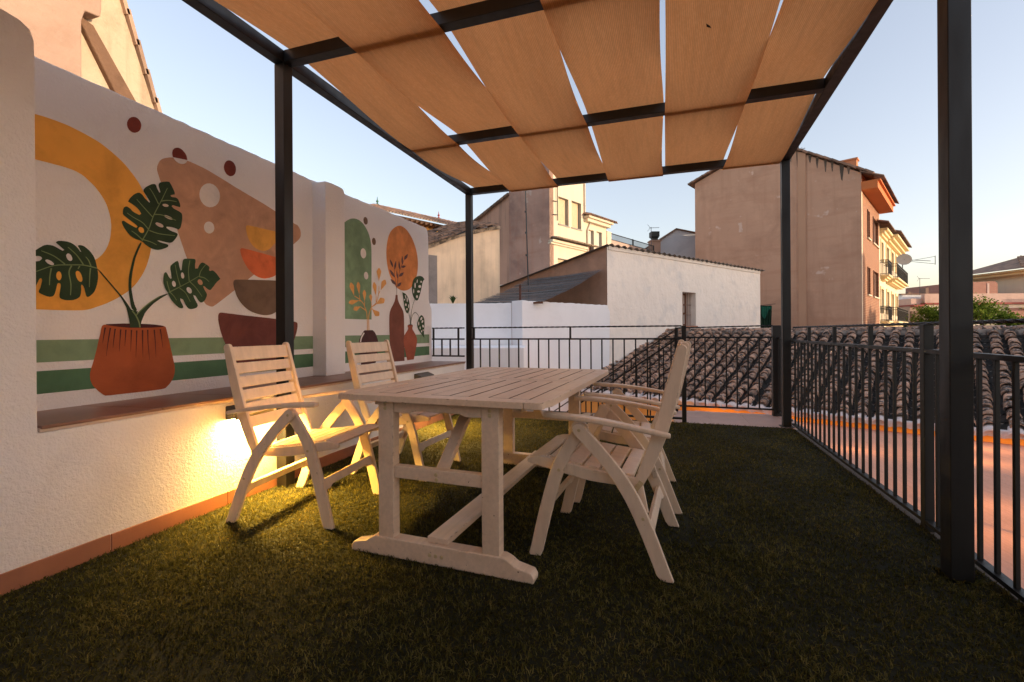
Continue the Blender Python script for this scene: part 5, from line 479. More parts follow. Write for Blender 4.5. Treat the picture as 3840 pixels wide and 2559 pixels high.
edges=[(-2.395,-1.893),(-1.893,-1.268),(-1.276,-.642),(-.640,-.006),(.010,.628),(.626,1.14)]
for si,(xa,xb) in enumerate(edges):
    b=MB(); ny=150; nx=10; vs=[]
    for i in range(ny+1):
        y=-.66+(5.745+.66)*i/ny
        u=(y-BY[0])/1.58; k=min(max(int(math.floor(u)),0),3); f=min(max(u-k,0),1)
        # over / under alternate from beam to beam and from strip to strip
        def zb(j): return 2.958 if (j+si)%2==0 else 2.862
        e=f*f*(3-2*f); z=zb(k)*(1-e)+zb(k+1)*e; 
        sag=math.sin(math.pi*f); z-=.028*sag
        if y>5.665: z=zb(4)
        pin=.007*sag*(1+.7*math.sin(si*2.1+k))
        for j in range(nx+1):
            t=j/nx; x=xa+pin+(xb-xa-2*pin)*t+.006*math.sin(y*2.3+si*1.7)*(.3+t)
            if xb>1.1: x=xa+pin+(rx(y)-.045-xa-pin)*t
            zz=z+.006*math.sin(3*t*math.pi+si+y*1.1)*sag-.012*math.sin(math.pi*t)*sag
            if si==1: zz+=.010*max(0,1-abs(t-.62)*9)*(.3+.7*sag)     # the strip is creased along its length
            vs.append((x,y,zz))
    fs=[(i*(nx+1)+j,i*(nx+1)+j+1,(i+1)*(nx+1)+j+1,(i+1)*(nx+1)+j) for i in range(ny) for j in range(nx)]
    b.add(vs,fs); o=b.build('shade_strip',FABRIC,smooth=True); place(o,perg)
# ------------------------------------------------------------------ railings
def railing(name,label,loc): return thing(name,label,'railing',loc)
def R_(b,name,t,bev=.0015): return place(b.build(name,BLACK,bevel=bev),t)
def twisted(p0,p1,t):
    p0,p1=Vector(p0),Vector(p1); d=p1-p0; L=d.length; d.normalize(); a=Vector((0,0,1)); c=d.cross(a); n=int(L/.012); h=.0075
    vs=[];
    for i in range(n+1):
        th=i*.012/.11*math.pi/2*1.6; q=p0+d*(L*i/n)
        vs+=[q+(a*math.cos(th+k*math.pi/2)+c*math.sin(th+k*math.pi/2))*h*1.25 for k in range(4)]
    b=MB(); b.add(vs,[(i*4+k,i*4+(k+1)%4,(i+1)*4+(k+1)%4,(i+1)*4+k) for i in range(n) for k in range(4)])
    return place(b.build('twisted_rod',BLACK),t)
def gx(y): return 1.300 if y>3 else 1.300-.030*(3-y)/.8
side=railing('balcony_railing','long black railing with straight bars along the right edge of the turf',(1.29,3.4,0))
Ya,Yb=-.4,5.64
def seg(t,name,za,zb,w,ya,yb):
    b=MB(); pts=[ya]+([3.0] if ya<3<yb else [])+[yb]
    for p,q in zip(pts,pts[1:]): b.bar((gx(p),p,(za+zb)/2),(gx(q),q,(za+zb)/2),w,zb-za,(1,0,0))
    return R_(b,name,t)
seg(side,'top_rail',.915,.937,.040,Ya,Yb); seg(side,'bottom_rail',.028,.048,.040,Ya,Yb)
y=5.58
while y>Ya:
    if abs(y-2.99)>.045 and abs(y-2.42)>.0:
        b=MB(); b.box(gx(y)-.008,gx(y)+.008,y-.008,y+.008,.047,.916); R_(b,'baluster',side)
    y-=.1175
for y in (2.985,): b=MB(); b.box(gx(y)-.022,gx(y)+.022,y-.022,y+.022,-.012,1.066); R_(b,'railing_post',side,.003)
for y in (5.068,4.376,3.685,2.20,.75): b=MB(); b.box(gx(y)-.012,gx(y)+.012,y-.012,y+.012,.936,1.064); R_(b,'rod_support',side)
twisted((1.30,5.64,1.071),(1.30,3.0,1.071),side); twisted((1.30,3.0,1.071),(gx(-.2),-.2,1.068),side)

far=railing('terrace_railing','black railing across the far edge of the turf behind the table',(-1.3,5.61,0))
Y0=5.612
b=MB(); b.box(-2.985,-2.512,Y0-.012,Y0+.012,.940,.960); b.box(-2.428,.178,Y0-.012,Y0+.012,.940,.960); R_(b,'top_rail',far)
b=MB(); b.box(-2.428,.178,Y0-.018,Y0+.018,.035,.058); R_(b,'bottom_rail',far)
b=MB(); b.box(-2.985,-2.512,Y0-.012,Y0+.012,.715,.735); R_(b,'bottom_rail',far)
for x in (-2.965,-2.84,-2.718,-2.598): b=MB(); b.box(x-.009,x+.009,Y0-.009,Y0+.009,.733,.942); R_(b,'baluster',far)
x=-2.285
while x<.13: b=MB(); b.box(x-.008,x+.008,Y0-.008,Y0+.008,.057,.942); R_(b,'baluster',far); x+=.1305
b=MB(); b.box(.178,.226,Y0-.024,Y0+.024,-.012,1.098); R_(b,'railing_post',far,.003)
for x in (-2.965,-2.598,-2.374,-1.10): b=MB(); b.box(x-.011,x+.011,Y0-.011,Y0+.011,.958,1.092); R_(b,'rod_support',far)
twisted((-2.985,Y0,1.097),(-2.512,Y0,1.097),far); twisted((-2.428,Y0,1.097),(.178,Y0,1.097),far)

lnd=railing('landing_railing','black railing closing the small tiled landing beyond the gate opening',(.7,6.4,0))
Yl=6.385
b=MB(); b.box(.158,1.242,Yl-.012,Yl+.012,.945,.965); R_(b,'top_rail',lnd)
b=MB(); b.box(.158,1.242,Yl-.014,Yl+.014,.062,.082); R_(b,'bottom_rail',lnd)
b=MB(); b.box(1.242,1.332,Yl-.045,Yl+.045,-.02,1.10); R_(b,'railing_post',lnd,.003)
b=MB(); b.box(.115,.157,Yl-.021,Yl+.021,-.25,1.074); R_(b,'railing_post',lnd,.003)
x=.235
while x<1.2: b=MB(); b.box(x-.008,x+.008,Yl-.008,Yl+.008,.081,.946); R_(b,'baluster',lnd); x+=.1235
twisted((.12,Yl,1.078),(1.25,Yl,1.098),lnd)
b=MB(); b.box(1.292,1.316,5.75,6.34,.935,.955); b.box(1.292,1.316,5.75,6.34,.045,.063); R_(b,'side_rail',lnd)
for y in (5.83,5.95,6.07,6.19,6.29): b=MB(); b.box(1.296,1.312,y-.008,y+.008,.062,.936); R_(b,'baluster',lnd)

stair=railing('stair_railing','black sloping stair railing dropping away behind the terrace railing',(-.6,6.38,0))
sl=.70
b=MB(); b.bar((.115,Yl,.915),(-1.9,Yl,.915-2.015*sl),.024,.02,(0,1,0)); R_(b,'handrail',stair)
b=MB(); b.bar((.115,Yl,1.045),(-1.9,Yl,1.045-2.015*sl),.014,.014,(0,1,0)); R_(b,'upper_rod',stair)
b=MB(); b.bar((.115,Yl,.05),(-1.9,Yl,.05-2.015*sl),.024,.02,(0,1,0)); R_(b,'bottom_rail',stair)
for i in range(11):
    x=-.02-.17*i; b=MB(); b.box(x-.008,x+.008,Yl-.008,Yl+.008,.05+(x-.115)*sl,.915+(x-.115)*sl); R_(b,'baluster',stair)
for x in (-.43,-1.18): b=MB(); b.box(x-.008,x+.008,Yl-.009,Yl+.009,.92+(x-.115)*sl,1.045+(x-.115)*sl); R_(b,'rod_support',stair)

def dry_leaf(loc,rz,sz,label):
    b=MB(); b.add([(-sz,0,0),(-.2*sz,-.32*sz,.006),(sz,0,.003),(-.1*sz,.35*sz,.008)],[(0,1,2),(0,2,3)]); o=b.build('dry_leaf',surf('dry leaf',(.05,.032,.018),.8,.2,30,0)); o.location=loc; o.rotation_euler=(R(180),0,rz); tag(o,label,'leaf')
dry_leaf((-1.93,2.86,2.925),.4,.028,'small dry leaf lying on the outermost left shade strip')
dry_leaf((.26,3.02,2.872),1.0,.030,'small dry twig leaf lying on the fifth shade strip')

# ------------------------------------------------------------------ dining table
GAPW=surf('grimy shaded plank edge',(.16,.10,.06),.9,.2,20,0)  # dark side faces carry gap shade as well as grime and chipped paint
tb=thing('dining_table','worn cream painted slatted trestle table in the middle of the turf','table',(-.94,2.665,0),R(-2.2))
def T_(b,name,m=TABLE,bev=.004,par=None): return fix_normals(b.build(name,m,par or tb,bevel=bev))
b=MB(); z0,z1=.727,.755
HX,HY=.522,.862
# side boards with the notched, rounded corners
def sideboard(s):
    p=[(.43,-HY+.003),(.488,-HY+.003),(.505,-HY+.012),(.510,-HY+.03),(.505,-HY+.05),(.510,-HY+.075),(.521,-HY+.10),(HX,-HY+.125)]
    p=p+[(x,-y) for x,y in p[::-1]]
    return [(x*s,y) for x,y in p]
for s in (1,-1): b.prism(sideboard(s),(0,0,0),(1,0,0),(0,1,0),(0,0,1),z0,z1+.0005,0,.5)
g=.0042
for s in (-1,1):
    y0,y1=sorted((s*HY,s*(HY-.092))); b.box(-.428,.428,y0,y1,z0,z1)
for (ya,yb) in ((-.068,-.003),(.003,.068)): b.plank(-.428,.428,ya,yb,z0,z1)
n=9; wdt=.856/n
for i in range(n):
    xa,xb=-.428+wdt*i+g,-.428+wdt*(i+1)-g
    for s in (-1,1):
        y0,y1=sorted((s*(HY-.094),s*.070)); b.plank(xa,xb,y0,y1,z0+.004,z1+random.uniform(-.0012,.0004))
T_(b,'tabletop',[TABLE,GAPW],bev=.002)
b=MB(); b.box(-.42,.42,-.76,.76,.7215,.7262); T_(b,'gap_shade_board',surf('dark gap shade',(.05,.035,.025),.9),0)  # dark board added so the gaps between planks read as shade
b=MB(); b.lathe([(.0,.7553),(.026,.7553),(.026,.7562),(.0,.7562)],(.17,.0,0),18); T_(b,'hole_cap',SCREW,0)
ly=.79
for s in (-1,1):
    yc=s*ly
    for x in (-.263,.263):
        b=MB(); b.box(x-.041,x+.041,yc-.026,yc+.026,.088,.727); T_(b,'leg')
    foot=[(-.455,.004),(-.458,.028),(-.445,.048),(-.40,.058),(-.372,.064),(-.345,.083),(-.318,.094),(.318,.094),(.345,.083),(.372,.064),(.40,.058),(.445,.048),(.458,.028),(.455,.004)]
    b=MB(); b.prism(foot,(0,yc,0),(1,0,0),(0,0,1),(0,1,0),-.032,.032); T_(b,'foot',bev=.006)
    b=MB(); b.box(-.2215,.2215,yc-.020,yc+.020,.370,.427); T_(b,'mid_rail')
    ap=[(-.2215,.672),(-.17,.668),(-.14,.672),(-.115,.682),(.115,.682),(.14,.672),(.17,.668),(.2215,.672),(.2215,.727),(-.2215,.727)]
    b=MB(); b.prism(ap,(0,yc,0),(1,0,0),(0,0,1),(0,1,0),-.020,.020); T_(b,'apron')
    b=MB(); b.bar((.0,yc-s*.022,.40),(.0,yc-s*.40,.72),.055,.032,(1,0,0)); T_(b,'brace')
    b=MB()
    for x,zz in ((-.265,.713),(-.265,.690),(.262,.705),(.262,.684),(-.002,.405),(0,.383),(-.03,.048),(.0,.048),(.03,.048)):
        f=yc+s*(.032 if zz<.1 else .020 if abs(x)<.1 else .026)
        b.tube([(x,f,zz),(x,f+s*.003,zz)],[.0095,.0075],12)
    fix_normals(b.build('screw',SCREW,tb))
for s in (-1,1): b=MB(); b.box(s*.36-.02,s*.36+.02,-.74,.74,.690,.727); T_(b,'side_rail')
b=MB(); b.box(-.053,.053,-ly-.012,ly+.012,.0945,.122); T_(b,'stretcher')

# ------------------------------------------------------------------ folding armchairs
def ribbon(pts,ws,cap=5):
    P=[Vector((a,b)) for a,b in pts]; L=[];Rr=[]
    # resample smoothly
    Q=[];W=[]
    PP=[P[0]*2-P[1]]+P+[P[-1]*2-P[-2]]
    for i in range(1,len(PP)-2):
        for k in range(5):
            t=k/5; p0,p1,p2,p3=PP[i-1:i+3]
            Q.append(.5*((2*p1)+(-p0+p2)*t+(2*p0-5*p1+4*p2-p3)*t*t+(-p0+3*p1-3*p2+p3)*t**3)); W.append(ws[i-1]*(1-t)+ws[i]*t)
    Q.append(P[-1]);W.append(ws[-1])
    n=len(Q)
    for i in range(n):
        d=(Q[min(i+1,n-1)]-Q[max(i-1,0)]).normalized(); nn=Vector((-d.y,d.x)); L.append(Q[i]+nn*W[i]/2);Rr.append(Q[i]-nn*W[i]/2)
    d0=(Q[1]-Q[0]).normalized(); d1=(Q[-1]-Q[-2]).normalized()
    def arc(c,d,w):
        nn=Vector((-d.y,d.x)); return [c+nn*(w/2*math.cos(t))+d*(w/2*math.sin(t)) for t in [math.pi*k/cap for k in range(1,cap)]]
    return L,Rr,arc(Q[-1],d1,W[-1]),arc(Q[0],-d0,W[0])
def outline(pts,ws,end=True,start=False):
    L,Rr,ae,as_=ribbon(pts,ws); o=L+(ae if end else [])+Rr[::-1]+(as_ if start else [])
    return [(p.x,p.y) for p in o]
CX=.29
def chair(first_label):
    t=thing('folding_armchair',first_label,'chair',group='folding garden armchairs around the table')
    def C_(b,name,par=None,m=CHAIRW,bev=.004): return fix_normals(b.build(name,m,par or t,bevel=bev))
    O=lambda y:(-CX,y,0)
    def board(poly,name,y,th,par=None,bev=.004):
        b=MB(); b.prism(poly,O(y),(1,0,0),(0,0,1),(0,1,0),-th/2,th/2); return C_(b,name,par,bev=bev)
    def clip0(poly): return [(a,max(b,.004)) for a,b in poly]
    for s in (-1,1):
        board(clip0(outline([(.228,.606),(.155,.50),(.108,.40),(.055,.22),(.0,-.01)],[.058,.056,.060,.060,.058],False,True)),'leg',s*.266,.024)
        r=board(clip0(outline([(.216,.606),(.325,.495),(.425,.365),(.500,.215),(.588,-.01)],[.058,.056,.060,.060,.056],False,True)),'leg',s*.292,.024)
        b=MB()
        for (x,z) in ((.22,.604),(.492,.252)): b.tube([(x-CX,s*.3035,z),(x-CX,s*.3065,z)],[.008,.0065],12)
        fix_normals(b.build('screw',SCREW,t))
        # armrest: flat board, a little wider in front, following a shallow S
        b=MB(); k=22; vs=[]
        for i in range(k+1):
            u=i/k; x=.055+.548*u; z=.662-.050*u+.010*math.sin(u*math.pi*1.2)
            wi=.058*(1-.35*max(0,u-.45)/.55); yc=.287+(.006*u)
            e=min(1,min(u,1-u)*14+.35); wi*=(.55+.45*min(1,e)); th=.024-.004*u
            for (dy,dz) in ((-wi/2,-th/2),(wi/2,-th/2),(wi/2,th/2),(-wi/2,th/2)): vs.append((x-CX,s*(yc+dy),z+dz))
        b.add(vs,[(i*4+j,i*4+(j+1)%4,(i+1)*4+(j+1)%4,(i+1)*4+j) for i in range(k) for j in range(4)]+[(3,2,1,0),(k*4,k*4+1,k*4+2,k*4+3)])
        C_(b,'armrest',bev=.006)
        board(outline([(-.030,.436),(.02,.437),(.12,.420),(.25,.397),(.36,.389),(.452,.384)],[.026,.046,.052,.052,.048,.040],True,True),'seat_rail',s*.240,.022)
        sp=board(outline([(.466,.378),(.50,.455),(.560,.612),(.610,.80),(.648,.962)],[.040,.054,.060,.056,.042],True,True),'stile',s*.2385,.024)
        b=MB(); b.bar((.452-CX,s*.2535,.352),(.482-CX,s*.2535,.392),.004,.022,(0,1,0)); b.tube([(.468-CX,s*.255,.379),(.468-CX,s*.259,.379)],.008,12); b.tube([(.458-CX,s*.255,.360),(.458-CX,s*.258,.360)],.006,12)
        fix_normals(b.build('hinge',SCREW,t))
        b=MB(); b.tube([(.120-CX,s*.2785,.412),(.120-CX,s*.2815,.412)],[.008,.0065],12); b.tube([(.570-CX,s*.3055,.608),(.570-CX,s*.3085,.608)],[.008,.0065],12); fix_normals(b.build('screw',SCREW,t))
        b=MB(); b.bar((.470-CX,s*.228,.372),(.497-CX,s*.262,.262),.016,.03,(0,1,0)); C_(b,'strut')
    # seat slats
    b=MB(); ss=[(.005,.082),(.098,.070),(.178,.070),(.258,.070),(.338,.070),(.415,.060)]
    for i,(x,wd) in enumerate(ss):
        def zt(q): return float(np.interp(q,[-.04,.02,.12,.25,.36,.45],[.450,.461,.446,.423,.414,.404]))
        xa,xb=x-wd/2,x+wd/2
        b.prism([(xa,zt(xa)-.006),(xb,zt(xb)-.006),(xb,zt(xb)+.011),(xa,zt(xa)+.011-(.006 if i==0 else 0))],(-CX,0,-.004),(1,0,0),(0,0,1),(0,1,0),-.228,.228)
    C_(b,'seat',bev=.003)
    # back slats
    b=MB(); sl=[(.925,.078),(.842,.060),(.765,.060),(.690,.060),(.615,.060),(.540,.060)]
    for z,h in sl:
        def xs(q): return float(np.interp(q,[.378,.455,.612,.80,.962],[.466,.50,.560,.610,.648]))-.002
        za,zb=z-h/2,z+h/2; d=Vector((xs(zb)-xs(za),zb-za)).normalized(); nn=Vector((d.y,-d.x))*.0075
        a=Vector((xs(za),za)); c=Vector((xs(zb),zb))
        b.prism([tuple(a-nn),tuple(a+nn),tuple(c+nn),tuple(c-nn)],(-CX,0,0),(1,0,0),(0,0,1),(0,1,0),-.2265,.2265)
    C_(b,'backrest',bev=.003)
    # stretchers between the legs, with the cut out lower edge
    def stretch(x,z,tilt,hw,name='stretcher'):
        p=[(-hw,-.03),(-hw+.045,-.03),(-hw+.075,-.016),(hw-.075,-.016),(hw-.045,-.03),(hw,-.03),(hw,.03),(-hw,.03)]
        V=Vector((math.sin(tilt),0,math.cos(tilt))); W=Vector((math.cos(tilt),0,-math.sin(tilt)))
        b=MB(); b.prism(p,(x-CX,0,z),(0,1,0),V,W,-.011,.011); C_(b,name)
    stretch(.050,.225,R(20),.2535); stretch(.517,.185,R(-22),.2795)
    return t
def put(o,cx,cy,ang): o.location=(cx,cy,0); o.rotation_euler=(0,0,R(ang)); return o
# local +x points from the front of the chair to its back
c0=put(chair('cream folding armchair facing right, nearest the wall lamp on the mural side'),-2.012,2.262,180+6.5)
for lab,x,y,a in (('cream folding armchair on the mural side, behind the table near the far wall lamp',-1.888,3.150,180-1.5),
                  ('cream folding armchair seen from the side at the near right of the table',-.275,2.332,-3.5),
                  ('cream folding armchair on the railing side, half hidden behind the nearer one',-.245,3.075,2.0)):
    c=copy_tree(c0); put(c,x,y,a); c['label']=lab
EXPO=2.1; CLP=5; SKYV=1.05
# ------------------------------------------------------------------ the town
DARKST=(.10,.085,.07)
CREAMO=surf('old cream render',(.86,.67,.48),.95,.08,1.2,.5,14,stain=(.66,.50,.36),stain_s=.9,stain_lo=.5,stain_hi=.75,streak=(.36,.29,.20),streak_amt=.5,bdist=.02)
PINKO=surf('weathered pink render',(.46,.29,.225),.95,.1,.7,.4,9,stain=(.27,.17,.14),stain_s=.5,stain_lo=.45,stain_hi=.68,streak=(.42,.16,.09),streak_amt=.45,speck=(.56,.43,.36),speck_s=1.4,speck_lo=.64,bdist=.02,hband=(.36,.17,.11),hamt=.5)
PINKB=surf('salmon cement render',(.60,.37,.255),.95,.07,.5,.35,10,stain=(.44,.26,.175),stain_s=.5,stain_lo=.48,stain_hi=.75,streak=(.44,.25,.16),streak_amt=.5,speck=(.70,.52,.42),speck_s=1.1,speck_lo=.66,bdist=.02,hband=(.46,.24,.15),hamt=.38)
SOOT=surf('rain soot',(.10,.085,.075),.95,.2,3,.3,20)
CREAMB=surf('cream render',(.70,.60,.45),.9,.04,.8,.2,20,streak=(.5,.42,.32),streak_amt=.35)
GREYF=surf('grey window trim',(.36,.33,.30),.85,.06,4,.2,30)
LIME=surf('limewashed wall',(.90,.84,.765),.95,.03,.8,.8,3.2,stain=(.74,.72,.69),stain_s=1.3,stain_lo=.52,stain_hi=.74,streak=(.78,.73,.66),streak_amt=.3,speck=(.62,.61,.60),speck_s=9,speck_lo=.68,bdist=.05)
SIDEP=surf('old pink side wall',(.48,.29,.20),.95,.12,.8,.6,5,stain=(.33,.21,.15),stain_s=.8,stain_lo=.45,stain_hi=.7,streak=(.30,.15,.09),streak_amt=.4,bdist=.03)
CORR=surf('fibre cement sheet',(.19,.165,.14),.9,.2,4,.3,30,stain=(.09,.08,.07),stain_s=3,stain_lo=.45,stain_hi=.7)
OLDT=surf('old roof tile',(.46,.28,.19),.92,.22,7,.5,30,tint=.42,stain=(.06,.052,.048),stain_s=8,stain_lo=.47,stain_hi=.58,speck=(.62,.60,.57),speck_s=26,speck_lo=.60,bdist=.01)
CHANNELT=surf('dark channel tile',(.040,.034,.028),.95,.3,8,.6,30,stain=(.09,.06,.045),stain_s=5,stain_lo=.5,stain_hi=.7,tint=.3)  # channel tiles are coloured darker than the cover tiles
TILED=surf('dark old tile',(.23,.145,.10),.92,.2,5,.5,20,tint=.35,stain=(.06,.05,.045),stain_s=5,stain_lo=.46,stain_hi=.62,bdist=.01)
TILEF=surf('far roof tile',(.33,.20,.14),.92,.2,3,.3,12,tint=.3,stain=(.15,.11,.09),stain_s=2,stain_lo=.45,stain_hi=.7)
WTILE=surf('whitewashed eave tile',(.80,.70,.66),.85,.05,6,.2,40,tint=.05,stain=(.6,.5,.46),stain_s=6)
ORANGEW=surf('orange glow wall',(.85,.43,.12),.9,.04,1.5,.2,40,stain=(.8,.36,.10),stain_s=.8)  # warm glow on the wall is put into this orange base colour
MORTAR=surf('ridge mortar',(.38,.33,.29),.95,.2,8,.8,20,stain=(.13,.11,.10),stain_s=7,stain_lo=.45,stain_hi=.6)
SHUT=surf('cream roller shutter',(.72,.56,.36),.6,.04,3,0)
WOODB=surf('brown shutter wood',(.13,.055,.03),.6,.2,5,.2,30)
DARK=surf('dark opening',(.03,.026,.024),.7,.1,3,0)
SOFF=surf('soffit sunset glow',(.62,.19,.06),.8,.05,2,0)  # sunset glow under the eaves is put into this orange
OCHRE=surf('yellow ochre render',(.86,.47,.14),.9,.04,1,.1,20)
CREAMC=surf('cream cornice',(.82,.66,.38),.85,.05,3,.1,30)
IRON=surf('black iron',(.02,.02,.02),.5,.1,5,0)
GALV=surf('antenna metal',(.10,.10,.11),.4,.1,5,0,metal=.6)
DISH=surf('satellite dish grey',(.42,.42,.42),.5,.05,5,0)
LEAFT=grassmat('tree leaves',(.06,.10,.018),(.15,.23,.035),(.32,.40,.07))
LEAFA=grassmat('agave leaves',(.05,.085,.03),(.09,.14,.05),(.14,.2,.08))
BARK=surf('bark',(.12,.085,.06),.9,.2,8,.5,20)

class Fr:
    """building frame: u along the facade, n outwards, z up"""
    def __init__(s,O,U):
        s.O=Vector((O[0],O[1],0)); s.U=Vector((U[0],U[1],0)).normalized(); s.N=Vector((s.U.y,-s.U.x,0))
    def p(s,u,z,n=0): return s.O+s.U*u+s.N*n+Vector((0,0,z))
    def box(s,b,u0,u1,z0,z1,n0,n1,mi=0,t=.5):
        v=[s.p(u,z,n) for z in (z0,z1) for n in (n1,n0) for u in (u0,u1)]
        return b.add(v,[(0,2,3,1),(4,5,7,6),(0,1,5,4),(2,6,7,3),(0,4,6,2),(1,3,7,5)],mi,t)
    def wall(s,b,u0,u1,z0,z1,holes,dep,mi=0):
        us=sorted({u0,u1,*[h[0] for h in holes],*[h[1] for h in holes]}); zs=sorted({z0,z1,*[h[2] for h in holes],*[h[3] for h in holes]})
        for ua,ub in zip(us,us[1:]):
            for za,zb in zip(zs,zs[1:]):
                if any(h[0]<=ua and ub<=h[1] and h[2]<=za and zb<=h[3] for h in holes): continue
                b.add([s.p(ua,za),s.p(ub,za),s.p(ub,zb),s.p(ua,zb)],[(0,1,2,3)],mi)
        for a,c,d,e in [h[:4] for h in holes]:
            q=[(a,d),(c,d),(c,e),(a,e)]
            for i in range(4):
                (ua,za),(ub,zb)=q[i],q[(i+1)%4]
                b.add([s.p(ua,za),s.p(ua,za,-dep),s.p(ub,zb,-dep),s.p(ub,zb)],[(0,1,2,3)],mi)
    def prism(s,b,poly,n0,n1,mi=0):            # poly in (u,z)
        return b.prism(poly,s.O,s.U,(0,0,1),s.N,n0,n1,mi)

def roof_tiles(b,O,E,S,cols,rows,pitch,step,r=.1,mi=0,seg=6,chan=True,jit=.012,hgt=1.0,cmi=0):
    """barrel tiles: covers tapering up the slope, each riding on the one below; channels between"""
    O,E,S=Vector(O),Vector(E).normalized(),Vector(S).normalized(); Nn=E.cross(S).normalized()
    if Nn.z<0: Nn=-Nn
    for c in range(cols):
        cx=O+E*(pitch*(c+.5)); wob=random.uniform(-jit,jit)
        for k in range(rows):
            t=random.random(); j=random.uniform(-jit,jit)+wob; dz=random.uniform(-.4,.6)*jit
            p0=cx+S*(step*k)+E*j+Nn*(.035+dz+r*.10); p1=cx+S*(step*(k+1)+.05)+E*(j+random.uniform(-jit,jit)*.6)+Nn*(.012)
            r0,r1=r,r*.80; vs=[]
            for p,rr in ((p0,r0),(p1,r1)):
                for q in range(seg+1):
                    a=math.pi*q/seg; vs.append(p+E*(math.cos(a)*rr)+Nn*(math.sin(a)*rr*hgt))
            for q in range(seg+1):          # inner lip of the open end
                a=math.pi*q/seg; vs.append(p0+E*(math.cos(a)*(r0-.016))+Nn*(math.sin(a)*(r0-.016)*hgt-.003))
            m=seg+1; fs=[(q,q+1,m+q+1,m+q) for q in range(seg)]+[(q,2*m+q,2*m+q+1,q+1) for q in range(seg)]
            b.add(vs,fs,mi,t)
        if chan:
            cy=O+E*(pitch*(c+1.0))
            for k in range(rows):
                t=random.random()*.6; p0=cy+S*(step*k-.02)+Nn*(.030); p1=cy+S*(step*(k+1)+.03)+Nn*.012; vs=[]
                for p,rr in ((p0,r*.85),(p1,r*.95)):
                    for q in range(seg+1):
                        a=math.pi*q/seg; vs.append(p+E*(math.cos(a)*rr)-Nn*(math.sin(a)*rr*.6-.01))
                m=seg+1; b.add(vs,[(q,m+q,m+q+1,q+1) for q in range(seg)],cmi,t)
def ridge_tiles(b,p0,p1,step,r,mi=0,seg=7):
    p0,p1=Vector(p0),Vector(p1); d=p1-p0; L=d.length; d.normalize(); side=d.cross(Vector((0,0,1))).normalized(); n=int(L/step)
    for k in range(n):
        a0=p0+d*(step*k)+Vector((0,0,random.uniform(0,.02))); a1=p0+d*(step*(k+1)+.04)+Vector((0,0,.015+random.uniform(0,.02))); vs=[]
        for p,rr in ((a0,r*.86),(a1,r)):
            for q in range(seg+1):
                a=math.pi*q/seg; vs.append(p+side*(math.cos(a)*rr)+Vector((0,0,math.sin(a)*rr*.8)))
        m=seg+1; b.add(vs,[(q,q+1,m+q+1,m+q) for q in range(seg)],mi,random.random())
def bld(name,label,cat,loc,group=None): return thing(name,label,cat,loc,0,group)
def pt(b,name,m,t,bev=0,smooth=False): return place(b.build(name,m,t,bevel=bev,smooth=smooth),t)

# --- low house with the old barrel tile roof, just beyond the railing
Ue=Vector((.912,-.41,0)).normalized(); Sh=Vector((.41,.912,0)).normalized()
ca=math.cos(math.atan(.35)); S3=Sh*ca+Vector((0,0,math.sin(math.atan(.35))))
E0=Vector((-2.36,12.98,-.60)); ncol,pit=37,.285; RL=4.73
t=bld('tiled_house','low house under an old barrel tile roof with whitewashed eave','house',(1.5,12,-1))
b=MB(); roof_tiles(b,E0,Ue,S3,ncol,15,pit,RL/15,.098,seg=8,jit=.016,cmi=1); pt(b,'roof',[OLDT,CHANNELT],t,smooth=True)
b=MB(); b.add([E0-Vector((0,0,.03)),E0+Ue*(ncol*pit)-Vector((0,0,.03)),E0+Ue*(ncol*pit)+S3*RL-Vector((0,0,.03)),E0+S3*RL-Vector((0,0,.03))],[(0,1,2,3)]); pt(b,'roof_bed',MORTAR,t)
b=MB(); roof_tiles(b,E0-S3*.20-Vector((0,0,.035)),Ue,S3,ncol,1,pit,.30,.112,seg=8,chan=False,jit=.006,hgt=.8); pt(b,'eave_tiles',WTILE,t,smooth=True)
b=MB(); fr=Fr(E0,Ue); L=ncol*pit
seg=[]
for c in range(ncol):
    for q in range(7):
        u=pit*(c+q/6); z=E0.z-.115+.028*math.sin(math.pi*q/6)+random.uniform(-.008,.008); seg.append((u,z))
fr.prism(b,[(0,E0.z+.01)]+[(L,E0.z+.01)]+seg[::-1],-.02,.13); fix_normals(pt(b,'eave_mortar',WTILE,t))
RR=E0+S3*RL
b=MB(); ridge_tiles(b,RR+Vector((0,0,.045))-Ue*.05,RR+Ue*L+Vector((0,0,.045)),.36,.125); pt(b,'ridge',OLDT,t,smooth=True)
b=MB(); n=90
for i in range(n):
    a=RR+Ue*(L*i/n)-S3*.05; h=.085+random.uniform(-.015,.02)
    b.bar(a+Vector((0,0,-.05)),a+Vector((0,0,h)),L/n*1.02,.16+random.uniform(-.02,.03),Ue)
pt(b,'ridge_mortar',MORTAR,t)
b=MB(); fr.box(b,-.0,L,GZ,E0.z-.10,-6.5,-.16); pt(b,'wall',ORANGEW,t)
# rear slope
b=MB(); b.add([RR,RR+Ue*L,RR+Ue*L+Sh*3+Vector((0,0,-1.05)),RR+Sh*3+Vector((0,0,-1.05))],[(0,1,2,3)]); pt(b,'rear_roof',TILED,t)

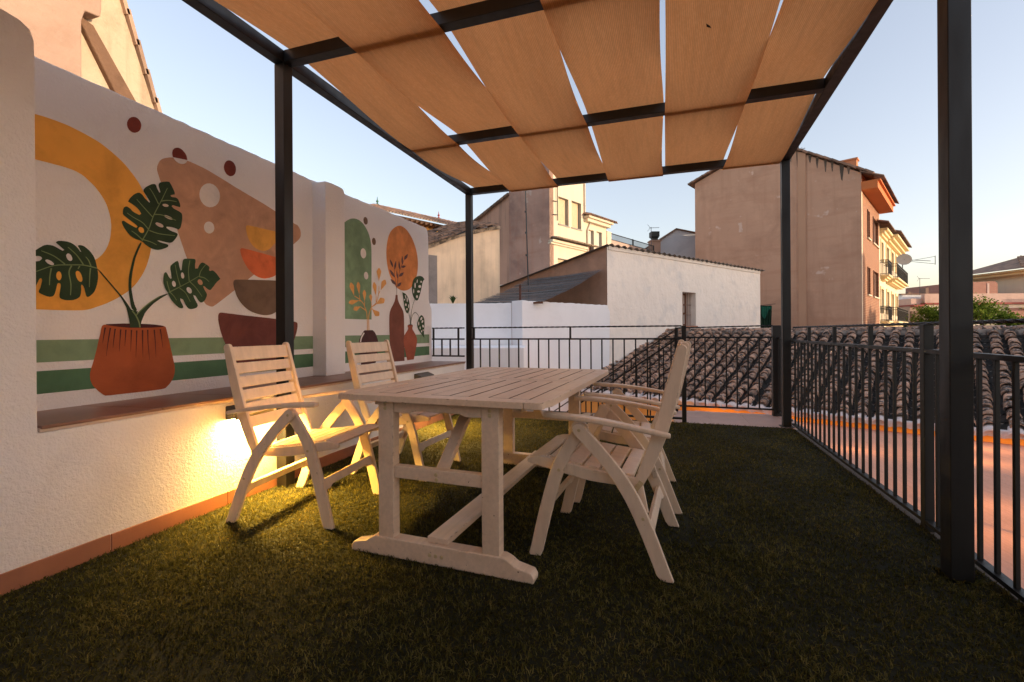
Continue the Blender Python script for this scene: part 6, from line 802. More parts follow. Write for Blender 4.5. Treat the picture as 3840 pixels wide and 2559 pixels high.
# --- cloth awning over the courtyard between the railing and that house
t=bld('courtyard_awning','flat salmon cloth awning stretched over the courtyard right of the railing','awning',(3.5,6,-.8))
b=MB(); A0=E0+Ue*3.6-fr.N*-.0; aw=[]; nx,ny=44,40
wa=fr.p(3.3,0,.06); wb=fr.p(L,0,.06); na=Vector((1.42,6.52,0)); nb=Vector((1.42,-.6,0))
for i in range(nx+1):
    for j in range(ny+1):
        u,v=i/nx,j/ny; P=wa.lerp(wb,u).lerp(na.lerp(nb,u),v)
        aw.append((P.x,P.y,-.80+.30*v-.035*math.sin(math.pi*v)+.010*math.sin(u*30)*math.sin(math.pi*v)))
b.add(aw,[(i*(ny+1)+j,(i+1)*(ny+1)+j,(i+1)*(ny+1)+j+1,i*(ny+1)+j+1) for i in range(nx) for j in range(ny)]); pt(b,'cloth',AWN,t,smooth=True)
for f in (.30,.62): 
    b=MB(); a=wa.lerp(wb,0).lerp(na.lerp(nb,0),f); c=wa.lerp(wb,1).lerp(na.lerp(nb,1),f); b.bar((a.x,a.y,-.87+.30*f),(c.x,c.y,-.87+.30*f),.03,.03,(0,1,0)); pt(b,'cross_bar',IRON,t)
for k,(x,y) in enumerate(((2.6,4.75),(2.95,5.75),(4.05,7.9),(2.7,8.1),(4.6,8.9),(2.2,10.1),(6.0,8.2),(.9,10.9))):
    l=thing('courtyard_lamp','warm courtyard lamp glowing beneath the salmon awning','lamp',(x,y,-1.35),0,'lamps under the courtyard awning')
    b=MB(); b.lathe([(.02,.12),(.07,.06),(.09,0),(.085,-.02)],(0,0,0),14); b.build('shade',IRON,l); b=MB(); b.lathe([(.015,.05),(.035,.02),(.03,-.03),(.01,-.045)],(0,0,.12),10); b.build('bulb',emit('courtyard bulb',(1,.5,.16),8),l)
    la=bpy.data.lights.new('courtyard_lamp_light','POINT'); la.energy=CLP; la.color=(1,.42,.12); la.shadow_soft_size=.22; lo=bpy.data.objects.new('courtyard_lamp_light',la); COL.objects.link(lo); lo.parent=l; lo.location=(0,0,.22)

# --- white house with the corrugated roof
Pd=Vector((.555,.83,0)).normalized(); H1=Vector((-1.649,14.198,0)); h1=Fr(H1,Pd)
t=bld('white_house','limewashed house with wavy corrugated roof and one deep set small window','house',(-1.65,14.2,0))
ZT=3.60; LH=10.06
b=MB(); h1.wall(b,0,LH,-3,ZT,[(4.03,4.91,1.22,2.43)],.42); h1.box(b,.02,LH,-3,ZT-.7,-9.0,-.421)
b.add([h1.p(LH,-3),h1.p(LH,-3,-7.2),h1.p(LH,2.8,-7.2),h1.p(LH,ZT)],[(0,1,2,3)])
pt(b,'front_wall',LIME,t)
q=Fr(H1,h1.N*-1)       # u runs back along the side wall
b=MB(); sp=[(.03,-3),(.03,ZT+.0),(1.2,ZT-.135),(2.4,ZT-.30),(5.85,2.80),(5.85,-3)]
b.prism(sp,H1,h1.N*-1,(0,0,1),Pd,0,.40); fix_normals(pt(b,'side_wall',SIDEP,t))
b=MB(); vs=[]; n=int(LH/.177*6); lenb=6.25
for i in range(n+1):
    u=-.13+(LH+.36)*i/n; w=.028*math.sin(2*math.pi*u/.30)
    for k,(nn,dz) in enumerate(((.13,.055),(-lenb,-.055-.815*lenb/6.0))):
        for th in (0,-.012): vs.append(h1.p(u,ZT+dz+w+th,nn))
fs=[]
for i in range(n):
    o=i*4; fs+=[(o,o+4,o+6,o+2),(o+1,o+3,o+7,o+5),(o,o+1,o+5,o+4),(o+2,o+6,o+7,o+3)]
fs+=[(0,2,3,1),(n*4,n*4+1,n*4+3,n*4+2)]
b.add(vs,fs); pt(b,'corrugated_roof',CORR,t)
b=MB(); h1.box(b,.05,LH-.02,ZT-.10,ZT+.035,-.25,.035); pt(b,'eave_plaster',LIME,t,bev=.02)
wf=MB(); h1.box(wf,4.03,4.91,1.22,2.43,-.44,-.425); wo=pt(wf,'window',WOODB,t)
wf=MB()
for (u0,u1) in ((4.03,4.10),(4.24,4.29),(4.43,4.52),(4.66,4.70),(4.84,4.91)): h1.box(wf,u0,u1,1.22,2.43,-.424,-.385)
for z in (1.24,1.66,1.98,2.36): h1.box(wf,4.03,4.91,z,z+.055,-.424,-.388)
place(wf.build('window_frame',surf('varnished window wood',(.20,.085,.045),.5,.2,10,.2,40),t),t)
wf=MB()
for u in np.linspace(4.10,4.85,6): wf.tube([h1.p(u,1.22,-.20),h1.p(u,2.43,-.20)],.008,6)
for z in (1.62,1.98): h1.box(wf,4.03,4.91,z,z+.018,-.21,-.195)
place(wf.build('window_bars',surf('rusty bars',(.24,.14,.10),.8),t),t)
wf=MB()
for i in range(7): h1.box(wf,3.98+.14*i,4.115+.14*i,1.175,1.222,-.38,.05,0,random.random())
pt(wf,'window_sill',TERR,t,bev=.004)
# whitewashed parapet block in front of it
t=bld('whitewashed_parapet','bright whitewashed parapet wall with rough top, stepping towards the mural','wall',(-3,11,0))
b=MB()
tp=[(0,1.83)]+[(-3.32*i/30, 1.83+.018*i/30+random.uniform(-.010,.010)) for i in range(1,31)]
h1.prism(b,[(.0,-3),(.12,1.62)]+tp+[(-3.32,-3)],-.44,.004)
bl=fix_normals(pt(b,'front_block',WHITEW,t,bev=.015))
RC=Vector((-3.86,11.676,0)); rfr=Fr(RC,Vector((-.9497,-.3131,0)))
b=MB(); tp=[(2.55*i/24,1.805+random.uniform(-.006,.006)) for i in range(25)]
b.prism([(0,-3)]+tp+[(2.55,-3)],RC,rfr.U,(0,0,1),rfr.N,-.02,.35); fix_normals(pt(b,'recessed_wall',WHITEW,t,bev=.012))
b=MB(); b.prism([(-5.2,9.55),(-3.02,10.02),(-3.35,11.35),(-3.75,11.60),(-6.1,10.9)],(0,0,0),(1,0,0),(0,1,0),(0,0,1),-3,.69); fix_normals(pt(b,'step',WHITEW,t,bev=.02))
# reed canopy fixed to the pink side wall
t=bld('reed_canopy','grey reed mat canopy sloping from the pink side wall to the parapet','canopy',(-3.5,14,2.3))
Aq=[Vector((-1.80,14.20,2.93)),Vector((-4.66,16.15,2.96)),Vector((-5.25,12.25,1.83)),Vector((-3.05,11.75,1.83))]
b=MB(); random.seed(11)
nr=150
for i in range(nr):
    v=i/nr; p=Aq[0].lerp(Aq[3],v); r_=Aq[1].lerp(Aq[2],v); d=(r_-p)
    z=Vector((0,0,-.07*math.sin(math.pi*v)+random.uniform(-.012,.012))); a=p-d*random.uniform(0,.02)+z; c=r_+d*(random.uniform(-.02,.05) if v<.5 else random.uniform(-.03,.10))+z
    m=a.lerp(c,.5)+Vector((0,0,-.04+random.uniform(-.01,.01)))
    wv=(Aq[3]-Aq[0])/nr*1.08
    b.add([a,a+wv,m+wv+Vector((0,0,-.004)),m,c,c+wv],[(0,1,2,3),(3,2,5,4)],0,random.random())
pt(b,'reed_mat',surf('weathered reeds',(.125,.12,.118),.9,.25,8,.4,60,tint=.65,speck=(.24,.22,.20),speck_s=18,speck_lo=.6),t)
b=MB(); b.bar((-3.02,11.72,1.80),(-5.3,12.2,1.80),.05,.05,(0,0,1)); pt(b,'pole',WOODB,t)
b=MB(); b.box(-.025,.025,-.02,.02,0,.62,0)
for i in range(5): b.box(-.026,.026,-.021,.021,.12+.1*i,.13+.1*i)
o=b.build('rusty_post',surf('rusty angle iron',(.12,.055,.04),.8,.3,12,.3,50)); o.location=(-3.60,11.62,1.66); tag(o,'short rusty perforated post standing behind the whitewashed parapet','post')
b=MB(); b.tube([(-4.31,14.9,1.9),(-4.37,14.885,4.3),(-4.41,14.87,6.6)],.022,8)
for z in (5.85,5.05,4.35,3.6): b.tube([(-4.42+.03*(6.6-z)/2,14.87,z-.03),(-4.42+.03*(6.6-z)/2,14.87,z+.03)],.038,8)
tag(b.build('guy_mast',surf('galvanised mast',(.055,.06,.062),.5)),'thin leaning metal mast rising behind the reed canopy','mast')
def blades(name,loc,n,L,w,label,cat,m,spread=.9,parent=None):
    b=MB()
    for i in range(n):
        a=random.uniform(0,6.28); l=L*random.uniform(.6,1.1); s=random.uniform(.15,spread); d=Vector((math.cos(a),math.sin(a),0)); sd=Vector((-d.y,d.x,0))
        p0=Vector((0,0,0)); p1=d*l*s*.5+Vector((0,0,l*.6)); p2=d*l*s+Vector((0,0,l*(.95-.35*s)))
        b.add([p0-sd*w*.4,p0+sd*w*.4,p1+sd*w*.5,p1-sd*w*.5,p2],[(0,1,2,3),(3,2,4)],0,random.random())
    o=b.build(name,m); o.location=loc; tag(o,label,cat); return o
blades('agave',(-5.21,10.93,1.79),26,.24,.045,'small spiky green agave growing on top of the whitewashed parapet','plant',LEAFA)

# --- cream house with dark tile verge
D3=Vector((-5.399,15.067,0)); f3=Fr(D3,Vector((.555,.83,0)))     # u leftwards is negative
t=bld('cream_house','stained cream house wall with a sloping dark tile edge, left of the mast','house',(-5.4,15.07,0))
b=MB(); pr=[(-4.2,-3),(-4.2,3.10),(-2.6,3.76),(-1.7,4.13),(-1,4.39),(0,4.66),(0,-3)]
f3.prism(b,pr,-2.2,0); fix_normals(pt(b,'wall',CREAMO,t))
b=MB(); f3.box(b,-4.2,-2.46,-3,3.43,0,.05); pt(b,'grey_pier',surf('grey cement pier',(.26,.23,.22),.9,.12,2,.3,20,stain=(.17,.15,.14),stain_s=1.5),t)
ZV=lambda u: float(np.interp(u,[-4.2,-2.6,-1.7,-1,0],[3.12,3.78,4.15,4.41,4.68]))
b=MB(); up=Vector((0,0,1))
for row in range(6):
    for k in range(18):
        u=-4.3+.24*k-.05*row; back=row*.33
        sl=(ZV(min(0,u+.15))-ZV(u-.15))/.3; d=(f3.U+up*sl*.9).normalized(); z=ZV(min(0,max(-4.2,u)))+.05+row*.075+random.uniform(-.02,.03)
        a=f3.p(u,z,.08-back); c=a+d*.31+up*.02; e1=f3.N.copy(); e2=d.cross(e1); e2=e2 if e2.z>0 else -e2; vs=[]
        if u>-.32+.0*row: continue
        for p,rr in ((a,.15),(c,.12)):
            for qq in range(6): an=math.pi*qq/5; vs.append(p+e1*math.cos(an)*rr+e2*math.sin(an)*rr*.6)
        b.add(vs,[(qq,qq+1,6+qq+1,6+qq) for qq in range(5)]+[(0,1,2,3,4,5)],0,random.random())
pt(b,'tile_roof',TILED,t)
b=MB(); b.add([f3.p(-4.3,3.08,.02),f3.p(-2,4.03,.02),f3.p(-.02,4.70,.02),f3.p(-.02,4.98,-2.1),f3.p(-2,4.38,-2.1),f3.p(-4.3,3.45,-2.1)],[(0,1,4,5),(1,2,3,4)]); pt(b,'roof_bed',MORTAR,t)
b=MB(); f3.prism(b,[(u,ZV(u)-.09+random.uniform(-.02,.02)) for u in (-4.2,-3.6,-3,-2.5,-2,-1.5,-1,-.5,-.0)]+[(u,ZV(u)+.03) for u in (0,-1,-2,-3,-4.2)],-.1,.05); fix_normals(pt(b,'verge_mortar',surf('crumbling verge mortar',(.42,.33,.25),.95,.25,9,.8,20,stain=(.12,.10,.08),stain_s=6,stain_lo=.45,stain_hi=.6),t))

# --- tall pink and cream house
O4=Vector((-4.933,20.486,0)); f4=Fr(O4,Vector((.41,.912,0))); g4=Fr(O4,Vector((.912,-.41,0)))
t=bld('pink_house','tall house with weathered pink end wall and cream street front with shutters','house',(-4.93,20.5,0))
b=MB(); g4.prism(b,[(0,GZ),(0,9.2),(-2.5,9.2),(-2.5,GZ)][::-1],-.30,0); 
fix_normals(pt(b,'end_wall',PINKO,t))
b=MB(); g4.prism(b,[(-2.502,GZ),(-2.502,7.74),(-5.6,6.60),(-8.5,5.5),(-8.5,GZ)][::-1],-6,-.06); fix_normals(pt(b,'lean_to_wall',surf('pale pink render',(.50,.30,.215),.95,.1,.7,.4,9,stain=(.36,.20,.14),stain_s=.6,streak=(.13,.09,.075),streak_amt=.75,bdist=.02),t))
b=MB()
for i in range(26):
    u=-2.5-.235*i; z=7.76-.378*(.235*i)/1.0; b.tube([g4.p(u,z+.03,.03),g4.p(u-.28,z-.075,.03)],[.07,.085],8,0,random.random())
    b.tube([g4.p(u,z+.05,-.2),g4.p(u-.28,z-.055,-.2)],[.07,.085],8,0,random.random())
pt(b,'verge_tiles',TILED,t)
H=[(.67,1.48,6.04,7.32),(1.73,2.54,6.04,7.34)]
b=MB(); f4.wall(b,0,2.86,-.5,9.2,H+[(.60,1.35,3.2,4.45)],.30); f4.box(b,0.05,2.86,GZ,9.2,-2.48,-.301); f4.box(b,0,2.86,GZ,-.5,-.3,0); pt(b,'street_front',CREAMB,t)
for (a,c,d,e) in H+[(.60,1.35,3.2,4.45)]:
    w=MB(); k=int((e-d)/.045)
    for i in range(k): f4.prism(w,[(a+.03,d+(e-d)*i/k),(c-.03,d+(e-d)*i/k),(c-.03,d+(e-d)*(i+.8)/k),(a+.03,d+(e-d)*(i+.8)/k)],-.19,-.165-.0)
    f4.box(w,a+.02,c-.02,d,e,-.25,-.19); sh=fix_normals(pt(w,'roller_shutter',SHUT,t))
    w=MB(); f4.box(w,a-.04,c+.04,d-.05,d,-.28,.05); pt(w,'window_sill',GREYF,t)
    w=MB(); f4.box(w,c-.012,c+.002,d,e,-.29,.003); f4.box(w,a,c-.012,e-.012,e+.002,-.29,.003); pt(w,'window_jamb',GREYF,t)
# lower wing with its own tiled cornice
H2=[(3.10,3.68,4.9,6.18),(3.93,4.45,4.9,6.20)]
b=MB(); f4.wall(b,2.862,4.90,-.5,6.50,H2,.25); f4.box(b,2.862,4.90,GZ,6.5,-2.4,-.251); f4.box(b,4.90,5.32,GZ,6.36,-2.4,.05); f4.box(b,2.862,4.9,GZ,-.5,-.25,0); pt(b,'side_wing',CREAMB,t)
for (a,c,d,e) in H2:
    w=MB()
    for i in range(16): f4.box(w,a+.02,c-.02,5.42+.046*i,5.455+.046*i,-.16,-.14)
    f4.box(w,a+.02,c-.02,5.42,e,-.2,-.16); pt(w,'roller_shutter',surf('white roller shutter',(.70,.66,.58),.6,.03,3,0),t)
    w=MB(); f4.box(w,a,c,d,5.42,-.24,-.2); pt(w,'window',WOODB,t); w=MB(); f4.box(w,c-.012,c+.002,d,e,-.24,.003); pt(w,'window_jamb',GREYF,t)
b=MB(); f4.box(b,2.80,5.0,6.50,6.66,-.3,.22); f4.box(b,2.75,5.1,6.66,6.78,-.3,.34); pt(b,'cornice',CREAMB,t,bev=.02)
def eaverow(b,f,u0,u1,z,n,r=.075,step=.20,L=.5,rise=.16):
    k=int((u1-u0)/step)
    for i in range(k):
        u=u0+step*(i+.5); vs=[]
        for (nn,zz,rr) in ((n,z,r),(n-L,z+rise,r*.85)):
            for q_ in range(7): a=math.pi*q_/6; vs.append(f.p(u+math.cos(a)*rr,zz+math.sin(a)*rr*.9,nn))
        for q_ in range(7): a=math.pi*q_/6; vs.append(f.p(u+math.cos(a)*rr*.72,z+math.sin(a)*r*.62,n-.0))
        b.add(vs,[(q_,q_+1,8+q_,7+q_) for q_ in range(6)]+[(q_,14+q_,15+q_,q_+1) for q_ in range(6)],0,random.random())
b=MB(); eaverow(b,f4,2.74,5.45,6.80,.42,L=2.0,rise=.62); eaverow(b,f4,2.64,5.45,6.76,.40,r=.07,L=1.8,rise=.52); pt(b,'wing_roof',TILEF,t)
b=MB(); f4.box(b,-.02,2.92,5.02,5.10,-.1,.10); f4.box(b,.0,2.9,5.10,5.22,-.1,.18); pt(b,'string_course',CREAMB,t,bev=.015)
b=MB(); eaverow(b,f4,.15,3.6,5.26,.40,L=.55,rise=.14); eaverow(b,f4,.05,3.6,5.24,.38,r=.07,L=.5,rise=.12); pt(b,'eave_tiles',surf('pale eave tile',(.38,.28,.20),.9,.15,5,.2,20,tint=.25),t)
b=MB(); b.tube([f4.p(3.3,6.55,.06),f4.p(3.02,6.1,.06),f4.p(3.02,4.9,.06)],.04,8); b.tube([f4.p(2.80,9.0,.05),f4.p(2.80,6.95,.05)],.04,8); pt(b,'drainpipe',surf('pale drainpipe',(.62,.55,.45),.6),t)
b=MB(); b.tube([f4.p(.50,8.6,.07),f4.p(.52,6.15,.07)],.02,6)
for z in (7.0,6.38): b.tube([f4.p(.22,z,.05),f4.p(.52,z+.03,.07)],.02,6)
pt(b,'cable_bracket',IRON,t)

# --- roof terrace, chimney and white gable in the gap
t=bld('roof_terrace','flat pinkish roof terrace with iron railing beside the tall cream house','terrace',f4.p(5.4,5.9))
b=MB(); f4.prism(b,[(5.34,GZ),(5.34,5.97),(11.2,5.97),(11.2,GZ)],-5.5,-.02); fix_normals(pt(b,'wall',surf('pinkish parapet',(.50,.36,.29),.9,.08,1,.2,15),t))
b=MB(); f4.box(b,5.34,10.65,6.31,6.35,-.08,-.05); f4.box(b,5.34,10.65,5.99,6.02,-.08,-.05); pt(b,'rail',IRON,t)
for i in range(46):
    w=MB(); u=5.36+i*.1165; f4.box(w,u-.010,u+.010,6.0,6.33,-.075,-.055); pt(w,'baluster',IRON,t)
for u in (5.36,7.93,10.62): w=MB(); f4.box(w,u-.03,u+.03,5.97,6.37,-.09,-.04); pt(w,'post',IRON,t)
ch=bld('chimney','square pink rendered chimney with a black metal cowl in the gap','chimney',(-.52,31.4,4))
cf=Fr((-.83,31.31,0),(.9497,.3131,0))
b=MB(); cf.box(b,0,.63,3,6.85,-.6,0); cf.box(b,-.05,.68,6.85,6.92,-.65,.05); pt(b,'stack',surf('pink chimney render',(.47,.29,.21),.9,.08,2,.2,15),ch)
b=MB(); cf.box(b,.16,.50,6.92,7.12,-.5,-.12); cf.box(b,.10,.56,7.10,7.13,-.55,-.05); cf.box(b,.05,.58,7.16,7.50,-.58,-.04); pt(b,'cowl',surf('sooty cowl',(.045,.05,.045),.6,.2,4,.2,20),ch,bev=.04)
def aerial(name,loc,h,label,arms,m=GALV):
    """mast with boom aerials: arms = (height, direction, boom length, number of rods, rod half length)"""
    t=thing(name,label,'antenna',loc); b=MB(); b.tube([(0,0,-.1),(0,0,h)],.018,6); b.build('mast',m,t)
    for (z,d,L,k,rl) in arms:
        d=Vector(d).normalized(); s=d.cross(Vector((0,0,1))).normalized(); b=MB(); p=Vector((0,0,z)); b.tube([p-d*.12,p+d*L],.014,6)
        for i in range(k):
            c=p+d*(L*(i+.4)/k); b.tube([c-s*rl*(1-.4*i/k),c+s*rl*(1-.4*i/k)],.008,5)
        for sg in (-1,1): b.tube([p-d*.05,p-d*.22+Vector((0,0,.22*sg))],.010,5)
        b.build('aerial',m,t)
    return t
aerial('tv_antenna',(-.80,30.8,6.6),1.05,'small rooftop aerial standing beside the black chimney cowl',[(1.0,(1,.2,0),.5,5,.10)])
gb=bld('white_gable_house','small white gable end showing between the chimney and the big salmon building','house',(.7,32.8,4))
gf=Fr((-.234,32.565,0),(.9497,.3131,0))
b=MB(); gf.prism(b,[(0,GZ),(2.6,GZ),(2.6,7.47),(1.01,7.80),(0,7.12)],-6,0); fix_normals(pt(b,'gable_wall',surf('bluish white render',(.74,.75,.78),.9,.03,1,.3,8,stain=(.62,.63,.66),stain_s=.9),gb))
b=MB(); 
for (a,c) in (((-.1,7.06),(1.03,7.83)),((1.0,7.83),(2.7,7.48))):
    b.bar(gf.p(a[0],a[1]+.03,-2.95),gf.p(c[0],c[1]+.03,-2.95),6.1,.07,gf.N)
pt(b,'roof',TILEF,gb)

# --- big salmon building with the brick street front
O8=Vector((8.877,26.092,0)); A8=(.44,.898); f8=Fr(O8,A8); g8=Fr(O8,(.912,-.41))
t=bld('brick_building','big building with bare salmon end wall and brick street front with orange eaves','building',(8.9,26.1,0))
b=MB(); g8.prism(b,[(-7.85,GZ),(0,GZ),(0,8.45),(-.02,8.50),(-4.07,11.10),(-7.85,9.68)],-.35,0); fix_normals(pt(b,'end_wall',PINKB,t))
b=MB(); g8.prism(b,[(-2.25,GZ),(-2.25,10.0),(-2.6,10.15),(-2.6,GZ)],0.001,.06); fix_normals(pt(b,'render_strip',surf('lighter render strip',(.53,.32,.21),.95,.07,.5,.3,10,streak=(.42,.23,.14),streak_amt=.5),t))
b=MB()
for (d0,du) in (((-4.07,11.16),(-8.2,9.64)),((-4.07,11.16),(.48,8.30))):
    k=14
    for i in range(k):
        u0=d0[0]+(du[0]-d0[0])*i/k; u1=d0[0]+(du[0]-d0[0])*(i+1)/k; z0=d0[1]+(du[1]-d0[1])*i/k; z1=d0[1]+(du[1]-d0[1])*(i+1)/k
        b.bar(g8.p(u0,z0+.06,-4.4),g8.p(u1,z1+.035,-4.4),9.2,.09,g8.N,0,random.random())
pt(b,'roof',TILEF,t)
sb=MB(); 
for i in range(13):
    u=-.45-.30*i-random.uniform(0,.12); z=8.62+(-u)*.59; wd_=random.uniform(.10,.20); h=random.uniform(.35,.95)
    ps=[(u-wd_/2,z+.06),(u+wd_/2,z-.02),(u+wd_*.3,z-h*.5),(u+wd_*.12,z-h),(u-wd_*.15,z-h*.9),(u-wd_*.35,z-h*.45)]
    g8.prism(sb,ps,0.0,.004)
fix_normals(pt(sb,'soot_streaks',surf('soot streak',(.20,.145,.11),.95,.3,4,.2,20,stain=(.10,.08,.065),stain_s=3,stain_lo=.4,stain_hi=.6),t))
H8=[(1.75,2.72,5.67,7.08),(3.70,5.85,5.67,7.06),(1.72,2.78,2.82,4.2),(3.80,5.9,2.82,4.2),(1.72,2.78,-.1,1.3),(3.8,5.9,-.1,1.3)]
b=MB(); f8.wall(b,.22,6.37,GZ,7.6,H8,.18); f8.box(b,.36,6.37,GZ,7.6,-7.4,-.19); pt(b,'brick_front',brickmat('facing brick',(.33,.125,.055),(.25,.09,.04),(.42,.27,.17),1,.26,.085,math.atan2(A8[1],A8[0])),t)
b=MB(); f8.box(b,0,.219,GZ,7.62,-.34,.005); f8.box(b,6.20,6.36,GZ,7.6,-.2,.006); pt(b,'corner_strip',surf('cream corner strip',(.86,.72,.52),.85),t)
for (a,c,d,e) in H8:
    w=MB(); f8.box(w,a,c,d,e,-.17,-.13); k=int((e-d)/.06)
    for i in range(k): f8.box(w,a+.06,c-.06,d+.06+(e-d-.12)*i/k,d+.06+(e-d-.12)*(i+.7)/k,-.13,-.10)
    f8.box(w,a,a+.07,d,e,-.13,.04); pt(w,'louvre_shutter',WOODB,t); w=MB(); f8.box(w,a-.06,c+.06,d-.07,d,-.15,.07); pt(w,'window_sill',CREAMB,t)
b=MB(); f8.prism(b,[(-.02,7.66),(6.45,7.66),(6.45,7.98),(-.02,7.98)],-.0,.62); f8.box(b,-.02,6.45,7.98,8.05,-.0,.72); pt(b,'eave_box',SOFF,t)
b=MB(); f8.box(b,.3,6.4,7.62,8.6,-.3,-.02); pt(b,'attic_wall',SOFF,t)
b=MB(); eaverow(b,f8,-.2,6.6,8.10,.86,r=.08,step=.2,L=.9,rise=.42); pt(b,'eave_tiles',TILEF,t)
for u,h in ((2.4,9.9),(4.6,9.75)): b=MB(); f8.box(b,u,u+.5,8.3,h,-1.2,-.5); f8.box(b,u-.05,u+.55,h,h+.08,-1.25,-.45); pt(b,'chimney',surf('orange chimney brick',(.55,.25,.13),.9),t)
ANTP=g8.p(-2.75,9.9,-1.0)
ta=aerial('rooftop_antenna',ANTP,3.3,'tall rooftop aerial mast on the ridge of the big salmon building',[(3.0,(.95,.3,.12),1.25,7,.28),(1.75,(.9,.3,0),.4,3,.3),(.75,(.9,.3,0),.35,2,.2)])

# --- cream building with balconies further along the street
t=bld('balcony_building','cream street front with iron balconies and deep moulded cornice beyond the brick front','building',f8.p(6.4,0))
H9=[(6.9,7.8,5.0,6.15),(9.35,10.65,5.0,6.17),(12.05,13.25,5.0,6.17),(14.7,15.8,5.0,6.2),(6.7,7.85,2.0,3.4),(9.43,10.6,2.0,3.4),(12.05,13.23,2.0,3.4),(14.7,15.8,2.0,3.4)]
b=MB(); f8.wall(b,6.372,16.6,GZ,6.55,H9,.22); f8.box(b,6.372,16.6,GZ,6.6,-8,-.221); pt(b,'wall',surf('warm cream render',(.80,.68,.50),.9,.04,1,.1,10),t)
for (a,c,d,e) in H9:
    w=MB(); f8.box(w,a,c,d,e,-.21,-.15); pt(w,'shutter',surf('grey shutter',(.33,.30,.27),.7),t)
    w=MB(); f8.box(w,a-.14,a,d,e+.16,-.02,.05); f8.box(w,c,c+.14,d,e+.16,-.02,.05); f8.box(w,a,c,e,e+.16,-.02,.05); pt(w,'window_surround',CREAMC,t)
b=MB()
for (u0,u1,n) in ((6.38,9.2,.38),(9.1,16.9,.62)):
    for (z0,z1,f) in ((6.42,6.55,.35),(6.55,6.70,.65),(6.70,6.84,1.0)): f8.box(b,u0,u1,z0,z1,-.1,n*f)
pt(b,'cornice',CREAMC,t,bev=.03)
b=MB(); eaverow(b,f8,5.2,9.2,6.92,.52,r=.11,step=.26,L=2.5,rise=.8); eaverow(b,f8,9.0,17,6.92,.76,r=.11,step=.26,L=2.5,rise=.8); pt(b,'roof',TILEF,t)
for zb in (4.10,1.45):
    for (u0,u1,n) in ((6.5,8.4,.42),(9.0,16.2,.62)):
        w=MB(); f8.box(w,u0,u1,zb,zb+.10,0,n); f8.box(w,u0+.15,u1-.15,zb-.10,zb,0,n*.75); f8.box(w,u0+.3,u1-.3,zb-.2,zb-.1,0,n*.5); sl_=pt(w,'balcony_slab',CREAMC,t)
        w=MB()
        for zz in (zb+.92,zb+.78,zb+.14): f8.box(w,u0+.05,u1-.05,zz,zz+.03,n-.07,n-.04); f8.box(w,u0+.05,u0+.08,zz,zz+.03,0,n-.04); f8.box(w,u1-.08,u1-.05,zz,zz+.03,0,n-.04)
        k=int((u1-u0)/.13)
        for i in range(k+1): u=u0+.06+(u1-u0-.12)*i/k; f8.box(w,u-.012,u+.012,zb+.1,zb+.93,n-.065,n-.045)
        for i in range(5): nn=.04+(n-.1)*i/5; f8.box(w,u0+.055,u0+.075,zb+.1,zb+.93,nn,nn+.02)
        place(w.build('balcony_rail',IRON,t),t)
dt=thing('satellite_dish','round grey satellite dish on a pole by the upper balcony, with a comb aerial','antenna',f8.p(13.2,4.2,.5))
b=MB(); b.tube([(0,0,0),(0,0,1.3)],.03,6); b.build('pole',GALV,dt)
dn=Vector((-.25,-.95,.3)).normalized(); e1=dn.cross(Vector((0,0,1))).normalized(); e2=e1.cross(dn); b=MB(); vs=[];k=24
for rr in (0.001,.18,.30,.38):
    for i in range(k): a=2*math.pi*i/k; vs.append(Vector((.05,-.1,1.5))+(e1*math.cos(a)+e2*math.sin(a))*rr*1.05+dn*(rr*rr*.35))
b.add(vs,[(j*k+i,j*k+(i+1)%k,(j+1)*k+(i+1)%k,(j+1)*k+i) for j in range(3) for i in range(k)]); b.build('dish',DISH,dt,smooth=True)
b=MB(); b.tube([(.05,-.1,1.5),(1.7,.4,1.4)],.02,5); b.tube([(.3,0,1.4),(2.0,.5,1.7)],.015,5); b.tube([(.3,0,1.4),(2.0,.5,1.2)],.015,5); b.tube([(2.0,.5,1.75),(2.0,.5,1.15)],.02,5); b.build('aerial',GALV,dt)

# --- yellow building with tiled hip roof and finials
OY=Vector((-17.044,25.969,0)); fy=Fr(OY,(.41,.912))
t=bld('yellow_building','yellow building with broad tiled hip roof and white tipped eave tiles, behind the mural wall','building',OY)
b=MB(); fy.box(b,-1.1,14,GZ,8.62,-3.6,-.65); pt(b,'wall',OCHRE,t)
b=MB(); fy.box(b,-1.5,14,8.62,8.78,-3.6,-.02)
for i in range(44): u=-1.4+.40*i; fy.box(b,u,u+.16,8.52,8.68,-.6,.10)
pt(b,'rafters',surf('dark rafters',(.10,.055,.035),.8),t)
b=MB(); 
for r_ in range(9):
    eaverow(b,fy,-1.7+.24*r_,14,8.82+.108*r_,.30-.26*r_,r=.085,step=.245,L=.31,rise=.115)
b.add([fy.p(-1.7,8.80,.28),fy.p(14,8.80,.28),fy.p(14,9.74,-2.0),fy.p(.5,9.74,-2.0)],[(0,1,2,3)]); pt(b,'roof',TILEF,t)
b=MB(); eaverow(b,fy,-1.75,14,8.76,.36,r=.085,step=.245,L=.12,rise=.02); pt(b,'eave_tiles',surf('white tipped tile',(.50,.40,.29),.8),t)
b=MB(); ridge_tiles(b,fy.p(.55,9.73,-2.0),fy.p(14,9.73,-2.0),.45,.11); ridge_tiles(b,fy.p(-1.7,8.82,.25),fy.p(.55,9.75,-2.0),.45,.11); b.add([fy.p(-1.7,8.80,.28),fy.p(.5,9.74,-2.0),fy.p(-1.7,8.80,-4.3)],[(0,1,2)]); pt(b,'ridge',TILEF,t)
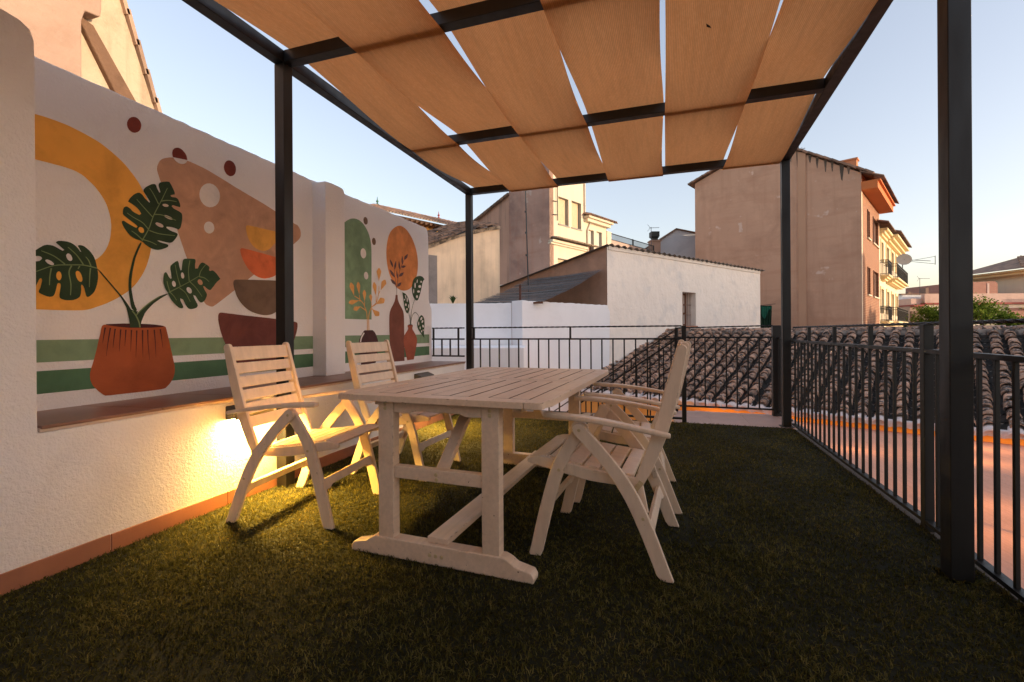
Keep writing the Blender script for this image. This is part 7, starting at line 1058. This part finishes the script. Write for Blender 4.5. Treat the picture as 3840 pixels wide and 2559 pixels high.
for (u,n,cname,col) in ((.55,-2.0,'green glazed ball finial on the left hip of the yellow building roof',(.03,.14,.08)),(5.85,-2.0,'red glazed ball finial on the tiled ridge of the yellow building',(.30,.045,.04))):
    b=MB(); P0=fy.p(u,9.80,n); b.lathe([(r_*.55,z_*.5) for r_,z_ in [(.28,0),(.20,.08),(.08,.20),(.05,.28),(.13,.36),(.17,.46),(.13,.57),(.06,.64),(.045,.74),(.075,.79),(.04,.84),(.03,1.0),(.015,1.1)]],(0,0,0),14)
    o=b.build('roof_finial',surf('glazed finial',col,.3,.1,5,0,spec=.6),smooth=True); o.location=P0; tag(o,cname,'finial')

# --- tall sunlit building above the mural wall
t=bld('tall_building','tall sunlit ochre building rising behind the near end of the mural wall','building',(-9.4,4,4))
SUNW=surf('sunlit coarse render',(.56,.44,.31),.95,.06,.8,.9,7,stain=(.42,.31,.21),stain_s=1.1,stain_lo=.5,stain_hi=.8,streak=(.30,.2,.13),streak_amt=.75,bdist=.04)
b=MB(); b.prism([(-6,GZ),(7.6,GZ),(7.6,1.9),(6.38,5.46),(5.80,7.13),(5.2,8.86),(4.2,11.6),(-6,11.6)],(-9.4,0,0),(0,1,0),(0,0,1),(1,0,0),-8,0); fix_normals(pt(b,'wall',SUNW,t))
b=MB(); b.prism([(-6,GZ),(5.06,GZ),(5.07,6.22),(5.12,6.42),(5.34,6.46),(5.36,6.60),(5.36,10.5),(-6,10.5)],(-9.4,0,0),(0,1,0),(0,0,1),(1,0,0),0,.28); fix_normals(pt(b,'chimney_breast',surf('pinkish coarse render',(.44,.30,.225),.95,.08,.8,.9,7,stain=(.36,.235,.17),stain_s=1.2,bdist=.04),t,bev=.03))
b=MB(); b.prism([(5.075,6.43),(5.34,6.36),(6.06,5.3),(6.40,4.75),(6.25,4.3),(5.70,5.3)],(-9.4,0,0),(0,1,0),(0,0,1),(1,0,0),-.02,.10); fix_normals(pt(b,'raking_shade_band',surf('shade brown mortar',(.20,.115,.07),.95,.15,2,.9,9,stain=(.13,.075,.045),stain_s=1.4,bdist=.04),t,bev=.02))  # shade on the diagonal band is put into its dark brown colour
b=MB()
for i in range(22):
    f=i/22; y=7.66-(7.66-4.1)*f; z=np.interp(y,[4.2,5.2,5.8,6.38,7.6],[11.6,8.86,7.13,5.46,1.9]); y2=7.66-(7.66-4.1)*(i+1.15)/22; z2=np.interp(y2,[4.2,5.2,5.8,6.38,7.6],[11.6,8.86,7.13,5.46,1.9])
    b.bar((-9.72,y+.02,z+.02),(-9.72,y2+.045,z2+.05),.80,.07,(1,0,0),0,random.random())
pt(b,'verge_tiles',surf('verge tile',(.40,.27,.19),.9,.2,3,.2,20,tint=.3),t)

# --- street beyond, on the right
Fd=Vector((.9497,.3131,0))
def far(name,label,cat,O): return bld(name,label,cat,O),Fr((O[0],O[1],0),Fd)
t,f=far('white_town_house','white house with flat roof line behind the balcony building','house',(18.71,46.18,0))
b=MB(); f.box(b,-.3,2.45,GZ,3.88,-5,0); pt(b,'wall',surf('cool white render',(.72,.73,.76),.9),t)
b=MB(); f.box(b,-.4,2.5,3.88,3.97,-5,.1); f.box(b,2.2,2.45,3.9,4.5,-1.2,-.6); f.box(b,1.7,1.95,3.9,4.25,-2,-1.7); pt(b,'coping',surf('brown coping',(.25,.16,.12),.9),t)
aerial('street_antenna',(19.6,46.0,3.9),1.3,'thin aerial on the flat roof of the white town house',[(1.25,(1,.3,0),.8,4,.12)])
t,f=far('garage_building','long two storey building with pink parapet, red band and grey garage door','building',(19.6,45.3,0))
BR=brickmat('red street brick',(.40,.17,.12),(.34,.13,.09),(.42,.28,.22),1,.25,.08,math.atan2(.3131,.9497))
CW=surf('pale banded render',(.72,.62,.52),.9,.03,1,0)
b=MB(); f.prism(b,[(0,GZ),(9.5,GZ),(9.5,3.0),(0,3.0)],-6,0); pt(b,'wall',CW,t)
b=MB(); f.box(b,-.15,9.6,3.0,3.14,-6,.25); f.box(b,-1.0,-.12,2.85,3.0,-6,.2); pt(b,'red_band',surf('red band',(.30,.075,.06),.8),t)
b=MB(); f.box(b,0,9.5,3.14,3.86,-.3,.02); f.box(b,-.9,.0,3.0,3.5,-4,-.2); pt(b,'parapet',surf('pink parapet render',(.58,.40,.33),.9,.08,1,0,stain=(.40,.28,.23),stain_s=.8),t)
b=MB()
for z in (.9,1.4,1.9,2.4): f.box(b,.02,1.4,z,z+.03,0,.012)
pt(b,'groove_lines',surf('render joint',(.5,.42,.35),.9),t)
b=MB(); f.box(b,4.55,6.55,.2,2.98,0,.03); 
for i in range(9): f.box(b,4.56,6.54,.3+.29*i,.32+.29*i,.03,.045)
pt(b,'garage_door',surf('olive grey roller door',(.27,.225,.15),.6,.04,2,0),t)
b=MB(); f.box(b,6.6,8.3,.2,2.70,0,.06); pt(b,'brick_panel',BR,t)
b=MB(); f.box(b,7.7,9.5,2.62,2.74,0,.8); sl_=pt(b,'balcony_slab',CREAMC,t)
b=MB(); f.box(b,7.75,9.5,3.48,3.52,.7,.75)
for i in range(18): f.box(b,7.75+.1*i,7.77+.1*i,2.74,3.5,.71,.73)
pt(b,'balcony_rail',IRON,t)
b=MB(); f.box(b,8.35,9.5,.2,2.5,0,.05); pt(b,'window',surf('white window',(.66,.68,.70),.4),t)
b=MB(); f.box(b,-.95,-.35,.4,2.5,-.2,-.1); f.box(b,.95,1.2,1.0,1.75,0,.03); pt(b,'window',WOODB,t)
b=MB(); f.box(b,-1.0,0,GZ,2.9,-4,-.2); pt(b,'corner_bay',surf('brownish bay',(.38,.27,.21),.9),t)
t,f=far('brick_upper_storey','set back red brick storey rising above the pink parapet','building',(23.4,48.5,0))
b=MB(); f.prism(b,[(-.3,2),(3.15,2),(3.15,4.85),(2.9,5.02),(-.3,4.93)],-5,0); fix_normals(pt(b,'wall',BR,t))
b=MB(); f.box(b,2.25,2.42,3.9,4.85,0,.03); pt(b,'pale_streak',surf('pale streak',(.60,.44,.38),.9),t)
t,f=far('gabled_house','pale gabled house with tiled roof at the right edge of the view','house',(31.96,58.97,0))
b=MB(); f.prism(b,[(-.2,GZ),(4.5,GZ),(4.5,5.3),(1.9,6.0),(.2,5.1),(-.2,4.8)],-6,0); fix_normals(pt(b,'wall',surf('pale pink gable',(.62,.50,.42),.9),t))
b=MB(); b.bar(f.p(-.6,4.75,-2.8),f.p(1.9,6.12,-2.8),6.5,.16,f.N); b.bar(f.p(1.9,6.12,-2.8),f.p(4.7,5.35,-2.8),6.5,.16,f.N); pt(b,'roof',TILEF,t)
t,f=far('hip_roof_tower','overhanging tiled hip roof corner high at the right edge','building',(27.6,49.1,0))
b=MB(); f.box(b,1.2,7,GZ,5.55,-6,-.5); pt(b,'wall',CREAMB,t)
b=MB(); f.box(b,.3,7,5.55,5.75,-6,.4); f.box(b,-.1,7,5.75,5.90,-6,.8); pt(b,'cornice',CREAMC,t,bev=.04)
b=MB(); rb=[f.p(-.5,5.92,1.1),f.p(7,5.92,1.1),f.p(7,7.4,-3),f.p(3.4,7.4,-3),f.p(-.5,5.92,-6)]; b.add(rb,[(0,1,2,3),(0,3,4)]); eaverow(b,f,-.5,7,5.95,1.15,r=.12,step=.3,L=.4,rise=.14); 
for i in range(20): a=f.p(-.4+.33*i,5.98,1.1); c=f.p(2.0+.33*i if i<0 else -.4+.33*i,5.98+min(1.45,.36*(.33*i+.5)),1.1-min(4.0,.33*i+.6)); b.tube([a,c],[.10,.08],6,0,random.random())
pt(b,'roof',TILEF,t)

def tree(loc,h,rad,label,seed):
    rnd=random.Random(seed); t=thing('street_tree',label,'tree',loc,0,'street trees beyond the tiled roof'); b=MB()
    b.tube([(0,0,-h),(0.05,0,-.4*h),(.0,.05,0)],[.16,.12,.08],8)
    cl=[]
    for i in range(11):
        a=rnd.uniform(0,6.28); e=rnd.uniform(-.3,1.1); r=rad*rnd.uniform(.35,.9); p=Vector((math.cos(a)*math.cos(e)*r,math.sin(a)*math.cos(e)*r,math.sin(e)*r*.95)); cl.append(p); b.tube([(0,0,-.3),tuple(p*.55+Vector((0,0,-.05))),tuple(p)],[.06,.035,.012],6)
    b.build('trunk',BARK,t,smooth=True); b=MB()
    for p in cl+[Vector((0,0,rad*.5))]:
        for i in range(230):
            v=Vector((rnd.gauss(0,1),rnd.gauss(0,1),rnd.gauss(0,.8)))*rad*.20; c=p+v; s=rnd.uniform(.035,.075)
            ax=Vector((rnd.gauss(0,1),rnd.gauss(0,1),rnd.gauss(0,1)+.4)).normalized(); e1=ax.orthogonal().normalized(); e2=ax.cross(e1)
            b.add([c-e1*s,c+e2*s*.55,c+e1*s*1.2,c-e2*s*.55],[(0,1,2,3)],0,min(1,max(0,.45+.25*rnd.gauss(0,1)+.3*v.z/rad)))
    b.build('crown',LEAFT,t)
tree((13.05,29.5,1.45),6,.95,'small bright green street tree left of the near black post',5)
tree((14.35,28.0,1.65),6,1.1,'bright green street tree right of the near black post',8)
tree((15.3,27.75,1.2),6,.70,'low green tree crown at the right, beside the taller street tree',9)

# --- small things by the ridge
t=thing('green_cloth','dark green cloth draped on a line at the corner of the white house','cloth',(4.95,26.9,1.6))
b=MB(); vs=[]; k=16
for i in range(k+1):
    for j in range(9):
        x=-.30+.60*i/k; z=.72-1.55*j/8*(1-.18*math.sin(i*1.3)); vs.append((x*(1-.25*j/8),.07*math.sin(i*1.7+j*.3),z))
b.add(vs,[(i*9+j,(i+1)*9+j,(i+1)*9+j+1,i*9+j+1) for i in range(k) for j in range(8)]); b.build('drape',surf('dark green canvas',(.012,.04,.022),.8,.2,4,.2,30),t,smooth=True)
b=MB(); vs=[]
for i in range(k+1):
    for j in range(6):
        x=-.22+.46*i/k; z=.66-.62*j/5*(.6+.4*math.sin(i*.35)); vs.append((x,-.14+.05*math.sin(i*1.9),z))
b.add(vs,[(i*6+j,(i+1)*6+j,(i+1)*6+j+1,i*6+j+1) for i in range(k) for j in range(5)]); b.build('shirt',surf('sea green cloth',(.02,.15,.095),.8,.15,4,.2,30),t,smooth=True)
b=MB(); b.tube([(-.36,0,.72),(.45,0,.80)],.015,5); b.build('line',IRON,t)
blades('weed_tuft',RR+Ue*6.9+Vector((0,0,.10)),22,.20,.02,'yellowish weeds growing on the ridge below the green cloth','plant',LEAFA,1.0)
blades('ridge_plant',RR+Ue*7.85+Vector((0,.1,.12)),70,.26,.06,'dark green leafy plant on the ridge just right of the corner post','plant',LEAFT,1.1)

# --- unseen houses added on the sunset side, their heights set to shade the terrace
for i,(x0,y0,x1,y1,zt,lab) in enumerate(((17.5,-16,18.5,-5,5.1,'long cream house added unseen as a sun blocker on the sunset side, nearest the terrace'),(18.5,-5,20.0,8,5.2,'ochre house added unseen as a sun blocker on the sunset side, middle of its row'),(20.3,8,22,17,6.9,'white house added unseen as a sun blocker on the sunset side, third of its row'),(22.3,17,24,25.5,5.4,'pink house added unseen as a sun blocker on the sunset side, at the far end of its row'))):
    t=bld('blocker_house',lab,'house',((x0+x1)/2,(y0+y1)/2,0),'unseen sun-blocking houses on the sunset side'); d=Vector((x1-x0,y1-y0,0)); L_=d.length; f=Fr((x1,y1,0),-d.normalized())
    hs=[(u,u+1.1,z,z+1.5) for u in np.arange(1.2,L_-2,2.6) for z in (.2,3.0) if z+1.8<zt]
    b=MB(); f.wall(b,0,L_-.02,GZ,zt-.25,hs,.2); f.box(b,0,L_-.02,GZ,zt-.25,-6,-.2); pt(b,'wall',(CREAMB,OCHRE,LIME,PINKB)[i],t)
    for h in hs: w=MB(); f.box(w,*h,-.19,-.12); pt(w,'window_shutter',WOODB,t)
    b=MB(); b.add([f.p(-.1,zt-.3,.4),f.p(L_,zt-.3,.4),f.p(L_,zt+.7,-3),f.p(-.1,zt+.7,-3),f.p(-.1,zt-.3,-6.3),f.p(L_,zt-.3,-6.3)],[(0,1,2,3),(3,2,5,4)]); pt(b,'roof',TILEF,t)

# --- unseen house wall added behind the viewpoint, coloured to bounce warm light
t=bld('bounce_house','unseen ochre house wall added behind the viewpoint to bounce warm light','house',(-1,-2.6,0))
rf=Fr((1.34,-2.6,0),(-1,0,0)); b=MB(); rf.wall(b,-.6,4.7,-.3,3.3,[(1.3,2.4,0,2.2)],.2); rf.box(b,-.6,4.7,-.3,3.3,-5,-.2); pt(b,'wall',surf('warm bounce render',(.93,.70,.50),.9,.04,1.5,.2,40),t)
w=MB(); rf.box(w,1.3,2.4,0,2.2,-.19,-.12); pt(w,'door',WOODB,t)

# ------------------------------------------------------------------ sky, sun, camera
SUN_AZ,SUN_EL=R(96),R(4.5)          # azimuth from +Y towards +X
wd=bpy.data.worlds.new('World'); sc.world=wd; wd.use_nodes=True; nt=wd.node_tree; nt.nodes.clear()
sky=nt.nodes.new('ShaderNodeTexSky'); sky.sky_type='NISHITA'; sky.sun_disc=False; sky.sun_elevation=SUN_EL; sky.sun_rotation=SUN_AZ
sky.altitude=600; sky.air_density=1.0; sky.dust_density=3.2; sky.ozone_density=1.2
bg=nt.nodes.new('ShaderNodeBackground'); bg.inputs[1].default_value=.15
ow=nt.nodes.new('ShaderNodeOutputWorld'); hs=nt.nodes.new('ShaderNodeHueSaturation'); hs.inputs['Saturation'].default_value=.80; hs.inputs['Value'].default_value=SKYV; gm=nt.nodes.new('ShaderNodeGamma'); gm.inputs[1].default_value=.78; nt.links.new(sky.outputs[0],gm.inputs[0]); nt.links.new(gm.outputs[0],hs.inputs['Color'])
tn=nt.nodes.new('ShaderNodeMix'); tn.data_type='RGBA'; tn.blend_type='MULTIPLY'; tn.inputs[0].default_value=1; tn.inputs[7].default_value=(1.03,.955,1.0,1); nt.links.new(hs.outputs[0],tn.inputs[6]); nt.links.new(tn.outputs[2],bg.inputs[0]); nt.links.new(bg.outputs[0],ow.inputs[0])
sl=bpy.data.lights.new('sun','SUN'); sl.energy=1.0; sl.angle=R(.55); sl.color=(1,.78,.55)
so=bpy.data.objects.new('sun',sl); COL.objects.link(so)
sd=Vector((math.sin(SUN_AZ)*math.cos(SUN_EL),math.cos(SUN_AZ)*math.cos(SUN_EL),math.sin(SUN_EL)))
so.rotation_euler=sd.to_track_quat('Z','Y').to_euler(); so.location=(20,10,20)
cam=bpy.data.cameras.new('camera'); co=bpy.data.objects.new('camera',cam); COL.objects.link(co); sc.camera=co
cam.sensor_width=36; cam.lens=1740.33/3840*36; cam.shift_y=-34/3840; cam.clip_start=.05; cam.clip_end=2000
yaw,roll=.318516,-.0062463
fw=Vector((-math.sin(yaw),math.cos(yaw),0)); rt=Vector((math.cos(yaw),math.sin(yaw),0)); up=Vector((0,0,1))
r2=rt*math.cos(roll)+up*math.sin(roll); u2=up*math.cos(roll)-rt*math.sin(roll)
co.matrix_world=Matrix(((r2.x,u2.x,-fw.x,0),(r2.y,u2.y,-fw.y,0),(r2.z,u2.z,-fw.z,1.04),(0,0,0,1)))
vs=sc.view_settings; sc.display_settings.display_device='sRGB'; vs.view_transform='Standard'; vs.look='None'; vs.exposure=EXPO; vs.gamma=1; vs.use_curve_mapping=False
sc.cycles.use_denoising=True; sc.cycles.max_bounces=8; sc.cycles.diffuse_bounces=5; sc.cycles.sample_clamp_indirect=8
